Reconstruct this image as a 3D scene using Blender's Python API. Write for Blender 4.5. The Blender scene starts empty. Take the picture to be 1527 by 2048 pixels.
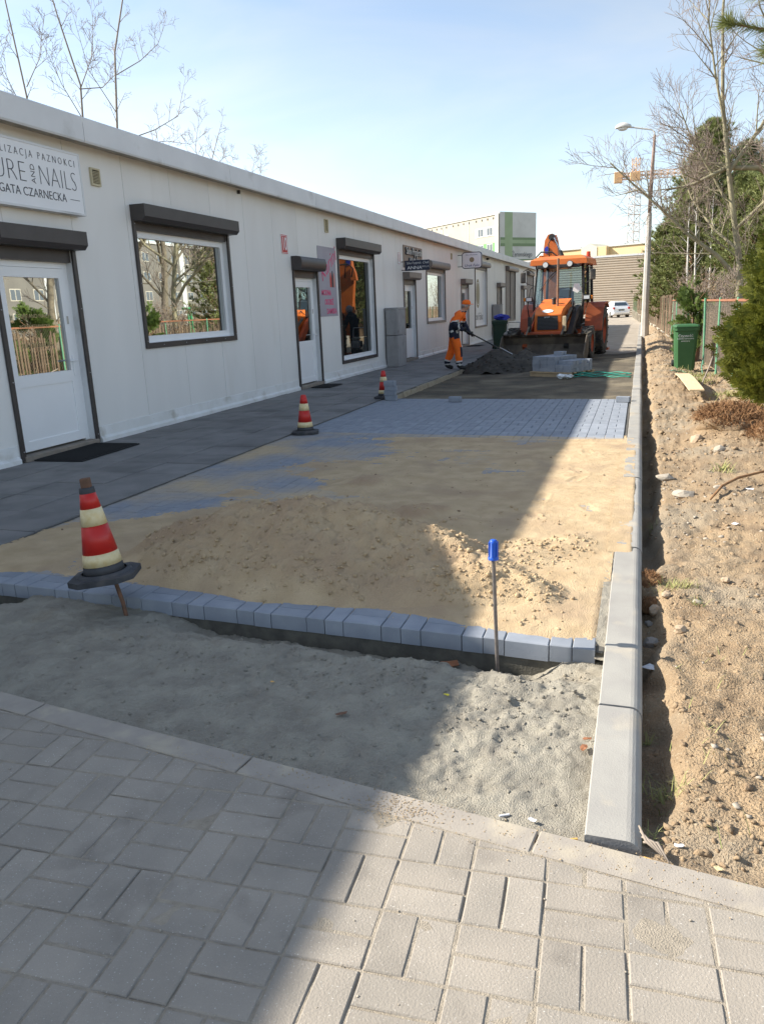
import bpy, bmesh, math, random
import numpy as np
from mathutils import Vector, Matrix, Quaternion

S = bpy.context.scene
C = S.collection
rnd = random.Random(7)
PI = math.pi

# ------------------------------------------------------------------ camera
cam_data = bpy.data.cameras.new('camera')
cam = bpy.data.objects.new('camera', cam_data)
C.objects.link(cam)
cam_data.sensor_fit = 'HORIZONTAL'
cam_data.sensor_width = 36.0
cam_data.lens = 36.0 * 1535.0 / 1527.0
cam_data.clip_start = 0.05
cam_data.clip_end = 4000.0
RX = [0.94988, 0.04251, -0.30971]
RY = [0.31009, -0.25368, 0.91624]
RZ = [-0.03962, -0.96635, -0.25415]
CAM_H = 1.47
cam.matrix_world = Matrix(((RX[0], -RX[1], -RX[2], 0.0),
                           (RY[0], -RY[1], -RY[2], 0.0),
                           (RZ[0], -RZ[1], -RZ[2], CAM_H),
                           (0, 0, 0, 1)))
S.camera = cam

# ------------------------------------------------------------------ light
SUN_EL = math.radians(34.3)
to_sun = Vector((-1.0, -0.11, 0.0)).normalized()
sun_vec = Vector((to_sun.x * math.cos(SUN_EL), to_sun.y * math.cos(SUN_EL), math.sin(SUN_EL)))
sun_data = bpy.data.lights.new('sun', 'SUN')
sun_data.energy = 5.0
sun_data.angle = math.radians(0.53)
sun_data.color = (1.0, 0.935, 0.83)
sun = bpy.data.objects.new('sun', sun_data)
C.objects.link(sun)
sun.rotation_euler = sun_vec.to_track_quat('Z', 'Y').to_euler()
sun.location = (-20, -2, 30)

world = bpy.data.worlds.new('World')
S.world = world
world.use_nodes = True
wn = world.node_tree.nodes
wl = world.node_tree.links
wn.clear()
w_out = wn.new('ShaderNodeOutputWorld')
w_bg = wn.new('ShaderNodeBackground')
w_sky = wn.new('ShaderNodeTexSky')
w_sky.sky_type = 'NISHITA'
w_sky.sun_disc = False
w_sky.sun_elevation = SUN_EL
# Blender's sky: rotation 0 puts the sun at +Y, positive turns towards +X
w_sky.sun_rotation = math.atan2(to_sun.x, to_sun.y)
w_sky.altitude = 50
w_sky.air_density = 1.0
w_sky.dust_density = 0.8
w_sky.ozone_density = 1.0
w_bg.inputs['Strength'].default_value = 0.124
# thin cirrus veil: streaks that whiten the sky a little, all the way round
tc = wn.new('ShaderNodeTexCoord')
mp = wn.new('ShaderNodeMapping')
mp.inputs['Scale'].default_value = (1.2, 2.2, 5.0)
mp.inputs['Rotation'].default_value = (0.2, 0.35, 0.5)
nz = wn.new('ShaderNodeTexNoise')
nz.inputs['Scale'].default_value = 1.6
nz.inputs['Detail'].default_value = 7
nz.inputs['Roughness'].default_value = 0.55
nz.inputs['Distortion'].default_value = 0.5
rp = wn.new('ShaderNodeMapRange')
rp.inputs['From Min'].default_value = 0.35
rp.inputs['From Max'].default_value = 0.75
rp.inputs['To Min'].default_value = 0.16
rp.inputs['To Max'].default_value = 0.72
bw = wn.new('ShaderNodeRGBToBW')
wh = wn.new('ShaderNodeMix')
wh.data_type = 'RGBA'
wh.blend_type = 'MULTIPLY'
wh.inputs[0].default_value = 1.0
wh.inputs[7].default_value = (1.20, 1.32, 1.44, 1)
mx = wn.new('ShaderNodeMix')
mx.data_type = 'RGBA'
wl.new(tc.outputs['Generated'], mp.inputs['Vector'])
wl.new(mp.outputs['Vector'], nz.inputs['Vector'])
wl.new(nz.outputs['Fac'], rp.inputs['Value'])
wl.new(rp.outputs['Result'], mx.inputs[0])
wl.new(w_sky.outputs['Color'], bw.inputs['Color'])
wl.new(bw.outputs['Val'], wh.inputs[6])
wl.new(w_sky.outputs['Color'], mx.inputs[6])
wl.new(wh.outputs[2], mx.inputs[7])
wl.new(mx.outputs[2], w_bg.inputs['Color'])
wl.new(w_bg.outputs['Background'], w_out.inputs['Surface'])

S.view_settings.view_transform = 'Standard'
S.view_settings.look = 'None'
S.view_settings.gamma = 1.0
S.view_settings.use_curve_mapping = False
S.view_settings.exposure = 0.95
S.render.engine = 'CYCLES'
S.cycles.max_bounces = 8
S.cycles.caustics_reflective = False
S.cycles.caustics_refractive = False
try:
    S.cycles.use_denoising = True
except Exception:
    pass

# ------------------------------------------------------------------ materials
MATS = {}


def mat(name, col, rough=0.8, col2=None, scale=8.0, detail=6.0, ramp=(0.35, 0.65), bump=0.0, bscale=60.0,
        bdist=0.004, metal=0.0, spec=0.4, obj_rand=0.0, dirt=None, dirt_scale=1.5, dirt_ramp=(0.5, 0.7),
        coat=0.0, emis=None, coords='Object', speck=None, speck_scale=180.0, speck_ramp=(0.66, 0.72), stretch=None):
    """Principled material: two-tone noise, optional dirt patches, specks, per-piece random value and bump."""
    m = bpy.data.materials.new(name)
    m.use_nodes = True
    nt = m.node_tree
    n, l = nt.nodes, nt.links
    b = n['Principled BSDF']
    b.inputs['Roughness'].default_value = rough
    b.inputs['Metallic'].default_value = metal
    b.inputs['Specular IOR Level'].default_value = spec
    if coat:
        b.inputs['Coat Weight'].default_value = coat
        b.inputs['Coat Roughness'].default_value = 0.08
    t = n.new('ShaderNodeTexCoord')
    if coords == 'World':
        g_ = n.new('ShaderNodeNewGeometry')
        vec = g_.outputs['Position']
    else:
        vec = t.outputs[coords]
    if stretch:
        mp_ = n.new('ShaderNodeMapping')
        mp_.inputs['Scale'].default_value = stretch
        l.new(vec, mp_.inputs['Vector'])
        vec = mp_.outputs['Vector']
    color = None

    def noise(sc, det, dist=0.0):
        q = n.new('ShaderNodeTexNoise')
        q.inputs['Scale'].default_value = sc
        q.inputs['Detail'].default_value = det
        q.inputs['Distortion'].default_value = dist
        l.new(vec, q.inputs['Vector'])
        return q.outputs['Fac']

    def ramp_(fac, lo, hi):
        r_ = n.new('ShaderNodeMapRange')
        r_.inputs['From Min'].default_value = lo
        r_.inputs['From Max'].default_value = hi
        l.new(fac, r_.inputs['Value'])
        return r_.outputs['Result']

    def mix(fac, a, c_):
        x = n.new('ShaderNodeMix')
        x.data_type = 'RGBA'
        l.new(fac, x.inputs[0])
        if isinstance(a, tuple):
            x.inputs[6].default_value = (*a, 1)
        else:
            l.new(a, x.inputs[6])
        if isinstance(c_, tuple):
            x.inputs[7].default_value = (*c_, 1)
        else:
            l.new(c_, x.inputs[7])
        return x.outputs[2]

    if col2 is not None:
        color = mix(ramp_(noise(scale, detail), *ramp), tuple(col), tuple(col2))
    if dirt is not None:
        color = mix(ramp_(noise(dirt_scale, 7, 0.3), *dirt_ramp), color if color is not None else tuple(col), tuple(dirt))
    if speck is not None:
        color = mix(ramp_(noise(speck_scale, 2), *speck_ramp), color if color is not None else tuple(col), tuple(speck))
    if obj_rand > 0:
        oi = n.new('ShaderNodeObjectInfo')
        mr = n.new('ShaderNodeMapRange')
        mr.inputs['To Min'].default_value = 1 - obj_rand
        mr.inputs['To Max'].default_value = 1 + obj_rand
        l.new(oi.outputs['Random'], mr.inputs['Value'])
        hv = n.new('ShaderNodeHueSaturation')
        l.new(mr.outputs['Result'], hv.inputs['Value'])
        if color is None:
            hv.inputs['Color'].default_value = (*col, 1)
        else:
            l.new(color, hv.inputs['Color'])
        color = hv.outputs['Color']
    if color is None:
        b.inputs['Base Color'].default_value = (*col, 1)
    else:
        l.new(color, b.inputs['Base Color'])
    if bump > 0:
        bp = n.new('ShaderNodeBump')
        bp.inputs['Strength'].default_value = bump
        bp.inputs['Distance'].default_value = bdist
        l.new(noise(bscale, 5), bp.inputs['Height'])
        l.new(bp.outputs['Normal'], b.inputs['Normal'])
    if emis is not None:
        b.inputs['Emission Color'].default_value = (*emis[0], 1)
        b.inputs['Emission Strength'].default_value = emis[1]
    MATS[name] = m
    return m


def glass_mat(name, tint, fac, rough=0.01):
    """Double glazing in front of a dark room: mostly mirror at a slant, dark otherwise."""
    m = bpy.data.materials.new(name)
    m.use_nodes = True
    nt = m.node_tree
    n, l = nt.nodes, nt.links
    n.remove(n['Principled BSDF'])
    d = n.new('ShaderNodeBsdfDiffuse')
    d.inputs['Color'].default_value = (*tint, 1)
    gl = n.new('ShaderNodeBsdfGlossy')
    gl.inputs['Roughness'].default_value = rough
    gl.inputs['Color'].default_value = (0.66, 0.69, 0.67, 1)
    lw = n.new('ShaderNodeFresnel')
    lw.inputs['IOR'].default_value = 1.6
    ad = n.new('ShaderNodeMath')
    ad.operation = 'ADD'
    ad.use_clamp = True
    ad.inputs[1].default_value = fac
    x = n.new('ShaderNodeMixShader')
    l.new(lw.outputs['Fac'], ad.inputs[0])
    l.new(ad.outputs['Value'], x.inputs['Fac'])
    l.new(d.outputs['BSDF'], x.inputs[1])
    l.new(gl.outputs['BSDF'], x.inputs[2])
    l.new(x.outputs['Shader'], n['Material Output'].inputs['Surface'])
    MATS[name] = m
    return m


def clear_glass(name, tint=(0.8, 0.9, 0.9), fac=0.06):
    """Thin see-through pane."""
    m = bpy.data.materials.new(name)
    m.use_nodes = True
    nt = m.node_tree
    n, l = nt.nodes, nt.links
    n.remove(n['Principled BSDF'])
    d = n.new('ShaderNodeBsdfTransparent')
    d.inputs['Color'].default_value = (*tint, 1)
    gl = n.new('ShaderNodeBsdfGlossy')
    gl.inputs['Roughness'].default_value = 0.02
    lw = n.new('ShaderNodeFresnel')
    lw.inputs['IOR'].default_value = 1.5
    ad = n.new('ShaderNodeMath')
    ad.operation = 'ADD'
    ad.use_clamp = True
    ad.inputs[1].default_value = fac
    x = n.new('ShaderNodeMixShader')
    l.new(lw.outputs['Fac'], ad.inputs[0])
    l.new(ad.outputs['Value'], x.inputs['Fac'])
    l.new(d.outputs['BSDF'], x.inputs[1])
    l.new(gl.outputs['BSDF'], x.inputs[2])
    l.new(x.outputs['Shader'], n['Material Output'].inputs['Surface'])
    MATS[name] = m
    return m


def leaf_mat(name, col, col2, rough=0.6, trans=0.25):
    m = bpy.data.materials.new(name)
    m.use_nodes = True
    nt = m.node_tree
    n, l = nt.nodes, nt.links
    b = n['Principled BSDF']
    b.inputs['Roughness'].default_value = rough
    b.inputs['Specular IOR Level'].default_value = 0.25
    g_ = n.new('ShaderNodeNewGeometry')
    q = n.new('ShaderNodeTexNoise')
    q.inputs['Scale'].default_value = 3.5
    q.inputs['Detail'].default_value = 4
    l.new(g_.outputs['Position'], q.inputs['Vector'])
    ad = n.new('ShaderNodeMath')
    ad.operation = 'MULTIPLY_ADD'
    ad.inputs[1].default_value = 0.55
    l.new(g_.outputs['Random Per Island'], ad.inputs[0])
    mr = n.new('ShaderNodeMapRange')
    mr.inputs['From Min'].default_value = 0.25
    mr.inputs['From Max'].default_value = 0.85
    mr.inputs['To Max'].default_value = 0.5
    l.new(q.outputs['Fac'], mr.inputs['Value'])
    l.new(mr.outputs['Result'], ad.inputs[2])
    x = n.new('ShaderNodeMix')
    x.data_type = 'RGBA'
    x.inputs[6].default_value = (*col, 1)
    x.inputs[7].default_value = (*col2, 1)
    l.new(ad.outputs['Value'], x.inputs[0])
    l.new(x.outputs[2], b.inputs['Base Color'])
    if trans > 0:
        tr = n.new('ShaderNodeBsdfTranslucent')
        l.new(x.outputs[2], tr.inputs['Color'])
        ms = n.new('ShaderNodeMixShader')
        ms.inputs['Fac'].default_value = trans
        l.new(b.outputs['BSDF'], ms.inputs[1])
        l.new(tr.outputs['BSDF'], ms.inputs[2])
        l.new(ms.outputs['Shader'], n['Material Output'].inputs['Surface'])
    MATS[name] = m
    return m


M = MATS
# ground
mat('old_paver', (0.345, 0.305, 0.255), 0.9, (0.29, 0.26, 0.22), 5, 8, bump=0.55, bscale=170, bdist=0.004, obj_rand=0.075,
    coords='World', dirt=(0.22, 0.195, 0.165), dirt_scale=4.5, dirt_ramp=(0.56, 0.74), speck=(0.56, 0.53, 0.48), speck_scale=190, speck_ramp=(0.66, 0.74))
mat('joint_sand', (0.37, 0.32, 0.25), 0.95, (0.29, 0.25, 0.195), 30, 6, bump=0.8, bscale=220, bdist=0.006, coords='World')
mat('edging', (0.37, 0.33, 0.28), 0.9, (0.32, 0.285, 0.245), 9, 8, bump=0.5, bscale=200, bdist=0.003, obj_rand=0.05, coords='World',
    dirt=(0.47, 0.41, 0.31), dirt_scale=5, dirt_ramp=(0.55, 0.7))
mat('kerb_concrete', (0.36, 0.345, 0.31), 0.88, (0.31, 0.295, 0.27), 6, 8, bump=0.5, bscale=230, bdist=0.003, obj_rand=0.05,
    coords='World', speck=(0.24, 0.23, 0.22), speck_scale=120, speck_ramp=(0.70, 0.74), dirt=(0.52, 0.44, 0.32), dirt_scale=3, dirt_ramp=(0.58, 0.74))
mat('kerb_cut', (0.17, 0.17, 0.175), 0.8, (0.22, 0.22, 0.22), 30, 5, bump=0.4, bscale=150)
mat('grey_sand', (0.43, 0.395, 0.32), 0.97, (0.33, 0.30, 0.245), 7, 9, bump=1.0, bscale=210, bdist=0.014, coords='World',
    dirt=(0.36, 0.29, 0.20), dirt_scale=2.2, dirt_ramp=(0.62, 0.78), speck=(0.52, 0.50, 0.46), speck_scale=240, speck_ramp=(0.66, 0.73))
mat('yellow_sand', (0.60, 0.452, 0.275), 0.97, (0.50, 0.365, 0.215), 6, 9, bump=1.0, bscale=160, bdist=0.010, coords='World',
    dirt=(0.44, 0.32, 0.205), dirt_scale=1.9, dirt_ramp=(0.52, 0.72))
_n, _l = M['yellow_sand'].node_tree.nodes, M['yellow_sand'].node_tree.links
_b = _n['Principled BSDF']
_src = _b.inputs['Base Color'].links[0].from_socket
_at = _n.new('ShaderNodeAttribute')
_at.attribute_name = 'damp_and_shade'  # mixes in brown for damp sand and for shade painted on the heap
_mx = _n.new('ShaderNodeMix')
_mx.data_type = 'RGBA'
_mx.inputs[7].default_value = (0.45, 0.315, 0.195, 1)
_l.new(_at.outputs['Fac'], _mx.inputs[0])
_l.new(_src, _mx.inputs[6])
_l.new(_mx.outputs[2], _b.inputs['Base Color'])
mat('mortar_bed', (0.16, 0.15, 0.12), 0.95, (0.10, 0.095, 0.08), 14, 7, bump=0.8, bscale=90, coords='World')
mat('new_block', (0.29, 0.315, 0.355), 0.85, (0.24, 0.265, 0.305), 8, 6, bump=0.45, bscale=220, bdist=0.003, obj_rand=0.10, coords='World')
mat('new_block_dusty', (0.28, 0.30, 0.335), 0.85, (0.235, 0.255, 0.29), 8, 6, bump=0.45, bscale=220, bdist=0.003, obj_rand=0.08, coords='World', dirt=(0.50, 0.385, 0.245), dirt_scale=1.1, dirt_ramp=(0.38, 0.66))
mat('slab', (0.245, 0.235, 0.225), 0.92, (0.20, 0.195, 0.19), 4, 8, bump=0.5, bscale=140, bdist=0.004, obj_rand=0.09, coords='World',
    dirt=(0.155, 0.15, 0.145), dirt_scale=1.6, dirt_ramp=(0.5, 0.68))
mat('slab_joint', (0.10, 0.095, 0.085), 0.95)
mat('slab_edge', (0.42, 0.36, 0.27), 0.95, (0.33, 0.28, 0.2), 12, bump=0.6, bscale=90)
mat('dark_bed', (0.135, 0.11, 0.075), 0.97, (0.08, 0.068, 0.05), 2.5, 9, bump=0.9, bscale=60, bdist=0.012, coords='World',
    dirt=(0.22, 0.185, 0.125), dirt_scale=1.0, dirt_ramp=(0.5, 0.7))
mat('soil', (0.40, 0.29, 0.175), 0.97, (0.27, 0.19, 0.115), 3.0, 9, bump=1.0, bscale=110, bdist=0.018, coords='World',
    dirt=(0.33, 0.265, 0.185), dirt_scale=1.4, dirt_ramp=(0.48, 0.64), speck=(0.44, 0.36, 0.25), speck_scale=70, speck_ramp=(0.62, 0.72))
mat('clod', (0.37, 0.27, 0.165), 0.97, (0.25, 0.175, 0.11), 9, 6, bump=0.8, bscale=90, bdist=0.01, coords='World')
mat('rubble', (0.42, 0.37, 0.30), 0.92, (0.31, 0.265, 0.21), 7, 6, bump=0.6, bscale=70, coords='World')
mat('stone_tan', (0.48, 0.36, 0.24), 0.75, (0.38, 0.29, 0.2), 14, bump=0.3)
mat('stone_grey', (0.42, 0.385, 0.34), 0.8, (0.30, 0.28, 0.25), 14, bump=0.4)
mat('gravel_pile', (0.085, 0.075, 0.062), 0.97, (0.05, 0.046, 0.04), 5, 8, bump=1.0, bscale=40, bdist=0.02, coords='World')
mat('dirt_road', (0.40, 0.35, 0.285), 0.97, (0.31, 0.265, 0.21), 1.2, 9, bump=0.6, bscale=30, bdist=0.02, coords='World')
mat('far_ground', (0.20, 0.19, 0.10), 0.97, (0.27, 0.21, 0.13), 0.3, 9, coords='World')
mat('dry_grass', (0.40, 0.36, 0.16), 0.9, (0.26, 0.30, 0.09), 3)
mat('root', (0.20, 0.10, 0.045), 0.95, (0.30, 0.17, 0.08), 20)
# building
mat('panel', (0.785, 0.775, 0.75), 0.5, (0.735, 0.725, 0.70), 1.2, 5, spec=0.35, coords='World', dirt=(0.70, 0.68, 0.645), dirt_scale=2.2, dirt_ramp=(0.56, 0.86), obj_rand=0.025, stretch=(1, 1.1, 0.3))
mat('panel_joint', (0.30, 0.29, 0.27), 0.8)
mat('fascia', (0.70, 0.71, 0.72), 0.45, (0.64, 0.65, 0.66), 2, spec=0.4, coords='World', obj_rand=0.03, dirt=(0.46, 0.46, 0.45), dirt_scale=2.5, dirt_ramp=(0.6, 0.8))
mat('soffit', (0.50, 0.47, 0.42), 0.7, (0.38, 0.36, 0.32), 3, coords='World')
mat('flashing', (0.78, 0.785, 0.78), 0.45, (0.70, 0.70, 0.68), 4, coords='World', dirt=(0.42, 0.39, 0.33), dirt_scale=3, dirt_ramp=(0.58, 0.8))
mat('brown_metal', (0.045, 0.038, 0.036), 0.42, (0.055, 0.047, 0.045), 6, spec=0.5)
mat('brown_metal_b', (0.18, 0.15, 0.135), 0.45, (0.15, 0.125, 0.115), 5, spec=0.5)
mat('shutter_slat', (0.28, 0.245, 0.225), 0.5, (0.24, 0.21, 0.19), 5, spec=0.4)
mat('pvc', (0.86, 0.87, 0.88), 0.32, (0.83, 0.84, 0.85), 2, spec=0.5)
mat('pvc_shadow', (0.10, 0.10, 0.10), 0.6)
mat('roof_felt', (0.12, 0.12, 0.12), 0.9)
glass_mat('glass', (0.012, 0.014, 0.014), 0.12)
glass_mat('glass_far', (0.05, 0.06, 0.07), 0.25)
clear_glass('clear_glass', (0.62, 0.74, 0.76), 0.05)
mat('vent', (0.55, 0.49, 0.33), 0.6, (0.5, 0.44, 0.3), 10)
mat('vent_dark', (0.03, 0.028, 0.025), 0.8)
mat('steel', (0.45, 0.45, 0.45), 0.35, metal=0.9)
mat('sign_white', (0.80, 0.81, 0.83), 0.35, (0.77, 0.78, 0.80), 3, spec=0.4)
mat('ink', (0.03, 0.035, 0.05), 0.5)
mat('ink_blue', (0.035, 0.03, 0.16), 0.5)
mat('gold', (0.55, 0.42, 0.20), 0.45)
mat('gold_dark', (0.30, 0.25, 0.15), 0.5)
mat('sign_red', (0.50, 0.035, 0.03), 0.45)
mat('poster_grey', (0.36, 0.35, 0.40), 0.5, (0.33, 0.31, 0.36), 2)
mat('pink', (0.68, 0.05, 0.18), 0.5)
mat('pale_red', (0.55, 0.25, 0.22), 0.6)
mat('navy_sign', (0.022, 0.028, 0.055), 0.35)
mat('sign_brown', (0.23, 0.18, 0.14), 0.6, (0.3, 0.24, 0.19), 3)
mat('cabinet', (0.33, 0.325, 0.325), 0.7, (0.28, 0.275, 0.275), 5, dirt=(0.20, 0.19, 0.19), dirt_scale=3, dirt_ramp=(0.58, 0.75), bump=0.2, bscale=40)
mat('rubber_mat', (0.018, 0.018, 0.019), 0.85, bump=0.7, bscale=140, bdist=0.006)
mat('door_step', (0.30, 0.25, 0.20), 0.85, (0.22, 0.19, 0.16), 8, bump=0.3)

# vehicles, street things, plants
mat('cone_red', (0.60, 0.025, 0.018), 0.42, (0.48, 0.02, 0.015), 9, spec=0.5, dirt=(0.34, 0.06, 0.04), dirt_scale=6, dirt_ramp=(0.6, 0.8))
mat('cone_band', (0.70, 0.55, 0.27), 0.4, (0.78, 0.66, 0.40), 30, spec=0.6, bump=0.4, bscale=160)
mat('cone_black', (0.035, 0.037, 0.042), 0.75, (0.07, 0.07, 0.075), 6, bump=0.2, dirt=(0.16, 0.14, 0.12), dirt_scale=5, dirt_ramp=(0.58, 0.8))
mat('rust', (0.13, 0.075, 0.05), 0.85, (0.20, 0.10, 0.06), 25, bump=0.3)
mat('rebar', (0.17, 0.15, 0.14), 0.6, (0.25, 0.22, 0.2), 40, metal=0.5)
mat('blue_plastic', (0.012, 0.09, 0.50), 0.4, spec=0.5)
mat('bin_green', (0.035, 0.115, 0.04), 0.5, (0.045, 0.135, 0.05), 3, spec=0.45, dirt=(0.09, 0.15, 0.07), dirt_scale=2, dirt_ramp=(0.55, 0.8))
mat('bin_dark', (0.02, 0.05, 0.03), 0.55)
mat('black_rubber', (0.025, 0.025, 0.025), 0.85, (0.045, 0.042, 0.04), 8, bump=0.3)
mat('tyre', (0.035, 0.034, 0.033), 0.9, (0.10, 0.09, 0.075), 6, bump=0.3, dirt=(0.16, 0.135, 0.10), dirt_scale=3, dirt_ramp=(0.5, 0.7))
mat('orange_paint', (0.74, 0.19, 0.035), 0.42, (0.66, 0.16, 0.03), 3, spec=0.5, dirt=(0.36, 0.10, 0.04), dirt_scale=2.4, dirt_ramp=(0.58, 0.8))
mat('orange_faded', (0.50, 0.10, 0.03), 0.5, (0.42, 0.08, 0.028), 4, dirt=(0.20, 0.07, 0.04), dirt_scale=3, dirt_ramp=(0.52, 0.75))
mat('machine_black', (0.022, 0.023, 0.025), 0.6, (0.04, 0.038, 0.035), 6, dirt=(0.12, 0.10, 0.08), dirt_scale=4, dirt_ramp=(0.55, 0.75))
mat('bucket_steel', (0.085, 0.07, 0.058), 0.75, (0.13, 0.105, 0.08), 5, bump=0.4, bscale=30, dirt=(0.19, 0.155, 0.11), dirt_scale=2.5, dirt_ramp=(0.5, 0.7))
mat('chrome', (0.6, 0.6, 0.6), 0.2, metal=1.0)
mat('lamp_lens', (0.75, 0.76, 0.74), 0.15, spec=0.7)
mat('amber', (0.75, 0.22, 0.02), 0.3)
mat('beacon', (0.55, 0.06, 0.02), 0.35)
mat('exhaust', (0.22, 0.11, 0.07), 0.7, (0.3, 0.17, 0.1), 20)
mat('seat_grey', (0.10, 0.105, 0.115), 0.8)
mat('sticker_blue', (0.03, 0.05, 0.42), 0.45)
mat('sticker_white', (0.78, 0.79, 0.77), 0.45)
mat('hi_orange', (0.95, 0.17, 0.015), 0.8, (0.85, 0.145, 0.012), 9, bump=0.3, bscale=14, bdist=0.02)
mat('navy_cloth', (0.012, 0.014, 0.028), 0.9, (0.02, 0.022, 0.04), 9, bump=0.3, bscale=14, bdist=0.02)
mat('reflective', (0.55, 0.55, 0.53), 0.45)
mat('skin', (0.50, 0.27, 0.19), 0.6)
mat('hair_grey', (0.30, 0.29, 0.28), 0.9)
mat('boot', (0.02, 0.02, 0.02), 0.7)
mat('eye', (0.02, 0.015, 0.012), 0.3)
mat('grey_hood', (0.34, 0.33, 0.37), 0.85)
mat('wood_handle', (0.20, 0.13, 0.08), 0.7)
mat('board', (0.66, 0.52, 0.33), 0.8, (0.58, 0.45, 0.28), 3, stretch=(14, 1.5, 14), bump=0.2, bscale=20)
mat('pallet_wood', (0.50, 0.38, 0.23), 0.85, (0.42, 0.31, 0.19), 6)
mat('film', (0.70, 0.74, 0.76), 0.2, spec=0.7)
mat('green_strap', (0.05, 0.30, 0.22), 0.6)
mat('hose_green', (0.16, 0.36, 0.25), 0.6)
mat('fence_green', (0.10, 0.30, 0.17), 0.6, (0.16, 0.36, 0.22), 9)
mat('fence_slat', (0.15, 0.10, 0.065), 0.9, (0.22, 0.155, 0.10), 4, obj_rand=0.3, bump=0.3)
mat('fence_slat_green', (0.09, 0.15, 0.075), 0.9, (0.13, 0.12, 0.07), 4, obj_rand=0.25)
mat('fence_rail', (0.30, 0.13, 0.07), 0.85, (0.24, 0.10, 0.055), 9)
mat('wire', (0.22, 0.19, 0.15), 0.7)
mat('footing', (0.46, 0.42, 0.34), 0.95, (0.36, 0.31, 0.24), 4, bump=0.6, bscale=25)
mat('lamp_concrete', (0.50, 0.47, 0.42), 0.9, (0.42, 0.39, 0.35), 3, bump=0.4, bscale=50, dirt=(0.30, 0.27, 0.23), dirt_scale=2, dirt_ramp=(0.6, 0.8))
mat('lamp_rust', (0.22, 0.15, 0.12), 0.8, (0.30, 0.22, 0.18), 10)
mat('lamp_head', (0.66, 0.65, 0.60), 0.4)
mat('car_white', (0.80, 0.81, 0.82), 0.3, coat=0.6, spec=0.5)
mat('tail_red', (0.45, 0.02, 0.02), 0.25)
mat('crane_yellow_hazed', (0.66, 0.40, 0.20), 0.6)  # crane colour made paler to stand in for distance haze
mat('crane_grey', (0.58, 0.52, 0.48), 0.8)
mat('pane_far', (0.10, 0.12, 0.14), 0.15)
mat('block_cream', (0.46, 0.425, 0.355), 0.9, (0.42, 0.39, 0.325), 0.6)
mat('block_plain', (0.17, 0.16, 0.14), 0.9, (0.14, 0.132, 0.118), 0.3)
mat('block_white', (0.60, 0.60, 0.58), 0.9)
mat('block_grey', (0.55, 0.56, 0.55), 0.9, (0.47, 0.48, 0.47), 0.25, dirt=(0.40, 0.41, 0.40), dirt_scale=0.3, dirt_ramp=(0.55, 0.75))
mat('block_green', (0.27, 0.35, 0.22), 0.9, (0.31, 0.39, 0.26), 0.4)
mat('block_green_dark', (0.17, 0.24, 0.14), 0.9)
mat('block_green_panel', (0.16, 0.34, 0.14), 0.8)
mat('yellow_wall', (0.78, 0.59, 0.33), 0.9, (0.75, 0.56, 0.31), 0.5)
mat('cream_wall', (0.78, 0.70, 0.52), 0.9)
mat('ribbed', (0.47, 0.39, 0.30), 0.6, (0.43, 0.36, 0.28), 1.0)
mat('bark', (0.22, 0.185, 0.13), 0.95, (0.14, 0.12, 0.09), 9, bump=0.7, bscale=25, bdist=0.02)
mat('bark_green', (0.34, 0.31, 0.19), 0.95, (0.24, 0.21, 0.14), 6, bump=0.6, bscale=25, bdist=0.02)
mat('twig', (0.31, 0.25, 0.20), 0.9, (0.23, 0.18, 0.15), 3)
mat('twig_pale', (0.36, 0.30, 0.24), 0.9, (0.28, 0.23, 0.185), 3)
mat('bark_pine', (0.30, 0.17, 0.09), 0.95, (0.16, 0.10, 0.07), 6, bump=0.7, bscale=20, bdist=0.03)
mat('birch', (0.66, 0.63, 0.58), 0.85, (0.5, 0.47, 0.43), 4, dirt=(0.10, 0.09, 0.08), dirt_scale=6, dirt_ramp=(0.62, 0.7))
leaf_mat('thuja', (0.055, 0.078, 0.012), (0.24, 0.24, 0.038), 0.6, 0.3)
leaf_mat('thuja_dark', (0.05, 0.09, 0.02), (0.14, 0.19, 0.04), 0.6, 0.25)
leaf_mat('pine_needle', (0.13, 0.17, 0.05), (0.33, 0.34, 0.14), 0.6, 0.2)
leaf_mat('pine_needle_blue', (0.11, 0.16, 0.065), (0.27, 0.31, 0.15), 0.6, 0.2)
leaf_mat('brown_scrub', (0.14, 0.095, 0.06), (0.26, 0.19, 0.11), 0.8, 0.15)
mat('litter_white', (0.75, 0.76, 0.78), 0.6, (0.6, 0.6, 0.62), 12)
mat('butt_orange', (0.70, 0.42, 0.12), 0.7)
mat('dry_leaf', (0.24, 0.09, 0.045), 0.8, (0.32, 0.15, 0.07), 20)
mat('yellow_bit', (0.70, 0.60, 0.05), 0.5)
mat('asphalt', (0.09, 0.09, 0.09), 0.9)
mat('play_green', (0.06, 0.32, 0.14), 0.5)
mat('play_orange', (0.62, 0.14, 0.03), 0.5)

# ------------------------------------------------------------------ mesh helpers


def link(o, parent=None):
    C.objects.link(o)
    if parent is not None:
        o.parent = parent
    return o


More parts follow.
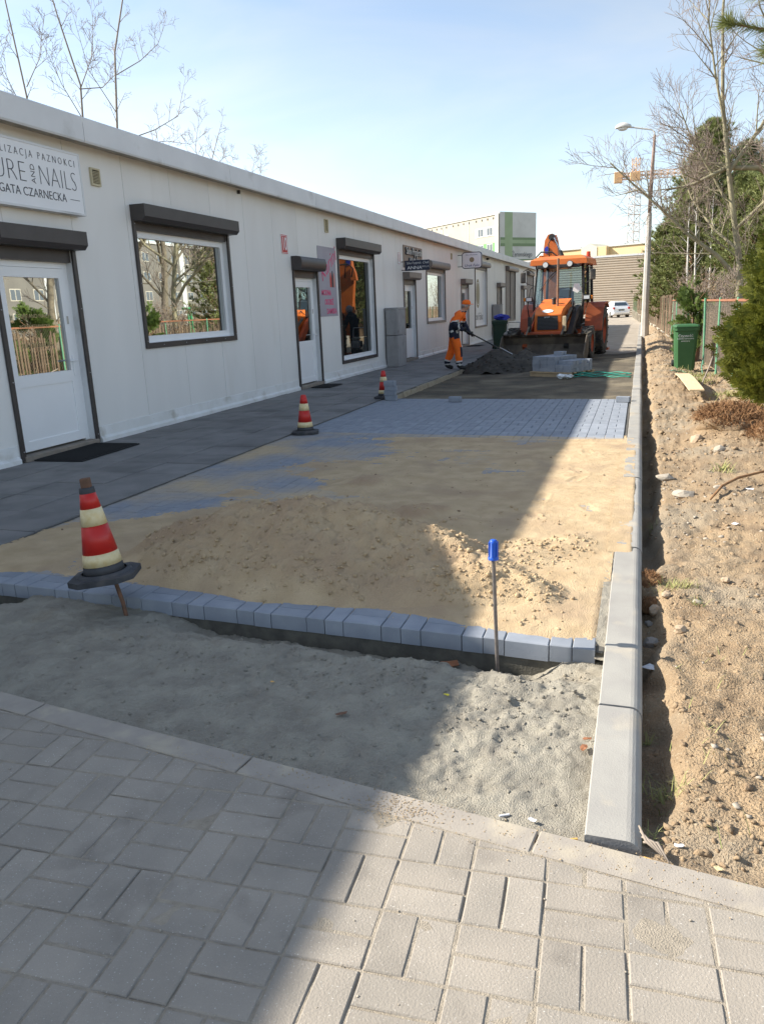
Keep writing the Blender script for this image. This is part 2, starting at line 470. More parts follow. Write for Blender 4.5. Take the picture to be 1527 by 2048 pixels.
class MB:
    """Collects shapes; build() links them as one mesh object."""

    def __init__(self):
        self.v, self.f, self.m, self.s = [], [], [], []

    def add(self, vs, fs, mi=0, smooth=False):
        o = len(self.v)
        self.v += [tuple(p) for p in vs]
        for q in fs:
            self.f.append(tuple(i + o for i in q))
            self.m.append(mi)
            self.s.append(smooth)

    def box(self, a, b, mi=0, bev=0.0, mtx=None):
        x0, y0, z0 = a
        x1, y1, z1 = b
        if bev <= 0:
            vs = [(x0, y0, z0), (x1, y0, z0), (x1, y1, z0), (x0, y1, z0), (x0, y0, z1), (x1, y0, z1), (x1, y1, z1), (x0, y1, z1)]
            fs = [(3, 2, 1, 0), (4, 5, 6, 7), (0, 1, 5, 4), (1, 2, 6, 5), (2, 3, 7, 6), (3, 0, 4, 7)]
        else:
            e = bev
            bm = bmesh.new()
            bmesh.ops.create_cube(bm, size=1.0)
            for v in bm.verts:
                v.co = Vector(((x0 + x1) / 2 + v.co.x * (x1 - x0), (y0 + y1) / 2 + v.co.y * (y1 - y0), (z0 + z1) / 2 + v.co.z * (z1 - z0)))
            bmesh.ops.bevel(bm, geom=bm.edges[:], offset=e, segments=1, affect='EDGES', profile=0.5)
            bm.verts.index_update()
            vs = [v.co.copy() for v in bm.verts]
            fs = [[v.index for v in q.verts] for q in bm.faces]
            bm.free()
        if mtx is not None:
            vs = [mtx @ Vector(p) for p in vs]
        self.add(vs, fs, mi)
        return self

    def cyl(self, p0, p1, r0, r1=None, n=10, mi=0, caps=True, smooth=True):
        r1 = r0 if r1 is None else r1
        p0, p1 = Vector(p0), Vector(p1)
        d = (p1 - p0)
        if d.length < 1e-7:
            return self
        d.normalize()
        a = d.orthogonal().normalized()
        b = d.cross(a)
        vs = []
        for p, r in ((p0, r0), (p1, r1)):
            for i in range(n):
                t = 2 * PI * i / n
                vs.append(p + a * (math.cos(t) * r) + b * (math.sin(t) * r))
        self.add(vs, [(i, (i + 1) % n, n + (i + 1) % n, n + i) for i in range(n)], mi, smooth)
        if caps:
            self.add(vs, [tuple(range(n - 1, -1, -1)), tuple(range(n, 2 * n))], mi, False)
        return self

    def tube(self, pts, rs, n=6, mi=0, smooth=True, caps=True):
        pts = [Vector(p) for p in pts]
        if not isinstance(rs, (list, tuple)):
            rs = [rs] * len(pts)
        vs = []
        ref = None
        for i, p in enumerate(pts):
            d = (pts[min(i + 1, len(pts) - 1)] - pts[max(i - 1, 0)])
            if d.length < 1e-9:
                d = Vector((0, 0, 1))
            d.normalize()
            a = d.orthogonal().normalized() if ref is None else (ref - d * ref.dot(d))
            if a.length < 1e-6:
                a = d.orthogonal()
            a.normalize()
            ref = a
            b = d.cross(a)
            for k in range(n):
                t = 2 * PI * k / n
                vs.append(p + a * (math.cos(t) * rs[i]) + b * (math.sin(t) * rs[i]))
        fs = []
        for i in range(len(pts) - 1):
            for k in range(n):
                fs.append((i * n + k, i * n + (k + 1) % n, (i + 1) * n + (k + 1) % n, (i + 1) * n + k))
        if caps:
            fs.append(tuple(range(n - 1, -1, -1)))
            o = (len(pts) - 1) * n
            fs.append(tuple(range(o, o + n)))
        self.add(vs, fs, mi, smooth)
        return self

    def lathe(self, prof, n=20, mi=0, c=(0, 0, 0), smooth=True, mtx=None):
        vs = []
        for r, z in prof:
            for k in range(n):
                t = 2 * PI * k / n
                p = Vector((c[0] + r * math.cos(t), c[1] + r * math.sin(t), c[2] + z))
                vs.append(mtx @ p if mtx is not None else p)
        fs = []
        for i in range(len(prof) - 1):
            for k in range(n):
                fs.append((i * n + k, i * n + (k + 1) % n, (i + 1) * n + (k + 1) % n, (i + 1) * n + k))
        self.add(vs, fs, mi, smooth)
        return self

    def prism(self, poly, axis, a, b, mi=0, mtx=None):
        """poly: 2-D outline; extruded from a to b along axis ('x': poly is (y,z); 'y': (x,z); 'z': (x,y))."""
        def p3(u, w, t):
            return {'x': (t, u, w), 'y': (u, t, w), 'z': (u, w, t)}[axis]
        n = len(poly)
        vs = [p3(u, w, a) for u, w in poly] + [p3(u, w, b) for u, w in poly]
        if mtx is not None:
            vs = [mtx @ Vector(p) for p in vs]
        fs = [tuple(range(n - 1, -1, -1)), tuple(range(n, 2 * n))] + [(i, (i + 1) % n, n + (i + 1) % n, n + i) for i in range(n)]
        self.add(vs, fs, mi)
        return self

    def ball(self, c, r, mi=0, nu=12, nv=8, sc=(1, 1, 1), smooth=True):
        vs, fs = [], []
        for j in range(nv + 1):
            ph = PI * j / nv
            for i in range(nu):
                t = 2 * PI * i / nu
                vs.append((c[0] + r * sc[0] * math.sin(ph) * math.cos(t), c[1] + r * sc[1] * math.sin(ph) * math.sin(t), c[2] + r * sc[2] * math.cos(ph)))
        for j in range(nv):
            for i in range(nu):
                fs.append((j * nu + i, (j + 1) * nu + i, (j + 1) * nu + (i + 1) % nu, j * nu + (i + 1) % nu))
        self.add(vs, fs, mi, smooth)
        return self

    def mesh(self, name, mats, fix=True):
        me = bpy.data.meshes.new(name)
        me.from_pydata(self.v, [], self.f)
        mats = mats if isinstance(mats, (list, tuple)) else [mats]
        for x in mats:
            me.materials.append(M[x] if isinstance(x, str) else x)
        me.polygons.foreach_set('material_index', self.m)
        me.polygons.foreach_set('use_smooth', self.s)
        if fix and len(self.f) < 6000:
            bm = bmesh.new()
            bm.from_mesh(me)
            bmesh.ops.recalc_face_normals(bm, faces=bm.faces[:])
            bm.to_mesh(me)
            bm.free()
        me.update()
        return me

    def build(self, name, mats, parent=None, loc=(0, 0, 0), fix=True):
        o = bpy.data.objects.new(name, self.mesh(name, mats, fix))
        o.location = loc
        return link(o, parent)


def tag(o, label=None, cat=None, group=None, kind=None):
    if label:
        o['label'] = label
    if cat:
        o['category'] = cat
    if group:
        o['group'] = group
    if kind:
        o['kind'] = kind
    return o


def thing(name, label, cat, loc=(0, 0, 0), rot=(0, 0, 0), group=None):
    o = bpy.data.objects.new(name, None)
    o.empty_display_size = 0.1
    o.location = loc
    o.rotation_euler = rot
    link(o)
    return tag(o, label, cat, group)


def inst(name, me, parent, loc, rotz=0.0, rot=None, scale=None):
    o = bpy.data.objects.new(name, me)
    o.location = loc
    o.rotation_euler = rot if rot is not None else (0, 0, rotz)
    if scale:
        o.scale = scale
    return link(o, parent)


def copy_tree(o, parent=None):
    c = o.copy()
    C.objects.link(c)
    c.parent = parent
    for ch in o.children:
        copy_tree(ch, c)
    return c


def text(name, s, m, size, origin, dirx, diry, parent=None, align='CENTER', thick=0.0015, xs=1.0, shear=0.0, offset=0.0, spacing=1.0, label=None):
    cu = bpy.data.curves.new(name, 'FONT')
    cu.body = s
    cu.size = size
    cu.align_x = align
    cu.align_y = 'CENTER'
    cu.extrude = thick
    cu.shear = shear
    cu.offset = offset
    cu.space_character = spacing
    cu.resolution_u = 3
    tmp = bpy.data.objects.new(name, cu)
    C.objects.link(tmp)
    me = bpy.data.meshes.new_from_object(tmp)
    bpy.data.objects.remove(tmp)
    me.materials.clear()
    me.materials.append(M[m])
    ux = Vector(dirx).normalized()
    uy = Vector(diry).normalized()
    uz = ux.cross(uy)
    mt = Matrix(((ux.x * xs, uy.x, uz.x, origin[0]), (ux.y * xs, uy.y, uz.y, origin[1]), (ux.z * xs, uy.z, uz.z, origin[2]), (0, 0, 0, 1)))
    me.transform(mt)
    o = bpy.data.objects.new(name, me)
    link(o, parent)
    if label:
        o['label'] = label
    return o


# --- noise on numpy arrays
_perm = np.random.RandomState(3).permutation(4096)
_grad = np.random.RandomState(5).uniform(0, 2 * PI, 4096)


def pnoise(x, y, seed=0):
    xi = np.floor(x).astype(np.int64)
    yi = np.floor(y).astype(np.int64)
    xf, yf = x - xi, y - yi

    def gr(ix, iy, dx, dy):
        h = _perm[(ix + _perm[(iy + seed * 131) & 4095]) & 4095]
        a = _grad[h]
        return np.cos(a) * dx + np.sin(a) * dy
    u = xf * xf * xf * (xf * (xf * 6 - 15) + 10)
    v = yf * yf * yf * (yf * (yf * 6 - 15) + 10)
    n00, n10 = gr(xi, yi, xf, yf), gr(xi + 1, yi, xf - 1, yf)
    n01, n11 = gr(xi, yi + 1, xf, yf - 1), gr(xi + 1, yi + 1, xf - 1, yf - 1)
    return (n00 * (1 - u) + n10 * u) * (1 - v) + (n01 * (1 - u) + n11 * u) * v


def fbm(x, y, f, octv=5, gain=0.5, seed=0, ridge=False):
    r = np.zeros_like(x)
    a = 1.0
    for k in range(octv):
        q = pnoise(x * f, y * f, seed + k)
        r += a * ((0.5 - np.abs(q) * 2) if ridge else q)
        f *= 2.03
        a *= gain
    return r


def grid_mesh(name, xs, ys, zfun, m, keep=None):
    """Height field over the 1-D coordinate arrays xs, ys."""
    X, Y = np.meshgrid(xs, ys)
    Z = zfun(X, Y)
    nx, ny = len(xs), len(ys)
    co = np.stack([X, Y, Z], -1).reshape(-1, 3)
    i = np.arange(nx * ny).reshape(ny, nx)
    q = np.stack([i[:-1, :-1], i[:-1, 1:], i[1:, 1:], i[1:, :-1]], -1).reshape(-1, 4)
    if keep is not None:
        k = keep(X, Y, Z)
        kk = (k[:-1, :-1] | k[:-1, 1:] | k[1:, 1:] | k[1:, :-1]).reshape(-1)
        q = q[kk]
    me = bpy.data.meshes.new(name)
    me.vertices.add(len(co))
    me.vertices.foreach_set('co', co.ravel())
    me.loops.add(q.size)
    me.loops.foreach_set('vertex_index', q.ravel().astype(np.int32))
    me.polygons.add(len(q))
    me.polygons.foreach_set('loop_start', np.arange(0, q.size, 4, dtype=np.int32))
    me.polygons.foreach_set('use_smooth', np.ones(len(q), dtype=bool))
    me.materials.append(M[m])
    me.update(calc_edges=True)
    me.validate()
    return me


def gobj(name, me, parent=None, label=None, kind=None, cat=None):
    o = bpy.data.objects.new(name, me)
    link(o, parent)
    return tag(o, label, cat, None, kind)


def sstep(a, b, x):
    t = np.clip((x - a) / (b - a), 0, 1)
    return t * t * (3 - 2 * t)


def project(p):
    """Photograph pixel (1527 wide) of a point, to choose which pieces show largest; nothing is placed with it."""
    d = (p[0], p[1], p[2] - CAM_H)
    cx = RX[0] * d[0] + RY[0] * d[1] + RZ[0] * d[2]
    cy = RX[1] * d[0] + RY[1] * d[1] + RZ[1] * d[2]
    cz = RX[2] * d[0] + RY[2] * d[1] + RZ[2] * d[2]
    if cz < 0.1:
        return None
    return (763.5 + 1535 * cx / cz, 1024 + 1535 * cy / cz, cz)


def block_mesh(name, w, l, h, m, ch=0.004):
    """Concrete paver with chamfered top, origin at the middle of its top; 18 triangles."""
    a, b = w / 2, l / 2
    vs = [(-a, -b, -h), (a, -b, -h), (a, b, -h), (-a, b, -h), (-a, -b, -ch), (a, -b, -ch), (a, b, -ch), (-a, b, -ch),
          (-a + ch, -b + ch, 0), (a - ch, -b + ch, 0), (a - ch, b - ch, 0), (-a + ch, b - ch, 0)]
    fs = [(8, 9, 10, 11)]
    for i in range(4):
        j = (i + 1) % 4
        fs += [(i, j, 4 + j, 4 + i), (4 + i, 4 + j, 8 + j, 8 + i)]
    b_ = MB()
    b_.add(vs, fs)
    return b_.mesh(name, m)


def rock_mesh(name, m, seed, flat=0.7, sub=2, rough=0.35):
    r = random.Random(seed)
    bm = bmesh.new()
    bmesh.ops.create_icosphere(bm, subdivisions=sub, radius=1.0)
    off = Vector((r.uniform(0, 50), r.uniform(0, 50), r.uniform(0, 50)))
    from mathutils import noise as mn
    for v in bm.verts:
        k = 1 + rough * mn.noise(v.co * 1.3 + off) + rough * 0.5 * mn.noise(v.co * 3 + off)
        v.co = Vector((v.co.x * k, v.co.y * k * 0.8, v.co.z * k * flat))
    me = bpy.data.meshes.new(name)
    bm.to_mesh(me)
    bm.free()
    me.materials.append(M[m])
    return me

# ================================================================== GROUND
def plane(name, x0, x1, y0, y1, z, m, kind='structure', parent=None, label=None):
    b = MB()
    b.add([(x0, y0, z), (x1, y0, z), (x1, y1, z), (x0, y1, z)], [(0, 1, 2, 3)])
    o = b.build(name, m, parent)
    return tag(o, label, None, None, kind)


b = MB()
b.add([(-900, -300, -0.34), (900, -300, -0.34), (900, 1500, -0.34), (-900, 1500, -0.34)], [(0, 1, 2, 3)])
tag(b.build('ground', 'far_ground'), 'flat open ground reaching to the horizon', None, None, 'structure')

# ---- old pavement in front: basket-weave pavers
ROT = math.radians(3.0)
PU, PV = 0.197, 0.189
OX, OY = -0.372, 1.727


def edge_y(x):
    return 1.908 - 0.135 * x


def pav(u, v):
    return (OX + u * math.cos(ROT) - v * math.sin(ROT), OY + u * math.sin(ROT) + v * math.cos(ROT))


old = grid_mesh('pavement', np.linspace(-6.2, 4.0, 240), np.linspace(-2.0, 2.6, 110),
                lambda X, Y: np.where(Y > 1.908 - 0.135 * X - 0.03, -0.09, -0.0028 + 0.004 * fbm(X, Y, 5, 4, seed=4)), 'joint_sand', keep=lambda X, Y, Z: Y < 1.908 - 0.135 * X - 0.02)
old = gobj('pavement', old, None, 'old concrete pavement of basket-weave pavers in the foreground', 'structure')
mv = block_mesh('paver_upright', PU / 2 - 0.0058, PV - 0.0058, 0.06, 'old_paver', 0.0035)
mh = block_mesh('paver_across', PU - 0.0058, PV / 2 - 0.0058, 0.06, 'old_paver', 0.0035)
pieces = []
for i in range(-30, 22):
    for j in range(-20, 6):
        if (i + j) % 2:
            cells = [((i + 0.25) * PU, (j + 0.5) * PV, mv), ((i + 0.75) * PU, (j + 0.5) * PV, mv)]
        else:
            cells = [((i + 0.5) * PU, (j + 0.25) * PV, mh), ((i + 0.5) * PU, (j + 0.75) * PV, mh)]
        for u, v, me in cells:
            x, y = pav(u, v)
            d = (edge_y(x) - 0.108 - y) / math.sqrt(1 + 0.135 ** 2)
            if d < -0.095 or y < -1.9 or x < -6 or x > 3.9:
                continue
            q = project((x, y, 0))
            size = -1
            if q and -60 < q[0] < 1590 and q[1] < 2120:
                size = 1.0 / q[2]
            pieces.append((size, x, y, me, d))
pieces.sort(key=lambda t: -t[0])
n_parts = 0
rest = MB()
for size, x, y, me, d in pieces:
    tl = (rnd.uniform(-1, 1) * 0.006, rnd.uniform(-1, 1) * 0.006, ROT + rnd.uniform(-1, 1) * 0.008)
    z = rnd.uniform(-0.0018, 0.0018)
    cut = d < 0.12
    if cut:
        bm = bmesh.new()
        bm.from_mesh(me)
        mt = Matrix.Translation((x, y, z)) @ Matrix.Rotation(ROT, 4, 'Z')
        bm.transform(mt)
        nrm = Vector((0.135, 1, 0)).normalized()
        bmesh.ops.bisect_plane(bm, geom=bm.verts[:] + bm.edges[:] + bm.faces[:], plane_co=(0, 1.908 - 0.109, 0), plane_no=nrm, clear_outer=True)
        ed = [e for e in bm.edges if e.is_boundary and (nrm.dot(e.verts[0].co - Vector((0, 1.799, 0))) > -1e-4) and (nrm.dot(e.verts[1].co - Vector((0, 1.799, 0))) > -1e-4)]
        if ed:
            bmesh.ops.holes_fill(bm, edges=ed)
        if len(bm.faces) < 3 or sum(f.calc_area() for f in bm.faces) < 0.002:
            bm.free()
            continue
        me2 = bpy.data.meshes.new('cut_paver')
        bm.transform(mt.inverted())
        bm.to_mesh(me2)
        bm.free()
        me2.materials.append(M['old_paver'])
        me = me2
        tl = (0, 0, ROT)
    if size > 0 and n_parts < 290:
        inst('paver', me, old, (x, y, z), rot=tl)
        n_parts += 1
    else:
        mt = Matrix.Translation((x, y, z)) @ Matrix.Rotation(ROT, 4, 'Z')
        rest.add([mt @ v.co for v in me.vertices], [tuple(p.vertices) for p in me.polygons])
o = rest.build('paver_field', 'old_paver', old, fix=False)
tag(o, None, None, None, 'stuff')

# edging stones along the pavement's rim
L = math.sqrt(1 + 0.135 ** 2)
ex = Vector((1 / L, -0.135 / L, 0))
em = MB().box((-0.497, -0.1, -0.2), (0.497, 0, 0), bev=0.004).mesh('edging_stone', 'edging')
k = -5
s0 = -0.215 * L
while k < 4:
    c = Vector((0, 1.908, 0)) + ex * (s0 + k * 1.0 + 0.5)
    inst('edging_stone', em, old, (c.x, c.y, 0.003 + rnd.uniform(-0.001, 0.002)), math.atan2(ex.y, ex.x))
    k += 1

scatter_on_later = True
# ---- grey sub-base between the pavement and the new paving
FRONT = lambda X: 3.20 - 0.045 * (X + 0.1)


def z_sub(X, Y):
    lvl = -0.032 - 0.012 * sstep(0, 1.0, Y - (1.908 - 0.135 * X))
    zf = -0.165 + 0.105 * sstep(-2.0, -2.45, X) - 0.10 * sstep(-3.2, -3.55, X) + 0.095 * sstep(-0.42, -0.22, X)
    e = FRONT(X) - Y + 0.05 * fbm(X, Y, 3.0, 3, seed=21)
    drop = sstep(0.27, 0.07, e)
    z = lvl * (1 - drop) + np.minimum(zf, lvl) * drop
    rough = 1.0 + 0.9 * sstep(-1.1, -0.6, X) * sstep(2.3, 2.6, Y)
    z = z + rough * (0.016 * fbm(X, Y, 1.7, 3, seed=2) + 0.013 * fbm(X, Y, 7, 4, 0.62, seed=5)) + 0.009 * fbm(X, Y, 28, 4, 0.65, seed=9)
    z = z + rough * 0.010 * np.maximum(fbm(X, Y, 11, 3, 0.6, seed=15) - 0.18, 0)
    z = z + 0.022 * np.maximum(fbm(X, Y, 15, 3, 0.6, seed=17) - 0.12, 0) * sstep(-0.1, 0.25, fbm(X, Y, 1.6, 3, seed=18) + 0.15 * sstep(2.6, 3.0, Y))
    # shallow boot prints
    for (px, py, a) in ((-1.5, 2.5, 0.5), (-1.25, 2.42, 0.5), (-0.5, 2.25, 1.2), (-0.35, 2.5, 1.0), (-2.1, 2.62, 0.2), (-0.45, 2.85, -0.3), (-0.7, 2.3, 0.9)):
        dx, dy = X - px, Y - py
        u = dx * math.cos(a) + dy * math.sin(a)
        w = -dx * math.sin(a) + dy * math.cos(a)
        z = z - 0.013 * np.exp(-((u / 0.12) ** 4 + (w / 0.045) ** 4))
    return np.where(Y < 1.908 - 0.135 * X - 0.01, -0.08, np.minimum(z, np.where(X > -0.15, -0.022, 0.05)))


me = grid_mesh('sub_base', np.arange(-5.2, -0.06, 0.0115), np.arange(1.75, 3.46, 0.0115), z_sub, 'grey_sand')
sub = gobj('sub_base', me, None, 'grey crushed sand sub-base left open between pavement and new blocks', 'structure')

# ---- new block paving
bed = MB()
bed.add([(-4.2, FRONT(-4.2) + 0.004, -0.012), (-0.095, FRONT(-0.1) + 0.004, -0.012), (-0.095, 12.45, -0.012), (-4.2, 12.62, -0.012)], [(0, 1, 2, 3)])
bed.add([(-4.2, FRONT(-4.2) + 0.012, -0.082), (-0.13, FRONT(-0.1) + 0.012, -0.082), (-0.13, FRONT(-0.1) + 0.012, -0.35), (-4.2, FRONT(-4.2) + 0.012, -0.35)], [(0, 1, 2, 3)], 1)
bed.add([(-4.2, FRONT(-4.2) + 0.012, -0.082), (-0.13, FRONT(-0.1) + 0.012, -0.082), (-0.13, FRONT(-0.1) + 0.2, -0.083), (-4.2, FRONT(-4.2) + 0.2, -0.083)], [(0, 1, 2, 3)], 1)
newp = bed.build('block_paving', ['slab_joint', 'mortar_bed'])
tag(newp, 'newly laid grey concrete block paving on a mortar bed', None, None, 'structure')


def sheared(me, name):
    m2 = me.copy()
    m2.name = name
    for v in m2.vertices:
        v.co.y += -0.045 * v.co.x
    return m2


CB = 0.2
dusty = {}
bv = sheared(block_mesh('b1', 0.1 - 0.004, 0.2 - 0.004, 0.08, 'new_block', 0.004), 'block_upright')
bh = sheared(block_mesh('b2', 0.2 - 0.004, 0.1 - 0.004, 0.08, 'new_block', 0.004), 'block_across')
XR = -0.128
for me in (bv, bh):
    dusty[me.name] = me.copy()
    dusty[me.name].materials[0] = M['new_block_dusty']
blocks = []
for i in range(20):
    for j in range(46):
        gap = 0.014 if j >= 28 else 0.0
        if (i + j) % 2 == 0:
            cs = [(XR - (i + 0.25) * CB, 0.1 + j * CB, bv), (XR - (i + 0.75) * CB, 0.1 + j * CB, bv)]
        else:
            cs = [(XR - (i + 0.5) * CB, 0.05 + j * CB, bh), (XR - (i + 0.5) * CB, 0.15 + j * CB, bh)]
        for x, v, me in cs:
            y = FRONT(x) + v + gap
            if j == 0:
                pr = 3.0
            elif j >= 28:
                pr = 2.0 - 0.02 * (j - 28) - 0.001 * abs(i - 5)
            elif i == 0:
                pr = 1.2
            else:
                pr = 0.5 - 0.001 * j
            blocks.append((pr, x, y, me if (j >= 28 or j == 0) else dusty[me.name], j))
blocks.sort(key=lambda t: -t[0])
rest = MB()
for n_, (pr, x, y, me, j) in enumerate(blocks):
    z = rnd.uniform(-0.002, 0.002)
    if n_ < 295:
        inst('paving_block', me, newp, (x, y, z), rot=(rnd.uniform(-1, 1) * 0.008, rnd.uniform(-1, 1) * 0.008, rnd.uniform(-1, 1) * 0.006))
    else:
        rest.add([Vector((x, y, z)) + v.co for v in me.vertices], [tuple(p.vertices) for p in me.polygons], 0 if j >= 28 else 1)
o = rest.build('paving_block_field', ['new_block', 'new_block_dusty'], newp, fix=False)
tag(o, None, None, None, 'stuff')
tag(plane('joint_strip', -4.2, -0.1, 3.36, 9.0, -0.0055, 'yellow_sand', None, newp), None)

# ---- yellow sand spread over the blocks, with the heap
RIDGE = [(-2.66, 4.06, 0.20), (-2.36, 4.12, 0.305), (-1.85, 4.10, 0.36), (-1.5, 4.10, 0.33), (-1.12, 4.04, 0.25), (-0.8, 3.90, 0.15), (-0.45, 3.80, 0.055)]


def z_sand(X, Y):
    h = np.full_like(X, -1.0)
    wob = 0.06 * fbm(X, Y, 2.2, 3, seed=31)
    for (x0, y0, h0), (x1, y1, h1) in zip(RIDGE[:-1], RIDGE[1:]):
        dx, dy = x1 - x0, y1 - y0
        t = np.clip(((X - x0) * dx + (Y - y0) * dy) / (dx * dx + dy * dy), 0, 1)
        d = np.hypot(X - (x0 + t * dx), Y - (y0 + t * dy)) + wob
        hh = (h0 + t * (h1 - h0)) + 0.02
        h = np.maximum(h, hh - 0.54 * (np.sqrt(d * d + 0.004) - 0.05))
    heap = np.maximum(h, 0)
    for (mx_, my_, r, hh) in ((-1.45, 5.25, 0.30, 0.075), (-1.15, 5.05, 0.25, 0.035), (-2.25, 6.15, 0.38, 0.055), (-2.0, 6.6, 0.4, 0.03), (-0.95, 7.4, 0.35, 0.03), (-0.62, 4.45, 0.3, 0.03), (-0.35, 4.75, 0.25, 0.025)):
        d = np.hypot((X - mx_), (Y - my_) * 0.8) + 0.08 * fbm(X, Y, 4, 3, seed=33)
        heap = heap + hh * sstep(r, 0, d)
    cover = 0.0065 + 0.011 * fbm(X, Y, 1.1, 4, 0.55, seed=41) + 0.004 * fbm(X * 0.6, Y * 3.0, 2.4, 3, seed=44)
    # thinner towards the old slabs and the clean rows, thicker near the heap and the kerb
    cover = cover - 0.013 * sstep(-3.1, -3.9, X) * sstep(4.3, 5.2, Y) - 0.018 * sstep(8.55, 8.85, Y)
    cover = cover + 0.008 * sstep(1.6, 0.6, np.hypot((X + 1.6) * 0.6, Y - 4.4)) + 0.004 * sstep(-1.0, -0.4, X) - 0.004 * sstep(-2.4, -3.2, X) * sstep(7.2, 8.2, Y)
    cover = cover - 0.0085 * sstep(-1.9, -3.1, X) * sstep(4.5, 5.3, Y) + 0.006 * fbm(X * 0.5, Y * 1.6, 1.4, 4, 0.6, seed=46) * sstep(4.5, 5.3, Y)
    fr = Y - (3.20 - 0.045 * (X + 0.1))
    edge = 0.20 - 0.05 * sstep(-1.6, -0.8, X) + 0.10 * fbm(X, Y, 2.5, 3, seed=47)
    cover = cover - 0.035 * sstep(edge + 0.05, edge - 0.12, fr)
    cover = cover - 0.010 * sstep(-0.15, -0.12, X) * sstep(4.2, 3.9, Y)
    r = 0.0042 * fbm(X, Y, 30, 4, 0.65, seed=51)
    lump = sstep(0.0, 0.10, heap)
    r = r + lump * (0.034 * fbm(X, Y, 5, 4, 0.62, seed=53) + 0.017 * fbm(X, Y, 18, 4, 0.65, seed=57))
    r = r + 0.004 * fbm(X, Y, 9, 3, seed=58) * sstep(-0.002, 0.01, cover)
    # boot prints and rake strokes
    q = random.Random(8)
    for _ in range(22):
        px, py, a = q.uniform(-3.4, -0.3), q.uniform(4.9, 8.4), q.uniform(-0.6, 0.9) + PI / 2
        u = (X - px) * math.cos(a) + (Y - py) * math.sin(a)
        w = -(X - px) * math.sin(a) + (Y - py) * math.cos(a)
        e = (u / 0.13) ** 4 + (w / 0.045) ** 4
        r = r - 0.007 * np.exp(-e) + 0.004 * np.exp(-((e - 2.2) / 1.2) ** 2)
    r = r + 0.0035 * fbm(X * 0.7 + Y * 0.5, Y * 7.0, 2.0, 3, 0.6, seed=62) * sstep(4.8, 5.4, Y)
    return heap + cover + r


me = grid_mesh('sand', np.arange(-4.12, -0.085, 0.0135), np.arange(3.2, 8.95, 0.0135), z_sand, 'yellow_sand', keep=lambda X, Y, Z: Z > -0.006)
_co = np.empty(len(me.vertices) * 3)
me.vertices.foreach_get('co', _co)
_co = _co.reshape(-1, 3)
_X, _Y, _Z = _co[:, 0], _co[:, 1], _co[:, 2]
_damp_shade = 0.55 * sstep(0.03, 0.16, _Z) * sstep(-0.55, -1.25, _X) + 0.9 * sstep(0.02, 0.06, _Z) * sstep(4.75, 4.95, _Y)  # damp sand and painted shade, fading out toward the heap's sunlit tip
_damp_shade = np.clip(_damp_shade * (0.8 + 1.1 * fbm(_X, _Y, 2.4, 4, seed=59)) + 0.5 * sstep(0.12, 0.4, fbm(_X * 0.5, _Y * 1.4, 1.5, 5, seed=60)) * sstep(-0.6, -1.0, _X), 0, 1)
_a = me.attributes.new('damp_and_shade', 'FLOAT', 'POINT')
_a.data.foreach_set('value', _damp_shade.astype(np.float32))
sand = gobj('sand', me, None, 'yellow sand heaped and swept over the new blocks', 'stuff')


def scatter(name, pts, sizes, m, seed, flat=0.7, parent=None, kind='stuff', label=None):
    """Small clods, one mesh: 20 triangles each."""
    rs = np.random.RandomState(seed)
    bases = []
    for k_ in range(8):
        bm = bmesh.new()
        bmesh.ops.create_icosphere(bm, subdivisions=1, radius=1.0)
        co = np.array([v.co[:] for v in bm.verts])
        bm.verts.index_update()
        fc = np.array([[v.index for v in f.verts] for f in bm.faces])
        bm.free()
        co = co * (1 + rs.uniform(-0.55, 0.45, (len(co), 1)))
        co[:, 1] *= rs.uniform(0.6, 1)
        co[:, 2] *= flat * rs.uniform(0.7, 1.2)
        bases.append((co, fc))
    V, F_ = [], []
    o_ = 0
    for p, s in zip(pts, sizes):
        co, fc = bases[rs.randint(8)]
        a = rs.uniform(0, 2 * PI)
        ca, sa = math.cos(a), math.sin(a)
        q = np.empty_like(co)
        q[:, 0] = (co[:, 0] * ca - co[:, 1] * sa) * s + p[0]
        q[:, 1] = (co[:, 0] * sa + co[:, 1] * ca) * s + p[1]
        q[:, 2] = co[:, 2] * s + p[2] + 0.1 * s
        V.append(q)
        F_.append(fc + o_)
        o_ += len(co)
    V = np.concatenate(V)
    F_ = np.concatenate(F_)
    me = bpy.data.meshes.new(name)
    me.vertices.add(len(V))
    me.vertices.foreach_set('co', V.ravel())
    me.loops.add(F_.size)
    me.loops.foreach_set('vertex_index', F_.ravel().astype(np.int32))
    me.polygons.add(len(F_))
    me.polygons.foreach_set('loop_start', np.arange(0, F_.size, 3, dtype=np.int32))
    me.materials.append(M[m])
    me.update(calc_edges=True)
    return gobj(name, me, parent, label, kind)


def scatter_on(name, zf, region, n, smin, smax, m, seed, prob=None, flat=0.7, parent=None, label=None, power=3.0):
    rs = np.random.RandomState(seed)
    x = rs.uniform(region[0], region[1], n * 6)
    y = region[2] + (region[3] - region[2]) * rs.uniform(0, 1, n * 6) ** 1.5
    if prob is not None:
        k_ = rs.uniform(0, 1, n * 6) < prob(x, y)
        x, y = x[k_], y[k_]
    x, y = x[:n], y[:n]
    z = zf(x, y)
    s = smin + (smax - smin) * rs.uniform(0, 1, len(x)) ** power
    return scatter(name, np.stack([x, y, z], -1), s, m, seed + 1, flat, parent, label=label)


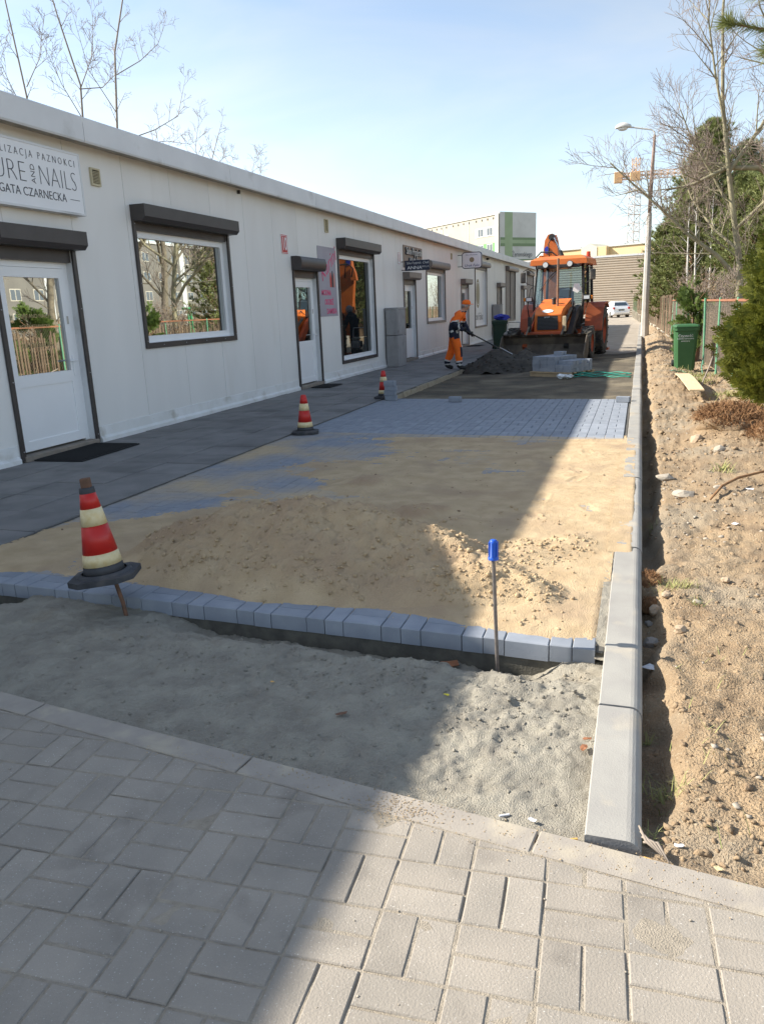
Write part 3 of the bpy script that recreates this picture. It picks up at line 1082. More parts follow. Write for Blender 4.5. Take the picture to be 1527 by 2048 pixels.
scatter_on('clods', z_sub, (-3.6, -0.14, 1.95, 3.25), 6000, 0.0012, 0.011, 'grey_sand', 71,
           lambda x, y: np.clip(0.12 + 0.9 * sstep(2.5, 2.95, y) * sstep(-2.6, -1.8, x) + 0.5 * sstep(-0.9, -0.5, x) * sstep(2.2, 2.6, y), 0, 1), parent=sub, power=7)
scatter_on('sand_clods', z_sand, (-3.0, -0.2, 3.35, 5.6), 9000, 0.0015, 0.017, 'yellow_sand', 81,
           lambda x, y: np.clip(sstep(0.02, 0.12, z_sand(x, y)) * 0.45 + 0.9 * sstep(-1.1, -0.8, x) * sstep(0.012, 0.03, z_sand(x, y)) + 0.02, 0, 1), parent=sand, power=7)
scatter_on('pebbles', z_sand, (-4.0, -0.2, 4.4, 8.9), 260, 0.003, 0.016, 'clod', 91, parent=sand, power=3)

_rs = np.random.RandomState(12)
_x = np.concatenate([_rs.normal(-0.62, 0.07, 420), _rs.uniform(-1.6, 0.3, 500)])
_y = np.concatenate([_rs.normal(1.925, 0.035, 420), 1.84 - 0.135 * _rs.normal(0, 0.4, 500)])
_y[420:] = 1.86 - 0.135 * _x[420:] + _rs.normal(0, 0.05, 500)
scatter('sand_grains', np.stack([_x, _y, 0 * _x + 0.0035], -1), _rs.uniform(0.0008, 0.0028, len(_x)), 'yellow_sand', 13, 0.6, old)
scatter_on('grit', lambda x, y: 0 * x + 0.001, (-2.4, 0.9, 0.95, 2.2), 420, 0.0008, 0.0045, 'rubble', 131, lambda x, y: (y < edge_y(0) - 0.135 * x) * 1.0, parent=old, power=4)
# ---- old slab walk along the shop fronts
walk = plane('sidewalk', -6.36, -4.1, -6, 60, 0.004, 'slab_joint', label='old grey slab walk along the shop fronts')
sm = block_mesh('slab', 0.545 - 0.008, 0.5 - 0.008, 0.06, 'slab', 0.004)
for i in range(4):
    for j in range(73):
        inst('slab', sm, walk, (-6.335 + (i + 0.5) * 0.555, 2.3 + (j + 0.5) * 0.5, 0.014 + rnd.uniform(-0.003, 0.003)),
             rot=(rnd.uniform(-1, 1) * 0.008, rnd.uniform(-1, 1) * 0.008, rnd.uniform(-1, 1) * 0.004))
rest = MB()
for i in range(4):
    for j in list(range(-16, 0)) + list(range(73, 100)):
        c = Vector((-6.335 + (i + 0.5) * 0.555, 2.3 + (j + 0.5) * 0.5, 0.014))
        rest.add([c + v.co for v in sm.vertices], [tuple(p.vertices) for p in sm.polygons])
tag(rest.build('slab_field', 'slab', walk, fix=False), None, None, None, 'stuff')
e_ = MB()
yy = 12.55
while yy < 19.0:
    ln = rnd.uniform(0.4, 0.55)
    e_.box((-4.112, yy, -0.14), (-4.075 + rnd.uniform(-0.012, 0.01), yy + ln - 0.012, 0.006 - rnd.uniform(0, 0.02)), bev=0.005)
    yy += ln
e_.build('slab_edge', 'slab_edge', walk)

# ---- dug-out bed beyond the new blocks, road of packed dirt behind the machine


def z_bed(X, Y):
    z = -0.10 + 0.014 * fbm(X * 0.5, Y * 2.5, 1.5, 4, 0.6, seed=61) + 0.006 * fbm(X, Y, 12, 3, seed=63)
    z = z + 0.07 * sstep(14.5, 19.0, Y) * sstep(-3.2, -1.2, X)
    z = z + 0.02 * sstep(-0.5, -0.15, X)
    return z


me = grid_mesh('excavated_bed', np.linspace(-4.1, -0.08, 130), np.concatenate([np.arange(12.38, 16, 0.045), np.arange(16, 24, 0.09)]), z_bed, 'dark_bed')
gobj('excavated_bed', me, None, 'dark moist levelled bed beyond the new blocks', 'structure')
me = grid_mesh('road', np.linspace(-9.0, 0.8, 70), np.concatenate([np.arange(19.5, 40, 0.25), np.arange(40, 130, 1.5)]),
               lambda X, Y: -0.055 - 0.07 * sstep(23.0, 20.0, Y) + 0.02 * fbm(X, Y, 0.8, 4, seed=65) + 0.01 * fbm(X, Y, 4, 2, seed=66) - 0.2 * sstep(-0.1, 0.3, X) * sstep(40, 30, Y) - 0.3 * (X < -6.3) * (Y < 52), 'dirt_road')
gobj('road', me, None, 'unpaved dusty lane leading past the machine', 'structure')

# moist gravel heap in front of the loader bucket


def z_heap(X, Y):
    h = 0
    for (px, py, r, hh) in ((-3.3, 19.4, 1.05, 0.56), (-2.68, 19.6, 0.95, 0.50), (-3.9, 19.3, 0.55, 0.16), (-2.2, 20.3, 0.9, 0.30), (-3.1, 20.6, 0.9, 0.3)):
        d = np.hypot(X - px, (Y - py) * 0.9) + 0.12 * fbm(X, Y, 2.5, 3, seed=67)
        h = np.maximum(h, hh * np.clip(1 - d / r, 0, 1) ** 0.9)
    return -0.12 + h * 1.05 + 0.03 * fbm(X, Y, 6, 4, 0.6, seed=68) + 0.012 * fbm(X, Y, 25, 2, seed=69)


me = grid_mesh('gravel_heap', np.arange(-4.6, -1.2, 0.03), np.arange(18.3, 21.6, 0.03), z_heap, 'gravel_pile')
heap = gobj('gravel_heap', me, None, 'dark moist gravel heap in front of the loader bucket', 'stuff')
scatter_on('gravel_clods', z_heap, (-4.3, -1.6, 18.5, 20.8), 900, 0.006, 0.05, 'gravel_pile', 73, parent=heap, power=4)

# ---- kerb on the right side of the paving
kerb = MB()
kerb.box((-0.088, 1.94, -0.33), (0.058, 62, -0.2))
kerb = kerb.build('kerb', 'kerb_concrete')
tag(kerb, 'line of pale concrete kerb stones edging the new paving', None, None, 'structure')


def kerb_mesh(name, ln):
    prof = [(-0.090, -0.30), (-0.090, 0.016), (-0.086, 0.020)]
    prof += [(0.022 + 0.042 * math.sin(a), 0.020 - 0.042 * (1 - math.cos(a))) for a in np.linspace(0.0, PI / 2 * 0.92, 6)]
    prof += [(0.067, -0.06), (0.070, -0.30)]
    b_ = MB()
    n = len(prof)
    g_ = 0.003
    vs = [(x, g_, z) for x, z in prof] + [(x, ln - g_, z) for x, z in prof]
    b_.add(vs, [(i, (i + 1) % n, n + (i + 1) % n, n + i) for i in range(n)], 0, False)
    b_.add(vs, [tuple(range(n)), tuple(range(2 * n - 1, n - 1, -1))], 1, False)
    return b_.mesh(name, ['kerb_concrete', 'kerb_cut'])


km = kerb_mesh('kerb_stone', 1.0)
k0 = kerb_mesh('kerb_stone_short', 0.76)
inst('kerb_stone', k0, kerb, (0, 1.925, 0), 0)
for j in range(48):
    y = 2.685 + j * 1.0
    o = inst('kerb_stone', km, kerb, (rnd.uniform(-0.003, 0.003), y, rnd.uniform(-0.004, 0.004)), rot=(0, rnd.uniform(-0.01, 0.01), rnd.uniform(-0.002, 0.002)))
# crushed concrete between kerb and blocks, sand dusted on the far kerb stones
me = grid_mesh('kerb_backfill', np.linspace(-0.132, -0.086, 6), np.arange(3.18, 12.5, 0.012),
               lambda X, Y: 0.011 - 0.064 * (Y > 8.7) + 0.008 * fbm(X, Y, 30, 3, seed=77) - 0.045 * sstep(3.35, 3.2, Y), 'grey_sand')
gobj('backfill', me, kerb, None, 'stuff')


def z_dust(X, Y):
    return 0.0205 + 0.010 * fbm(X, Y, 2.6, 4, 0.6, seed=78) + 0.002 * fbm(X, Y, 30, 2, seed=79) - 0.008 - 0.02 * sstep(0.0, 0.03, X) + 0.011 * sstep(4.5, 4.62, Y) * sstep(9.2, 7.5, Y) - 0.02 * sstep(4.65, 4.5, Y)


me = grid_mesh('sand_dust', np.linspace(-0.135, 0.03, 14), np.arange(4.3, 9.6, 0.0135), z_dust, 'yellow_sand', keep=lambda X, Y, Z: Z > 0.017)
gobj('dust', me, sand, None, 'stuff')

# ---- dug-over soil on the right


def z_soil(X, Y):
    d = X - 0.067
    w = 0.062 + 0.035 * fbm(X * 0, Y, 1.3, 4, 0.6, seed=81) * 2 + 0.03 * fbm(X, Y, 5, 3, seed=82) + 0.04 * sstep(4.5, 6, Y)
    trench = (0.10 + 0.08 * sstep(4.5, 6, Y)) * sstep(w + 0.07, w - 0.04, d) * sstep(2.0, 2.25, Y)
    trench = trench * (1 - 0.75 * np.exp(-((Y - 4.28) / 0.16) ** 2)) * (1 - 0.5 * np.exp(-((Y - 2.95) / 0.12) ** 2))
    lvl = -0.035 + 0.05 * fbm(X, Y, 0.7, 3, seed=83) + 0.11 * sstep(11.5, 14.5, Y) * np.exp(-((X - 0.55) / 0.35) ** 2)
    lvl = lvl - 0.05 * sstep(4.8, 5.6, Y) * sstep(10.5, 8.5, Y) * sstep(0.9, 0.2, X)
    lvl = lvl + 0.16 * np.exp(-(((X - 1.15) / 0.5) ** 2 + ((Y - 9.3) / 0.7) ** 2)) + 0.10 * sstep(24, 29, Y) * sstep(0.3, 0.7, X)
    r = 0.032 * fbm(X, Y, 2.6, 4, 0.6, seed=85) + 0.018 * fbm(X, Y, 9, 4, 0.6, seed=87) + 0.008 * fbm(X, Y, 30, 4, 0.65, seed=88)
    r = r + 0.020 * np.maximum(fbm(X, Y, 6, 3, 0.6, seed=89) - 0.1, 0)
    z = lvl - trench + r * (1 + 0.4 * sstep(8, 14, Y))
    z = np.minimum(z, 0.0 + 5 * sstep(0.1, 0.3, X)) if True else z
    near = edge = Y - (1.908 - 0.135 * X)
    z = np.where(near < 0.12, z * sstep(-0.02, 0.12, near) + (-0.012 + 0.006 * fbm(X, Y, 12, 3, seed=90)) * (1 - sstep(-0.02, 0.12, near)), z)
    return np.where(near < -0.008, -0.10, z)


xs = np.concatenate([np.arange(0.058, 1.7, 0.0145), np.geomspace(1.72, 60, 40)])
yl, s_ = [1.3], 0.0145
while yl[-1] < 110:
    yl.append(yl[-1] + s_)
    if yl[-1] > 4.5:
        s_ *= 1.013
me = grid_mesh('soil', xs, np.array(yl), z_soil, 'soil')
soil = gobj('soil', me, None, 'dug-over dry sandy soil between kerb and fence', 'structure')
scatter_on('clods', z_soil, (0.12, 1.4, 1.95, 9.0), 7000, 0.0015, 0.018, 'clod', 101,
           lambda x, y: np.clip(0.25 + 0.7 * sstep(0.12, 0.3, fbm(x, y, 1.2, 3, seed=102)) + 0.4 * sstep(5, 6, y), 0, 1) * (y > edge_y(0) - 0.135 * x + 0.05), parent=soil, power=6)
scatter_on('clods', z_soil, (0.12, 2.2, 8.0, 26.0), 3000, 0.004, 0.045, 'clod', 111, parent=soil, power=5)
scatter_on('rubble_bits', z_soil, (0.12, 1.5, 2.1, 11.0), 600, 0.002, 0.020, 'rubble', 121,
           lambda x, y: np.clip(0.10 + 0.9 * np.exp(-((x - 0.45) / 0.3) ** 2) * sstep(4.5, 5.2, y), 0, 1), parent=soil, power=3.5)


def zs(x, y):
    return float(z_soil(np.array([[x]]), np.array([[y]]))[0, 0])


# stones that can be told apart
for (x, y, r, m, fl, lb) in [
        (0.135, 3.98, 0.042, 'stone_tan', 0.75, 'round tan stone beside a sod of roots at the kerb'),
        (0.185, 4.04, 0.028, 'stone_tan', 0.8, 'small tan stone touching the bigger round one by the sod'),
        (0.115, 3.63, 0.045, 'stone_grey', 0.75, 'round grey-brown stone at the rim of the kerb trench'),
        (0.235, 3.57, 0.030, 'stone_tan', 0.8, 'lone pale stone on the sand right of the kerb trench'),
        (0.105, 3.88, 0.024, 'stone_grey', 0.7, 'small pale pebble under the lower root sod'),
        (0.335, 4.00, 0.022, 'rubble', 0.8, 'crumbled pale lump lying on the ochre sand'),
        (0.50, 4.35, 0.026, 'stone_tan', 0.7, 'tan pebble beside a dark clod on bare soil'),
        (0.38, 6.45, 0.095, 'rubble', 0.45, 'flat chunk of broken concrete in the soil'),
        (0.62, 8.85, 0.085, 'stone_tan', 0.7, 'large round ochre stone near the shrub roots'),
        (0.80, 8.2, 0.06, 'rubble', 0.7, 'pale angular stone below the shrub roots'),
        (0.26, 7.2, 0.075, 'rubble', 0.5, 'angular grey lump sticking out of the trench edge'),
        (0.66, 6.6, 0.05, 'rubble', 0.6, 'pale stone at the end of the bent root')]:
    o = inst('stone', rock_mesh('stone', m, int(1000 * x + 100 * y), fl), None, (x, y, zs(x, y) + r * 0.25), rnd.uniform(0, 6), scale=(r, r, r))
    tag(o, lb, 'stone')

# ================================================================== SHOP PAVILION
XW = -6.34
EAVE = 3.45
shop = thing('shop_pavilion', 'long low white panel-clad shop pavilion with flat roof', 'building', (0, 0, 0))
DOORS = [(6.58, 7.88), (14.0, 15.22), (21.4, 22.66), (28.85, 30.15), (36.45, 37.75), (44.05, 45.4)]
DTOP = 2.28
WINS = [(9.08, 11.6, 1.09, 2.72), (16.4, 18.88, 0.33, 2.80), (23.9, 26.35, 1.0, 2.68), (31.4, 33.95, 0.62, 3.02), (38.9, 42.0, 0.68, 3.10), (46.4, 49.4, 0.68, 3.10)]
OPEN = [(a, b_, 0.0, DTOP) for a, b_ in DOORS] + WINS

# core behind the cladding
b = MB()
b.box((-15.0, -6, -0.3), (XW - 0.16, 52.5, 3.3))
b.build('core', 'panel_joint', shop)
# wall panels with the openings left out
PW = 1.07
y = -5.99
while y < 52:
    y0, y1 = y + 0.003, y + PW - 0.003
    ycuts, zcuts = {y0, y1}, {0.02, EAVE + 0.12}
    for a, b_, c_, d in OPEN:
        if a < y1 and b_ > y0:
            ycuts |= {max(a, y0), min(b_, y1)}
            zcuts |= {max(c_, 0.02), d}
    ys_, zs_ = sorted(ycuts), sorted(zcuts)
    full = [(c_, d) for a, b_, c_, d in OPEN if a <= y0 and b_ >= y1]
    p, p_low = MB(), MB()
    for i in range(len(ys_) - 1):
        for k in range(len(zs_) - 1):
            cy, cz = (ys_[i] + ys_[i + 1]) / 2, (zs_[k] + zs_[k + 1]) / 2
            if any(a < cy < b_ and c_ < cz < d for a, b_, c_, d in OPEN):
                continue
            (p_low if full and cz < full[0][0] else p).add([(XW, ys_[i], zs_[k]), (XW, ys_[i + 1], zs_[k]), (XW, ys_[i + 1], zs_[k + 1]), (XW, ys_[i], zs_[k + 1])], [(0, 1, 2, 3)])
    for k in range(len(zs_) - 1):
        for ye in (y0, y1):
            cz = (zs_[k] + zs_[k + 1]) / 2
            if not any(a - 0.01 < ye < b_ + 0.01 and c_ < cz < d for a, b_, c_, d in OPEN):
                (p_low if full and cz < full[0][0] else p).add([(XW, ye, zs_[k]), (XW - 0.011, ye, zs_[k]), (XW - 0.011, ye, zs_[k + 1]), (XW, ye, zs_[k + 1])], [(0, 1, 2, 3)])
    if p.f:
        p.build('wall_panel', 'panel', shop)
    if p_low.f:
        p_low.build('wall_panel', 'panel', shop)
    y += PW
b = MB()
for zc in (0.03,):
    pass
# groove backing between panels
segs = sorted([(a, b_) for a, b_, c_, d in OPEN])
b.add([(XW - 0.012, -6, EAVE - 0.33), (XW - 0.012, 52.4, EAVE - 0.33), (XW - 0.012, 52.4, EAVE + 0.1), (XW - 0.012, -6, EAVE + 0.1)], [(0, 1, 2, 3)])
lo = -6.0
ends = []
for a, b_ in segs:
    ends.append((lo, a))
    lo = b_
ends.append((lo, 52.4))
for a, b_ in ends:
    b.add([(XW - 0.0125, a, 0), (XW - 0.0125, b_, 0), (XW - 0.0125, b_, 2.71), (XW - 0.0125, a, 2.71)], [(0, 1, 2, 3)])
b.build('panel_backing', 'panel_joint', shop)

# plinth flashing, stepped out over the walk, in lengths between the doors
cur = -6.0
for a, b_ in DOORS + [(52.4, 52.5)]:
    yy = cur
    while yy < a - 0.05:
        e1 = min(yy + 2.6, a - 0.03)
        p = MB()
        p.prism([(XW + 0.002, 0.21), (XW + 0.012, 0.205), (XW + 0.016, 0.09), (XW + 0.045, 0.06), (XW + 0.045, 0.012), (XW + 0.002, 0.012)], 'y', yy, e1 - 0.004)
        n_ = int((e1 - yy) / 0.45)
        for q in range(n_):
            p.ball((XW + 0.015, yy + 0.25 + q * 0.45, 0.15), 0.006, 0, 6, 4)
        p.build('plinth_flashing', 'flashing', shop)
        yy = e1
    cur = b_ + 0.03
# roof: fascia lengths, soffit, felt
XF = -6.09
b = MB()
b.box((-15.3, -6.3, 3.52), (XF - 0.02, 52.8, 3.66))
b.build('roof', 'roof_felt', shop)
b = MB()
b.box((XF - 0.30, -6.3, EAVE + 0.04), (XF - 0.012, 52.75, EAVE + 0.06))
b.build('soffit', 'soffit', shop)
yy = -5.5
while yy < 52:
    e1 = min(yy + 3.38, 52.8)
    p = MB()
    p.prism([(XF - 0.10, 3.70), (XF - 0.012, 3.722), (XF, 3.71), (XF, EAVE + 0.02), (XF - 0.012, EAVE), (XF - 0.03, EAVE + 0.012), (XF - 0.03, 3.66), (XF - 0.10, 3.67)], 'y', yy + 0.004, e1 - 0.004)
    p.build('fascia', 'fascia', shop)
    yy = e1
b = MB().box((-7.6, 17.0, 3.66), (-6.6, 18.0, 3.86), bev=0.02)
b.build('roof_hatch', 'fascia', shop)
for yy in (5.9, 20.4, 33.5, 41.0):
    MB().cyl((-9.5, yy, 3.6), (-9.5, yy, 4.05), 0.07, 0.07, 10).build('vent_pipe', 'steel', shop)


def frame_rect(p, x0, x1, y0, y1, z0, z1, w, mi=0, sides='lrtb'):
    if 'l' in sides:
        p.box((x0, y0, z0), (x1, y0 + w, z1), mi)
    if 'r' in sides:
        p.box((x0, y1 - w, z0), (x1, y1, z1), mi)
    if 't' in sides:
        p.box((x0, y0 + w, z1 - w), (x1, y1 - w, z1), mi)
    if 'b' in sides:
        p.box((x0, y0 + w, z0), (x1, y1 - w, z0 + w), mi)


def shutter_box(parent, y0, y1, z0, h, d, m, rounded=False):
    p = MB()
    x0 = XW + 0.003
    if rounded:
        prof = [(x0, z0), (x0 + d * 0.75, z0)] + [(x0 + d * 0.75 + d * 0.25 * math.sin(t), z0 + h / 2 - h / 2 * math.cos(t)) for t in np.linspace(0.3, PI * 0.85, 8)] + [(x0 + d * 0.5, z0 + h), (x0, z0 + h)]
    else:
        prof = [(x0, z0), (x0 + d * 0.78, z0), (x0 + d, z0 + h * 0.25), (x0 + d, z0 + h), (x0, z0 + h)]
    p.prism(prof, 'y', y0, y1)
    return p.build('shutter_box', m, parent)


def rails(parent, y0, y1, z0, z1, bottom, m):
    w = 0.055
    for a in (y0, y1 - w):
        p = MB().box((XW + 0.002, a, z0), (XW + 0.032, a + w, z1), bev=0.003)
        zz = z0 + 0.1
        while zz < z1:
            p.ball((XW + 0.033, a + w / 2, zz), 0.008, 1, 6, 4)
            zz += 0.75
        p.build('shutter_rail', [m, 'steel'], parent)
    if bottom:
        p = MB().box((XW + 0.002, y0 + w, z0), (XW + 0.030, y1 - w, z0 + 0.075), bev=0.003)
        for q in range(4):
            p.ball((XW + 0.031, y0 + (q + 0.7) * (y1 - y0) / 4.4, z0 + 0.04), 0.008, 1, 6, 4)
        p.build('sill_flashing', [m, 'steel'], parent)


def door(y0, y1, m, box_h, box_d, rounded, glass_m='glass', closed=False):
    d = bpy.data.objects.new('door', None)
    link(d, shop)
    rails(d, y0, y1, 0.03, DTOP, False, m)
    shutter_box(d, y0 - 0.01, y1 + 0.01, DTOP, box_h, box_d, m, rounded)
    MB().box((XW - 0.16, y0 + 0.03, 0.01), (XW + 0.05, y1 - 0.03, 0.075), bev=0.008).build('door_step', 'door_step', d)
    a, c = y0 + 0.055, y1 - 0.055
    if closed:
        roller(d, a, c, 0.08, DTOP, m)
        return d
    # reveal, outer frame, sash
    MB().box((XW - 0.155, a - 0.05, 0.075), (XW - 0.002, a, DTOP - 0.0)).build('reveal', 'fascia', d)
    MB().box((XW - 0.155, c, 0.075), (XW - 0.002, c + 0.05, DTOP - 0.0)).build('reveal', 'fascia', d)
    MB().box((XW - 0.15, a, DTOP - 0.13), (XW - 0.01, c, DTOP - 0.002)).build('roll_cover', 'brown_metal', d)
    zt = DTOP - 0.13
    p = MB()
    frame_rect(p, XW - 0.15, XW - 0.085, a, c, 0.075, zt, 0.065, 0, 'lrt')
    p.build('frame', 'pvc', d)
    s0, s1 = a + 0.07, c - 0.07
    p = MB()
    frame_rect(p, XW - 0.14, XW - 0.070, s0, s1, 0.10, zt - 0.07, 0.105)
    p.box((XW - 0.14, s0 + 0.105, 0.80), (XW - 0.070, s1 - 0.105, 0.93))
    p.build('sash', 'pvc', d)
    MB().box((XW - 0.128, s0 + 0.105, 0.205), (XW - 0.082, s1 - 0.105, 0.80)).build('door_panel', 'pvc', d)
    p = MB()
    p.add([(XW - 0.100, s0 + 0.1, 0.925), (XW - 0.100, s1 - 0.1, 0.925), (XW - 0.100, s1 - 0.1, zt - 0.17), (XW - 0.100, s0 + 0.1, zt - 0.17)], [(0, 1, 2, 3)])
    p.build('pane', glass_m, d)
    p = MB()
    hy = s1 - 0.05
    p.box((XW - 0.069, hy - 0.016, 0.86), (XW - 0.060, hy + 0.016, 1.10), bev=0.003)
    p.cyl((XW - 0.062, hy, 1.04), (XW - 0.015, hy, 1.04), 0.009, n=8)
    p.cyl((XW - 0.018, hy + 0.008, 1.04), (XW - 0.018, hy - 0.12, 1.04), 0.010, n=8)
    p.build('handle', 'pvc', d)
    MB().box((XW - 0.069, hy - 0.014, 1.46), (XW - 0.062, hy + 0.014, 1.55), bev=0.003).build('lock', 'steel', d)
    return d


def roller(parent, a, c, z0, z1, m):
    """Closed roller shutter: one wavy curtain of slats."""
    p = MB()
    n_ = int((z1 - z0) / 0.055)
    prof = []
    for q in range(n_):
        z = z0 + q * 0.055
        prof += [(XW - 0.03, z), (XW - 0.012, z + 0.012), (XW - 0.012, z + 0.042), (XW - 0.03, z + 0.054)]
    prof.append((XW - 0.03, z1))
    vs = [(x, a, z) for x, z in prof] + [(x, c, z) for x, z in prof]
    k_ = len(prof)
    p.add(vs, [(i, i + 1, k_ + i + 1, k_ + i) for i in range(k_ - 1)])
    o_ = p.build('shutter_curtain', 'shutter_slat', parent)
    o_['kind'] = 'stuff'


def window(y0, y1, z0, z1, m, box_h, box_d, rounded, pane_m='glass', closed=False, mull=False):
    d = bpy.data.objects.new('window', None)
    link(d, shop)
    rails(d, y0, y1, z0, z1, True, m)
    shutter_box(d, y0 - 0.005, y1 + 0.005, z1, box_h, box_d, m, rounded)
    a, c, lo_ = y0 + 0.055, y1 - 0.055, z0 + 0.075
    if closed:
        roller(d, a, c, lo_, z1, m)
        if mull:
            MB().box((XW - 0.01, (a + c) / 2 - 0.03, lo_), (XW + 0.02, (a + c) / 2 + 0.03, z1)).build('shutter_mullion', m, d)
        return d
    MB().box((XW - 0.155, a - 0.05, lo_), (XW - 0.002, a, z1)).build('reveal', 'fascia', d)
    MB().box((XW - 0.155, c, lo_), (XW - 0.002, c + 0.05, z1)).build('reveal', 'fascia', d)
    MB().box((XW - 0.155, a, lo_ - 0.04), (XW - 0.004, c, lo_ + 0.004)).build('sill', 'pvc', d)
    MB().box((XW - 0.15, a, z1 - 0.10), (XW - 0.004, c, z1 - 0.002)).build('roll_cover', m, d)
    p = MB()
    frame_rect(p, XW - 0.15, XW - 0.075, a, c, lo_ + 0.005, z1 - 0.10, 0.085)
    p.build('frame', 'pvc', d)
    p = MB()
    p.add([(XW - 0.105, a + 0.08, lo_ + 0.08), (XW - 0.105, c - 0.08, lo_ + 0.08), (XW - 0.105, c - 0.08, z1 - 0.18), (XW - 0.105, a + 0.08, z1 - 0.18)], [(0, 1, 2, 3)])
    p.build('pane', pane_m, d)
    return d


d1 = door(*DOORS[0], 'brown_metal', 0.20, 0.21, False)
door(*DOORS[1], 'brown_metal', 0.25, 0.22, True)
door(*DOORS[2], 'brown_metal_b', 0.19, 0.20, False)
door(*DOORS[3], 'brown_metal_b', 0.19, 0.19, False, 'glass_far')
door(*DOORS[4], 'brown_metal_b', 0.20, 0.19, False, closed=True)
door(*DOORS[5], 'brown_metal_b', 0.20, 0.19, False, closed=True)
w1 = window(*WINS[0], 'brown_metal', 0.20, 0.22, False)
window(*WINS[1], 'brown_metal', 0.22, 0.22, False)
window(*WINS[2], 'brown_metal_b', 0.22, 0.21, True)
w4 = window(*WINS[3], 'brown_metal_b', 0.20, 0.20, True, 'sign_white')
window(*WINS[4], 'brown_metal_b', 0.21, 0.20, True, closed=True, mull=True)
window(*WINS[5], 'brown_metal_b', 0.21, 0.20, True, closed=True)
# lettering stuck to the first door's pane and the oval on the far display window
DX, UZ = (0, 1, 0), (0, 0, 1)
for s_, z_, sz in (('PURE AND NAILS', 1.56, 0.062), ('AGATA CZARNECKA', 1.45, 0.050), ('TEL: 781 018 265', 1.24, 0.068)):
    text('lettering', s_, 'gold', sz, (XW - 0.0975, 7.20, z_), DX, UZ, d1, thick=0.0004)
text('lettering', 'Welcome', 'gold', 0.16, (XW - 0.1025, 10.75, 1.62), DX, UZ, w1, thick=0.0004, shear=0.3, offset=-0.002)
p = MB()
for rr, mi, xx in ((1.0, 0, 0.0), (0.80, 1, 0.001), (0.74, 0, 0.002)):
    vs = [(XW - 0.1035 + xx, 32.55 + 0.42 * rr * math.cos(t), 1.98 + 0.58 * rr * math.sin(t)) for t in np.linspace(0, 2 * PI, 33)[:-1]]
    p.add(vs, [tuple(range(32))], mi)
p.build('oval_emblem', ['gold_dark', 'sign_white'], w4)
text('lettering', 'Urok Faku', 'ink', 0.42, (XW - 0.1035, 32.6, 1.05), DX, UZ, w4, thick=0.0005, shear=0.3, xs=1.05)
# wall vents
for (yv, zv, h_, w_) in ((8.44, 3.16, 0.20, 0.17), (15.85, 3.22, 0.26, 0.17), (27.35, 3.18, 0.2, 0.16)):
    v = MB()
    frame_rect(v, XW + 0.001, XW + 0.028, yv - w_ / 2, yv + w_ / 2, zv - h_ / 2, zv + h_ / 2, 0.02)
    o = v.build('wall_vent', 'vent', shop)
    MB().box((XW + 0.001, yv - w_ / 2 + 0.02, zv - h_ / 2 + 0.02), (XW + 0.006, yv + w_ / 2 - 0.02, zv + h_ / 2 - 0.02)).build('vent_opening', 'vent_dark', o)
    zz = zv - h_ / 2 + 0.028
    lm = MB().box((0, -w_ / 2 + 0.021, 0), (0.016, w_ / 2 - 0.021, 0.007)).mesh('louvre', 'vent')
    while zz < zv + h_ / 2 - 0.03:
        inst('louvre', lm, o, (XW + 0.007, yv, zz), rot=(0, 0.5, 0))
        zz += 0.017
# small eave fittings: cable clips, flood lamp
MB().box((XW, 33.9, 3.36), (XW + 0.10, 34.05, 3.44), bev=0.01).build('eave_lamp', 'machine_black', shop)
MB().box((XW, 12.05, 3.40), (XW + 0.05, 12.07, 3.455)).build('cable_clip', 'machine_black', shop)

# ------------------------------------------------------------------ signs on the wall
sg = thing('sign_board', 'white light-box sign with thin dark lettering above the first door', 'sign', (XW, 7.18, 2.68))


def at(o, p):
    return (p[0] - o.location.x, p[1] - o.location.y, p[2] - o.location.z)


SX = XW + 0.13
b = MB()
b.box(at(sg, (XW + 0.004, 6.33, 2.68)), at(sg, (SX - 0.006, 8.03, 3.33)))
b.build('sign_face', 'sign_white', sg)
b = MB()
frame_rect(b, 0.003, SX - XW, 6.32 - 7.18, 8.04 - 7.18, -0.01, 0.66, 0.024)
b.build('sign_frame', 'fascia', sg)
fx = SX - XW - 0.0045
text('lettering', 'STYLIZACJA PAZNOKCI', 'ink', 0.105, (fx, 0.10, 0.535), DX, UZ, sg, xs=0.80, spacing=1.58, offset=-0.0018)
text('lettering', 'PURE', 'ink', 0.30, (fx, -0.02, 0.335), DX, UZ, sg, 'RIGHT', xs=0.88, offset=-0.009)
text('lettering', 'NAILS', 'ink', 0.30, (fx, 0.15, 0.335), DX, UZ, sg, 'LEFT', xs=0.775, offset=-0.009)
text('lettering', 'AND', 'ink', 0.090, (fx, 0.075, 0.345), (0, 0, 1), (0, -1, 0), sg, offset=-0.001)
text('lettering', 'AGATA CZARNECKA', 'ink', 0.125, (fx, 0.02, 0.150), DX, UZ, sg, xs=0.90, offset=-0.001)
b = MB()
b.box((fx - 0.001, 0.62, 0.146), (fx + 0.001, 0.78, 0.152))
b.box((fx - 0.001, -0.74, 0.146), (fx + 0.001, -0.55, 0.152))
b.build('rule', 'ink', sg)

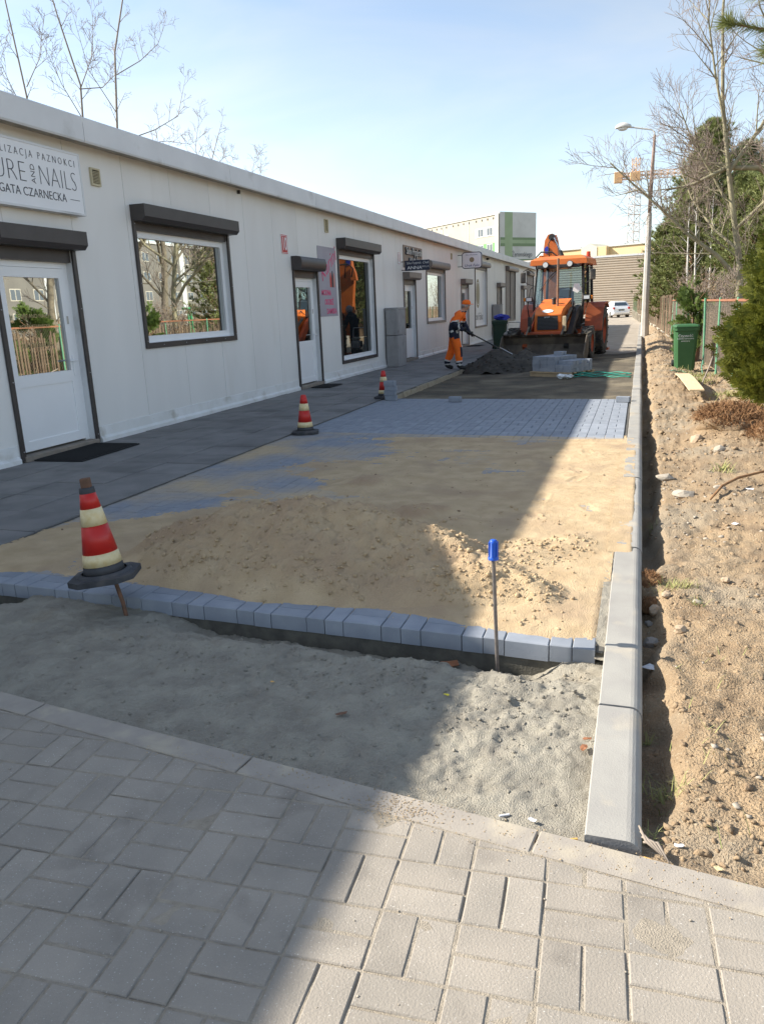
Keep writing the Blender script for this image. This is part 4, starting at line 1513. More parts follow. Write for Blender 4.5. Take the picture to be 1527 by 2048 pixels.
n10 = thing('number_plate', 'red house number plate reading 10 beside the second door', 'number plate', (XW, 13.72, 2.55))
MB().box((0.002, -0.14, 0), (0.012, 0.14, 0.35)).build('plate', 'sign_white', n10)
MB().box((0.011, -0.13, 0.01), (0.014, 0.13, 0.34)).build('plate_field', 'sign_red', n10)
b = MB()
frame_rect(b, 0.0135, 0.0155, -0.118, 0.118, 0.022, 0.328, 0.008)
b.build('plate_line', 'sign_white', n10)
text('lettering', '10', 'sign_white', 0.33, (0.0165, 0, 0.172), DX, UZ, n10, xs=0.62, offset=0.004)
n11 = thing('number_plate', 'faded house number plate reading 11 beside the third door', 'number plate', (XW, 21.05, 2.66))
MB().box((0.002, -0.11, 0), (0.012, 0.11, 0.32)).build('plate', 'sign_white', n11)
b = MB()
frame_rect(b, 0.0125, 0.0145, -0.10, 0.10, 0.012, 0.308, 0.012)
b.build('plate_line', 'pale_red', n11)
text('lettering', '11', 'pale_red', 0.30, (0.0155, 0, 0.155), DX, UZ, n11, xs=0.7)

ps = thing('poster', 'grey shop poster with pink lettering between door and tall window', 'poster', (XW, 15.78, 1.39))
MB().box((0.002, -0.49, 0), (0.010, 0.49, 1.41)).build('sheet', 'poster_grey', ps)
text('lettering', 'Karini', 'pink', 0.42, (0.0115, 0.06, 1.05), (0, 0.87, 0.5), (0, -0.5, 0.87), ps, shear=0.35, offset=-0.004)
for s_, y_, z_ in (('MODNA', -0.12, 0.48), ('ODZIEŻ', 0.02, 0.29), ('DAMSKA', 0.14, 0.10)):
    text('lettering', s_, 'pink', 0.155, (0.0115, y_, z_), DX, UZ, ps, xs=0.9, offset=0.003)
b = MB()
for y_, m_, l_ in ((0.16, 0, 0.30), (0.27, 1, 0.34), (0.36, 2, 0.30)):
    b.add([(0.012, y_ - 0.05, 0.60), (0.012, y_ + 0.05, 0.60), (0.012, y_ + 0.055, 0.60 + l_ * 0.6), (0.012, y_ + 0.02, 0.60 + l_), (0.012, y_ - 0.02, 0.60 + l_), (0.012, y_ - 0.055, 0.60 + l_ * 0.6)], [(0, 1, 2, 3, 4, 5)], m_)
b.build('garment_drawing', ['sign_red', 'ink', 'pale_red'], ps)

ss = thing('sign_board', 'brown board with raised grey lettering and painted letter shadows above the third door', 'sign', (XW, 22.45, 2.74))
MB().box((0.003, -0.98, -0.14), (0.02, 0.98, 0.46)).build('board', 'sign_brown', ss)
text('lettering', 'Salon Fryzjerski', 'ink', 0.27, (0.035, -0.02, 0.30), DX, UZ, ss, thick=0.014, xs=0.95, offset=0.006)  # dark offset copy behind the letters: their dark sides and painted shadow
text('lettering', 'Salon Fryzjerski', 'reflective', 0.27, (0.058, 0, 0.305), DX, UZ, ss, thick=0.006, xs=0.95)
text('lettering', 'ANNA', 'ink', 0.30, (0.035, -0.03, 0.02), DX, UZ, ss, thick=0.014, xs=1.25, offset=0.006)  # painted shadow copy behind the lower word
text('lettering', 'ANNA', 'reflective', 0.30, (0.058, 0, 0.025), DX, UZ, ss, thick=0.006, xs=1.25)

hs = thing('hanging_sign', 'dark navy sign with white lettering projecting over the third door', 'sign', (XW, 21.3, 2.50))
b = MB().box((0.10, -0.02, -0.01), (0.80, 0.02, 0.26), bev=0.004)
b.build('board', 'navy_sign', hs)
for z_ in (0.225, 0.005):
    MB().box((0.0, -0.012, z_), (0.12, 0.012, z_ + 0.02)).build('bracket', 'machine_black', hs)
text('lettering', 'Salon Fryzjerski', 'sign_white', 0.090, (0.36, -0.0225, 0.19), (1, 0, 0), UZ, hs, offset=-0.0008, shear=0.15, xs=0.72)
text('lettering', 'Club', 'sign_white', 0.09, (0.69, -0.0225, 0.19), (1, 0, 0), UZ, hs, offset=-0.001, shear=0.3)
text('lettering', 'ANNA', 'sign_white', 0.115, (0.38, -0.0225, 0.065), (1, 0, 0), UZ, hs, xs=1.25)
text('lettering', 'WELLA', 'sign_white', 0.065, (0.68, -0.0225, 0.085), (1, 0, 0), UZ, hs, offset=-0.001)

rs_ = thing('hanging_sign', 'white rounded sign with a dark rim and round emblem, projecting from the wall', 'sign', (XW, 28.4, 2.80))


def rrect(w, h, r, n=6):
    pts = []
    for cx, cy, a0 in ((w / 2 - r, h / 2 - r, 0), (-w / 2 + r, h / 2 - r, PI / 2), (-w / 2 + r, -h / 2 + r, PI), (w / 2 - r, -h / 2 + r, 1.5 * PI)):
        for t in np.linspace(0, PI / 2, n):
            pts.append((cx + r * math.cos(a0 + t), cy + r * math.sin(a0 + t)))
    return pts


b = MB().prism([(0.52 + x, 0.27 + z) for x, z in rrect(0.72, 0.56, 0.10)], 'y', -0.05, 0.05)
b.build('rim', 'navy_sign', rs_)
MB().prism([(0.52 + x, 0.27 + z) for x, z in rrect(0.67, 0.51, 0.08)], 'y', -0.054, 0.054).build('face', 'sign_white', rs_)
MB().cyl((0.52, -0.0575, 0.29), (0.52, -0.0545, 0.29), 0.085, n=24).build('emblem', 'gold_dark', rs_)
for z_ in (0.45, 0.06):
    MB().box((0, -0.015, z_), (0.17, 0.015, z_ + 0.02)).build('bracket', 'machine_black', rs_)
text('lettering', 'Biuro Finansowe', 'ink_blue', 0.062, (0.52, -0.0555, 0.455), (1, 0, 0), UZ, rs_, offset=-0.0005)
text('lettering', 'Urok Faku', 'ink_blue', 0.125, (0.52, -0.0555, 0.095), (1, 0, 0), UZ, rs_, shear=0.3)

# ------------------------------------------------------------------ meter cabinets, mats
for (x0, y0, lb) in ((XW + 0.04, 19.55, 'grey concrete meter cabinet between tall window and third door'), (XW + 0.04, 35.15, 'grey meter cabinet further along the wall, near the standing bin')):
    cb = thing('meter_cabinet', lb, 'cabinet', (x0, y0, 0.015), group='meter cabinets along the wall')
    MB().box((0, 0, 0), (0.33, 0.72, 0.80), bev=0.012).build('base', 'cabinet', cb)
    MB().box((0.005, 0.005, 0.812), (0.325, 0.715, 1.47), bev=0.012).build('upper_box', 'cabinet', cb)
    MB().box((-0.01, -0.015, 1.475), (0.345, 0.735, 1.51), bev=0.008).build('cap', 'cabinet', cb)
    MB().box((0.326, 0.05, 0.86), (0.335, 0.67, 1.43), bev=0.003).build('cabinet_door', 'cabinet', cb)
for (x, y, w, l, a, lb) in ((-5.98, 7.25, 0.62, 1.1, 0.04, 'black ribbed rubber doormat before the first door'), (-6.02, 14.65, 0.42, 0.72, 0.0, 'thin dark doormat before the second door'),
                            (-5.95, 29.5, 0.5, 0.8, 0.0, 'dark doormat before the fourth door, behind the road worker')):
    dm = thing('doormat', lb, 'doormat', (x, y, 0.019), (0, 0, a))
    MB().box((-w / 2, -l / 2, 0), (w / 2, l / 2, 0.012), bev=0.004).build('base', 'rubber_mat', dm)
    rm = MB().box((-w / 2 + 0.02, -0.006, 0), (w / 2 - 0.02, 0.006, 0.006)).mesh('rib', 'rubber_mat')
    q = -l / 2 + 0.03
    while q < l / 2 - 0.02:
        inst('rib', rm, dm, (0, q, 0.0125))
        q += 0.026

# ================================================================== SMALL SITE THINGS
def cone(label, loc, rot=(0, 0, 0), sc=1.0, tip=True):
    t = thing('traffic_cone', label, 'traffic cone', loc, rot, 'red traffic cones')
    b = MB()
    oc = [(0.20 * math.cos(a), 0.20 * math.sin(a)) for a in np.arange(8) * PI / 4 + PI / 8]
    oc = [(-0.17, -0.10), (-0.10, -0.17), (0.10, -0.17), (0.17, -0.10), (0.17, 0.10), (0.10, 0.17), (-0.10, 0.17), (-0.17, 0.10)]
    b.prism(oc, 'z', 0, 0.030)
    b.lathe([(0.145, 0.030), (0.135, 0.042), (0.118, 0.045)], 28)
    b.build('base', 'cone_black', t)

    def rad(z):
        return 0.108 - (0.108 - 0.036) * (z - 0.04) / 0.46
    lv = [(0.04, 0.085, 'cone_black', 'foot_ring', 0), (0.085, 0.15, 'cone_band', 'reflective_band', 0.0015), (0.15, 0.30, 'cone_red', 'shell', 0), (0.30, 0.39, 'cone_band', 'reflective_band', 0.0015), (0.39, 0.47, 'cone_red', 'shell', 0)]
    for z0, z1, m, nm, e in lv:
        MB().lathe([(rad(z0) - 0.002, z0), (rad(z0) + e, z0), (rad(z1) + e, z1), (rad(z1) - 0.002, z1)], 28).build(nm, m, t)
    if tip:
        MB().lathe([(rad(0.47), 0.47), (0.040, 0.485), (0.038, 0.50), (0.0, 0.50)], 20).build('cap', 'cone_black', t)
        MB().box((-0.022, -0.022, 0.498), (0.026, 0.02, 0.55), bev=0.004).build('rod_end', 'rust', t)
    else:
        MB().lathe([(rad(0.47), 0.47), (0.036, 0.49), (0.030, 0.50), (0.0, 0.502)], 20).build('cap', 'cone_red', t)
    t.scale = (sc, sc, sc)
    return t


cone('red cone tilted on a rusty rod at the paving edge', (-2.675, 3.235, 0.135), (math.radians(-3), math.radians(-5), math.radians(24)), 1.0)
r_ = thing('iron_rod', 'rusty iron rod propping up the tilted cone', 'rod', (-2.53, 3.205, -0.12))
MB().tube([(0.0, 0, -0.1), (-0.045, 0.015, 0.13), (-0.085, 0.02, 0.265)], 0.011, 8).build('rod', 'rust', r_)
cone('red cone standing at the end of the sand beside the clean blocks', (-3.97, 8.86, 0.006), (0, 0, 0.35), 0.96, False)
cone('small far cone behind a stack of loose blocks', (-4.12, 12.55, 0.018), (0, 0, 0.1), 0.92, False)

p_ = thing('marker_rod', 'steel marker rod with a blue plastic cap at the paving edge', 'marker rod', (-0.545, 3.165, -0.17))
MB().cyl((0, 0, -0.1), (-0.022, 0, 0.585), 0.0085, n=8).build('rod', 'rebar', p_)
b = MB().lathe([(0.0235, 0.57), (0.0235, 0.58), (0.018, 0.585), (0.0165, 0.655), (0.012, 0.66), (0.0, 0.66)], 14, c=(-0.0215, 0, 0))
for a in np.arange(6) * PI / 3:
    b.box((-0.003, 0.016, 0.585), (0.003, 0.0215, 0.65), mtx=Matrix.Translation((-0.0215, 0, 0)) @ Matrix.Rotation(a, 4, 'Z'))
b.build('cap', 'blue_plastic', p_)

# loose blocks lying on the laid rows
lb_ = MB().box((-0.048, -0.098, 0), (0.048, 0.098, 0.08), bev=0.004).mesh('loose_block', 'new_block')
st = thing('block_stack', 'stack of four loose grey blocks beside the far cone', 'block stack', (-3.93, 12.33, 0.002))
for k in range(4):
    inst('block', lb_, st, (rnd.uniform(-0.008, 0.008), rnd.uniform(-0.008, 0.008), k * 0.0815), PI / 2 * 0.96 + rnd.uniform(-0.06, 0.06))
o = inst('loose_block', lb_, None, (-2.78, 12.12, 0.003), 1.5)
tag(o, 'single grey block lying loose on the last laid rows', 'block')
o = inst('loose_block', lb_, None, (-0.20, 12.05, 0.003), 1.35)
tag(o, 'dark loose block lying next to the kerb on the last rows', 'block')

# paver stacks on a pallet
pl = thing('paver_pallet', 'two stacks of grey paving blocks on a wooden pallet', 'paver stack', (-1.60, 17.45, -0.07), (0, 0, math.radians(-30)))
pm = MB().box((-0.52, -0.05, 0), (0.52, 0.05, 0.022)).mesh('pallet_board', 'pallet_wood')
for k in range(6):
    inst('pallet_board', pm, pl, (0, -0.42 + k * 0.168, 0.085))
for k in range(3):
    MB().box((-0.52, -0.45 + k * 0.40, 0), (0.52, -0.35 + k * 0.40, 0.082)).build('pallet_bearer', 'pallet_wood', pl)
sb = MB().box((-0.0975, -0.0485, 0), (0.0975, 0.0485, 0.078), bev=0.003).mesh('stacked_block', 'new_block')
for lay in range(4):
    for ix in range(1, 6):
        for iy in range(8):
            if ix >= 4 and lay >= 3 - (iy % 3 == 0):
                continue
            if lay < 3 and 1 < ix < 5 and 0 < iy < 7 and not (ix >= 3 and lay >= 2):
                continue
            inst('stacked_block', sb, pl, (-0.60 + ix * 0.2 + rnd.uniform(-0.006, 0.006), -0.35 + iy * 0.1 + rnd.uniform(-0.0015, 0.0015), 0.108 + lay * 0.0795))
for ix, iy in ((2, 5), (2, 6)):
    inst('stacked_block', sb, pl, (-0.60 + ix * 0.2, -0.35 + iy * 0.1, 0.108 + 4 * 0.0795), 0.1)
# torn plastic film, green straps
b = MB()
rs = np.random.RandomState(4)
for cx in (0.0, 0.16):
    me_ = rock_mesh('film', 'film', 5 + int(cx * 100), 0.6, 3, 0.8)
    b.add([(v.co.x * 0.085 + cx, v.co.y * 0.08, v.co.z * 0.07 + 0.05) for v in me_.vertices], [tuple(q.vertices) for q in me_.polygons])
o = b.build('plastic_film', 'film', None, (-1.53, 16.55, -0.06))
tag(o, 'crumpled clear plastic film lying before the paver stacks', 'plastic film')
b = MB()
for k in range(5):
    pts = []
    for t in np.linspace(0, 1, 26):
        pts.append((-1.30 + 1.16 * t, 16.75 + 0.10 * k - 0.2 * t + 0.07 * math.sin(5 * t + k * 1.3), -0.045 + 0.025 * math.sin(9 * t + k) ** 2 + 0.012 * k))
    b.tube(pts, 0.011, 5)
o = b.build('packing_strap', 'green_strap')
tag(o, 'green plastic packing straps strewn across the bed to the kerb', 'strap')


def wheelie_bin(name, label, loc, rotz, m, w=0.46, dp=0.52, h=0.93, open_lid=False):
    t = thing(name, label, 'bin', loc, (0, 0, rotz))
    b = MB()
    prof = [(0.0, 0.80, 0.78), (0.03, 0.80, 0.78), (h * 0.86, 0.97, 0.96), (h * 0.865, 1.06, 1.05), (h * 0.93, 1.07, 1.06)]
    vs = []
    for z, sx, sy in prof:
        a, c = w / 2 * sx, dp / 2 * sy
        e = 0.05
        vs += [(-a + e, -c, z), (a - e, -c, z), (a, -c + e, z), (a, c - e, z), (a - e, c, z), (-a + e, c, z), (-a, c - e, z), (-a, -c + e, z)]
    fs = [tuple(range(7, -1, -1)), tuple(range(32, 40))]
    for k in range(4):
        for i in range(8):
            fs.append((k * 8 + i, k * 8 + (i + 1) % 8, (k + 1) * 8 + (i + 1) % 8, (k + 1) * 8 + i))
    b.add(vs, fs)
    b.build('body', m, t)
    b = MB()
    a, c = w / 2 * 1.09, dp / 2 * 1.10
    prof = [(h * 0.935, 1.0, 1.0), (h * 0.955, 1.0, 1.0), (h * 0.985, 0.93, 0.93), (h * 1.0, 0.6, 0.7)]
    vs = []
    for z, sx, sy in prof:
        vs += [(-a * sx + 0.04, -c * sy, z), (a * sx - 0.04, -c * sy, z), (a * sx, -c * sy + 0.04, z), (a * sx, c * sy - 0.04, z), (a * sx - 0.04, c * sy, z), (-a * sx + 0.04, c * sy, z), (-a * sx, c * sy - 0.04, z), (-a * sx, -c * sy + 0.04, z)]
    fs = [tuple(range(7, -1, -1)), tuple(range(24, 32))]
    for k in range(3):
        for i in range(8):
            fs.append((k * 8 + i, k * 8 + (i + 1) % 8, (k + 1) * 8 + (i + 1) % 8, (k + 1) * 8 + i))
    b.add(vs, fs)
    b.build('lid', m, t)
    MB().cyl((-w / 2 * 0.9, dp / 2 * 1.12, h * 0.93), (w / 2 * 0.9, dp / 2 * 1.12, h * 0.93), 0.014, n=8).build('handle', m, t)
    for s in (-1, 1):
        MB().cyl((s * w * 0.40, dp * 0.40, 0.095), (s * w * 0.50, dp * 0.40, 0.095), 0.095, n=18).build('wheel', 'black_rubber', t)
    return t


bn = wheelie_bin('wheelie_bin', 'green wheeled bin with a white printed label by the fence', (0.895, 17.55, zs(0.9, 17.5) - 0.015), 0.05, 'bin_green')
for s_, z_, sz in (('Czystość', 0.70, 0.075), ('odpady komunalne', 0.645, 0.042), ('zmieszane', 0.595, 0.042)):
    text('lettering', s_, 'sticker_white', sz, (-0.02, -0.243 - 0.0175 * (z_ - 0.6) / 0.1, z_), (1, 0, 0), (0, -0.05, 1), bn)

b2 = wheelie_bin('wheelie_bin', 'dark green bin with a blue bag on its lid near the loader', (-4.63, 27.2, -0.03), 0.2, 'bin_dark', 0.50, 0.56, 1.02)
bg = MB()
me_ = rock_mesh('bag', 'sticker_blue', 77, 0.6, 3, 0.6)
bg.add([(v.co.x * 0.26, v.co.y * 0.2, v.co.z * 0.17 + 0.07) for v in me_.vertices], [tuple(q.vertices) for q in me_.polygons])
o = bg.build('plastic_bag', 'sticker_blue', None, (-4.58, 27.15, 1.0))
tag(o, 'crumpled blue plastic bag lying on the dark bin', 'bag')

# plate compactor between bin and machine
pc = thing('plate_compactor', 'grey plate compactor with a loop handle beside the loader', 'plate compactor', (-3.92, 24.6, -0.05), (0, 0, -0.15))
MB().prism([(-0.36, 0.12), (-0.30, 0.02), (0.30, 0.02), (0.36, 0.12), (0.33, 0.13), (0.28, 0.06), (-0.28, 0.06), (-0.33, 0.13)], 'x', -0.24, 0.24).build('plate', 'bucket_steel', pc)
MB().box((-0.16, -0.2, 0.07), (0.16, 0.2, 0.30), bev=0.03).build('exciter', 'machine_black', pc)
MB().box((-0.15, -0.17, 0.31), (0.15, 0.15, 0.58), bev=0.04).build('engine', 'cabinet', pc)
MB().cyl((-0.20, 0, 0.47), (-0.15, 0, 0.47), 0.10, n=14).build('recoil_starter', 'machine_black', pc)
MB().box((-0.13, -0.12, 0.585), (0.13, 0.12, 0.70), bev=0.04).build('fuel_tank', 'stone_grey', pc)
MB().tube([(-0.18, 0.2, 0.2), (-0.20, 0.45, 0.65), (-0.20, 0.62, 0.98), (0.20, 0.62, 0.98), (0.20, 0.45, 0.65), (0.18, 0.2, 0.2)], 0.018, 8).build('handle', 'steel', pc)

# board, hose, stakes by the bin
bd = thing('plank', 'pale curved plank lying propped on the soil before the bin', 'plank', (0.745, 13.9, zs(0.745, 13.9) + 0.09))
b = MB()
for k in range(10):
    t0, t1 = -1 + k * 0.2, -0.8 + k * 0.2
    f = lambda t: (0.10 - 0.055 * t + 0.10 * t * t * (t > 0) * -1 + 0.02)
    z0, z1 = 0.05 - 0.09 * t0 ** 2, 0.05 - 0.09 * t1 ** 2
    x0, x1 = -0.05 * t0 + 0.05 * t0 ** 2, -0.05 * t1 + 0.05 * t1 ** 2
    vs = []
    for (t, z, x) in ((t0, z0, x0), (t1, z1, x1)):
        vs += [(x - 0.105, t * 1.35, z), (x + 0.105, t * 1.35, z), (x + 0.105, t * 1.35, z + 0.024), (x - 0.105, t * 1.35, z + 0.024)]
    b.add(vs, [(0, 1, 5, 4), (1, 2, 6, 5), (2, 3, 7, 6), (3, 0, 4, 7)] + ([(3, 2, 1, 0)] if k == 0 else []) + ([(4, 5, 6, 7)] if k == 9 else []))
b.build('board', 'board', bd)
b = MB()
pts = [(0.62 + 0.55 * t + 0.05 * math.sin(8 * t), 16.75 + 0.12 * math.sin(5 * t) + 0.15 * t, 0) for t in np.linspace(0, 1, 18)]
pts = [(x, y, zs(x, y) + 0.012) for x, y, _ in pts] + [(1.22, 17.2, 0.1), (1.27, 17.5, 0.30), (1.25, 17.7, 0.12), (1.22, 17.4, 0.03)]
b.tube(pts, 0.010, 6)
o = b.build('garden_hose', 'hose_green')
tag(o, 'thin pale green hose lying around the foot of the bin', 'hose')
b = MB().tube([(1.05, 14.6, zs(1.05, 14.6)), (1.27, 15.9, 0.22), (1.36, 16.5, 0.34)], 0.014, 6)
o = b.build('stake', 'twig_pale')
tag(o, 'thin pale stake leaning from the grass near the thuja', 'stake')

# exposed root, litter and leaves
b = MB()
pts = [(0.56, 6.15), (0.66, 6.40), (0.80, 6.66), (0.98, 6.85), (1.2, 6.98)]
b.tube([(x, y, zs(x, y) + 0.03 + 0.02 * k) for k, (x, y) in enumerate(pts)], [0.008, 0.011, 0.012, 0.011, 0.010], 6)
o = b.build('bare_root', 'root')
tag(o, 'long bent bare root lying across the soil', 'root')


def scrap(name, label, cat, m, loc, size, seed, rz=0.0):
    r = random.Random(seed)
    b = MB()
    n = 7
    vs = [(r.uniform(-0.1, 0.1), r.uniform(-0.1, 0.1), 0.25)]
    for i in range(n):
        a = 2 * PI * i / n
        q = r.uniform(0.6, 1.1)
        vs.append((q * math.cos(a), 0.6 * q * math.sin(a), r.uniform(0, 0.35)))
    b.add(vs + [(x, y, z - 0.05) for x, y, z in vs], [(0, i + 1, (i + 1) % n + 1) for i in range(n)] + [(n + 1, n + 2 + (i + 1) % n, n + 2 + i) for i in range(n)] + [(1 + i, n + 2 + i, n + 2 + (i + 1) % n, 1 + (i + 1) % n) for i in range(n)])
    o = b.build(name, m, None, loc)
    o.scale = (size, size, size)
    o.rotation_euler = (0, 0, rz)
    return tag(o, label, cat)


def zsub(x, y):
    return float(z_sub(np.array([[x]]), np.array([[y]]))[0, 0])


scrap('paper_scrap', 'crumpled white paper scrap at the rim of the kerb trench', 'litter', 'litter_white', (0.105, 3.22, zs(0.105, 3.22) + 0.01), 0.045, 3)
scrap('paper_scrap', 'white paper bit lying far right on the bare soil', 'litter', 'litter_white', (0.68, 5.55, zs(0.68, 5.55) + 0.01), 0.035, 4)
scrap('paper_scrap', 'white paper scrap beside the bent bare root', 'litter', 'litter_white', (0.88, 6.55, zs(0.88, 6.55) + 0.01), 0.04, 9)
scrap('paper_scrap', 'white scrap near the pavement edge on the soil', 'litter', 'litter_white', (0.165, 2.0, zs(0.165, 2.0) + 0.006), 0.014, 5)
scrap('pale_shell', 'cream curled scrap close to the pavement edging', 'litter', 'cone_band', (0.26, 1.925, zs(0.26, 1.93) + 0.006), 0.017, 6)
scrap('dry_leaf', 'dry brown leaf beside the kerb on the grey sand', 'leaf', 'dry_leaf', (-0.125, 2.43, zsub(-0.125, 2.43) + 0.006), 0.030, 7, 1.2)
scrap('dry_leaf', 'curled red-brown leaf standing against the kerb', 'leaf', 'dry_leaf', (-0.115, 2.50, zsub(-0.115, 2.5) + 0.012), 0.022, 8, 0.5)
scrap('dry_leaf', 'crumpled brown leaves at the foot of the mortar bed', 'leaf', 'dry_leaf', (-0.78, 3.185, -0.135), 0.055, 10)
scrap('yellow_scrap', 'tiny yellow plastic bit on the shaded grey sand', 'litter', 'yellow_bit', (-0.68, 2.72, zsub(-0.68, 2.72) + 0.005), 0.014, 11)
scrap('orange_scrap', 'tiny orange scrap on the shaded grey sand', 'litter', 'butt_orange', (-1.42, 2.66, zsub(-1.42, 2.66) + 0.005), 0.013, 12)
scrap('bark_bit', 'dark curl of bark on the shaded grey sand', 'bark', 'rust', (-1.03, 2.46, zsub(-1.03, 2.46) + 0.005), 0.026, 13, 0.6)
scrap('white_lump', 'white lump lying on the sand behind the edging', 'litter', 'litter_white', (-0.245, 2.00, zsub(-0.245, 2.0) + 0.006), 0.016, 14)
for (x, y, a, m, f, lb) in ((-0.33, 2.015, 0.5, 'litter_white', zsub, 'white cigarette end on the sand by the edging'), (-0.125, 1.945, 0.4, 'butt_orange', zsub, 'orange cigarette end beside the kerb foot'),
                            (0.085, 1.905, -0.3, 'butt_orange', zs, 'yellow-white cigarette end at the kerb corner')):
    o = MB().cyl((-0.016, 0, 0), (0.016, 0, 0), 0.004, n=8).build('cigarette_end', m, None, (x, y, f(x, y) + 0.006))
    o.rotation_euler = (0, 0, a)
    tag(o, lb, 'cigarette end')
b = MB()
for k in range(4):
    b.tube([(0.055 + 0.004 * k, 1.985 - 0.01 * k, 0.035 - 0.01 * k), (0.075 + 0.01 * k, 1.955, 0.01), (0.11 + 0.008 * k, 1.925 - 0.01 * k, 0.0)], [0.003, 0.005, 0.002], 5)
o = b.build('twig_bundle', 'twig_pale')
tag(o, 'broken pale twigs lying at the near kerb corner', 'twig')

# root sods and grass


def fibres(b, c, rx, ry, rz, n, r, ln, wid, seed, mi=0):
    q = random.Random(seed)
    for _ in range(n):
        a, t = q.uniform(0, 2 * PI), q.uniform(0, 1) ** 0.5
        p = Vector((c[0] + rx * t * math.cos(a), c[1] + ry * t * math.sin(a), c[2] + rz * math.sqrt(max(0, 1 - t * t)) * q.uniform(0.6, 1)))
        d = Vector((q.uniform(-1, 1), q.uniform(-1, 1), q.uniform(-0.2, 0.9))).normalized() * ln * q.uniform(0.5, 1)
        s = d.cross(Vector((q.uniform(-1, 1), q.uniform(-1, 1), q.uniform(-1, 1)))).normalized() * wid
        m_ = p + d * 0.5 + Vector((0, 0, 0.15 * ln))
        e = p + d - Vector((0, 0, 0.2 * ln))
        b.add([p - s, p + s, m_ + s * 0.7, m_ - s * 0.7, e], [(0, 1, 2, 3), (3, 2, 4)], mi)


def sod(label, x, y, rx, ry, h, n, ln, seed, m='root'):
    t = thing('root_sod', label, 'root clump', (x, y, zs(x, y) - 0.01))
    me_ = rock_mesh('clod_core', m, seed, 1.0, 3, 0.5)
    MB().add([(v.co.x * rx, v.co.y * ry / 0.8, v.co.z * h) for v in me_.vertices], [tuple(q_.vertices) for q_ in me_.polygons]) if False else None
    b = MB()
    b.add([(v.co.x * rx, v.co.y * ry / 0.8, v.co.z * h) for v in me_.vertices], [tuple(q_.vertices) for q_ in me_.polygons], 0, True)
    b.build('clod_core', 'clod' if rx > 0.2 else m, t)
    b = MB()
    fibres(b, (0, 0, 0), rx * 1.1, ry * 1.1, h * 1.25, n, 0, ln, 0.0012 + ln * 0.016, seed)
    o = b.build('fibres', m, t, fix=False)
    o['kind'] = 'stuff'
    return t


sod('upper brown sod of matted roots spilling over the kerb edge', 0.105, 4.32, 0.07, 0.085, 0.05, 600, 0.035, 21)
sod('lower brown sod of matted roots under the tan stones', 0.115, 4.06, 0.055, 0.06, 0.035, 420, 0.03, 22)
sod('large clump of torn brown shrub roots below the thuja', 1.00, 9.25, 0.34, 0.36, 0.15, 3200, 0.16, 23)
sod('lighter clump of earth and roots at the picture edge under the thuja', 1.42, 8.75, 0.30, 0.35, 0.15, 2000, 0.13, 24, 'root')


def grass(name, spots, m, seed, ln=(0.03, 0.08), wid=0.0016):
    q = random.Random(seed)
    b = MB()
    for (x, y, r, n) in spots:
        for _ in range(n):
            a, t = q.uniform(0, 2 * PI), q.uniform(0, 1)
            px, py = x + r * t * math.cos(a), y + r * t * math.sin(a)
            p = Vector((px, py, zs(px, py)))
            l = q.uniform(*ln)
            an = q.uniform(0, 2 * PI)
            d = Vector((math.cos(an), math.sin(an), q.uniform(0.3, 1.4))).normalized() * l
            s = Vector((-math.sin(an), math.cos(an), 0)) * wid
            m_ = p + d * 0.6 + Vector((0, 0, 0.1 * l))
            b.add([p - s, p + s, m_ + s * 0.6, m_ - s * 0.6, p + d], [(0, 1, 2, 3), (3, 2, 4)])
    o = b.build(name, m, None, fix=False)
    return tag(o, 'sparse blades of dry and green grass on the dug soil', 'grass', None, 'stuff')


grass('grass', [(0.22, 4.2, 0.10, 90), (0.30, 4.22, 0.07, 60), (0.13, 2.35, 0.07, 45), (0.17, 2.3, 0.05, 25), (0.45, 2.0, 0.2, 18), (0.3, 2.6, 0.3, 22), (0.085, 2.7, 0.02, 16), (0.14, 5.75, 0.04, 26),
                (0.09, 2.05, 0.03, 25), (0.33, 3.95, 0.04, 20), (0.8, 7.3, 0.06, 18), (0.35, 3.2, 0.25, 20)], 'dry_grass', 5)
grass('grass', [(1.05, 15.2, 0.35, 240), (1.2, 16.6, 0.3, 220), (0.95, 16.9, 0.3, 120), (1.3, 12.8, 0.4, 200), (0.75, 7.4, 0.12, 50), (1.35, 6.6, 0.15, 60)], 'dry_grass', 6, (0.06, 0.16), 0.004)

# ================================================================== FENCE
fpts = [(1.62, 12.0), (1.40, 19.2), (1.22, 26.0), (1.04, 32.2), (0.30, 50.0), (-0.72, 76.0)]


def fpt(y):
    for (x0, y0), (x1, y1) in zip(fpts[:-1], fpts[1:]):
        if y0 <= y <= y1:
            return x0 + (x1 - x0) * (y - y0) / (y1 - y0)
    return fpts[-1][0]


fn = thing('wire_fence', 'wire mesh garden fence on green posts behind the bin', 'fence', (1.4, 19.2, 0))
pm_ = MB().cyl((0, 0, -0.2), (0, 0, 1.45), 0.024, n=8).mesh('post', 'fence_green')
yy = 12.2
while yy < 31.5:
    inst('post', pm_, fn, (fpt(yy) - 1.4, yy - 19.2, 0), rot=(rnd.uniform(-0.03, 0.03), rnd.uniform(-0.035, 0.035), 0))
    yy += 2.35
for (ya, yb_) in ((12.2, 19.25), (19.25, 23.9), (23.9, 31.0)):
    MB().box((-0.02, 0, -0.02), (0.02, 1, 0.02)).build('top_rail', 'fence_rail', fn)
    o = fn.children[-1]
    v = Vector((fpt(yb_) - fpt(ya), yb_ - ya, 0))
    o.location = (fpt(ya) - 1.4, ya - 19.2, 1.40)
    o.scale = (1, v.length, 1)
    o.rotation_euler = (0, 0, math.atan2(-v.x, v.y))
b = MB()
stp = 0.085
yy = 12.2
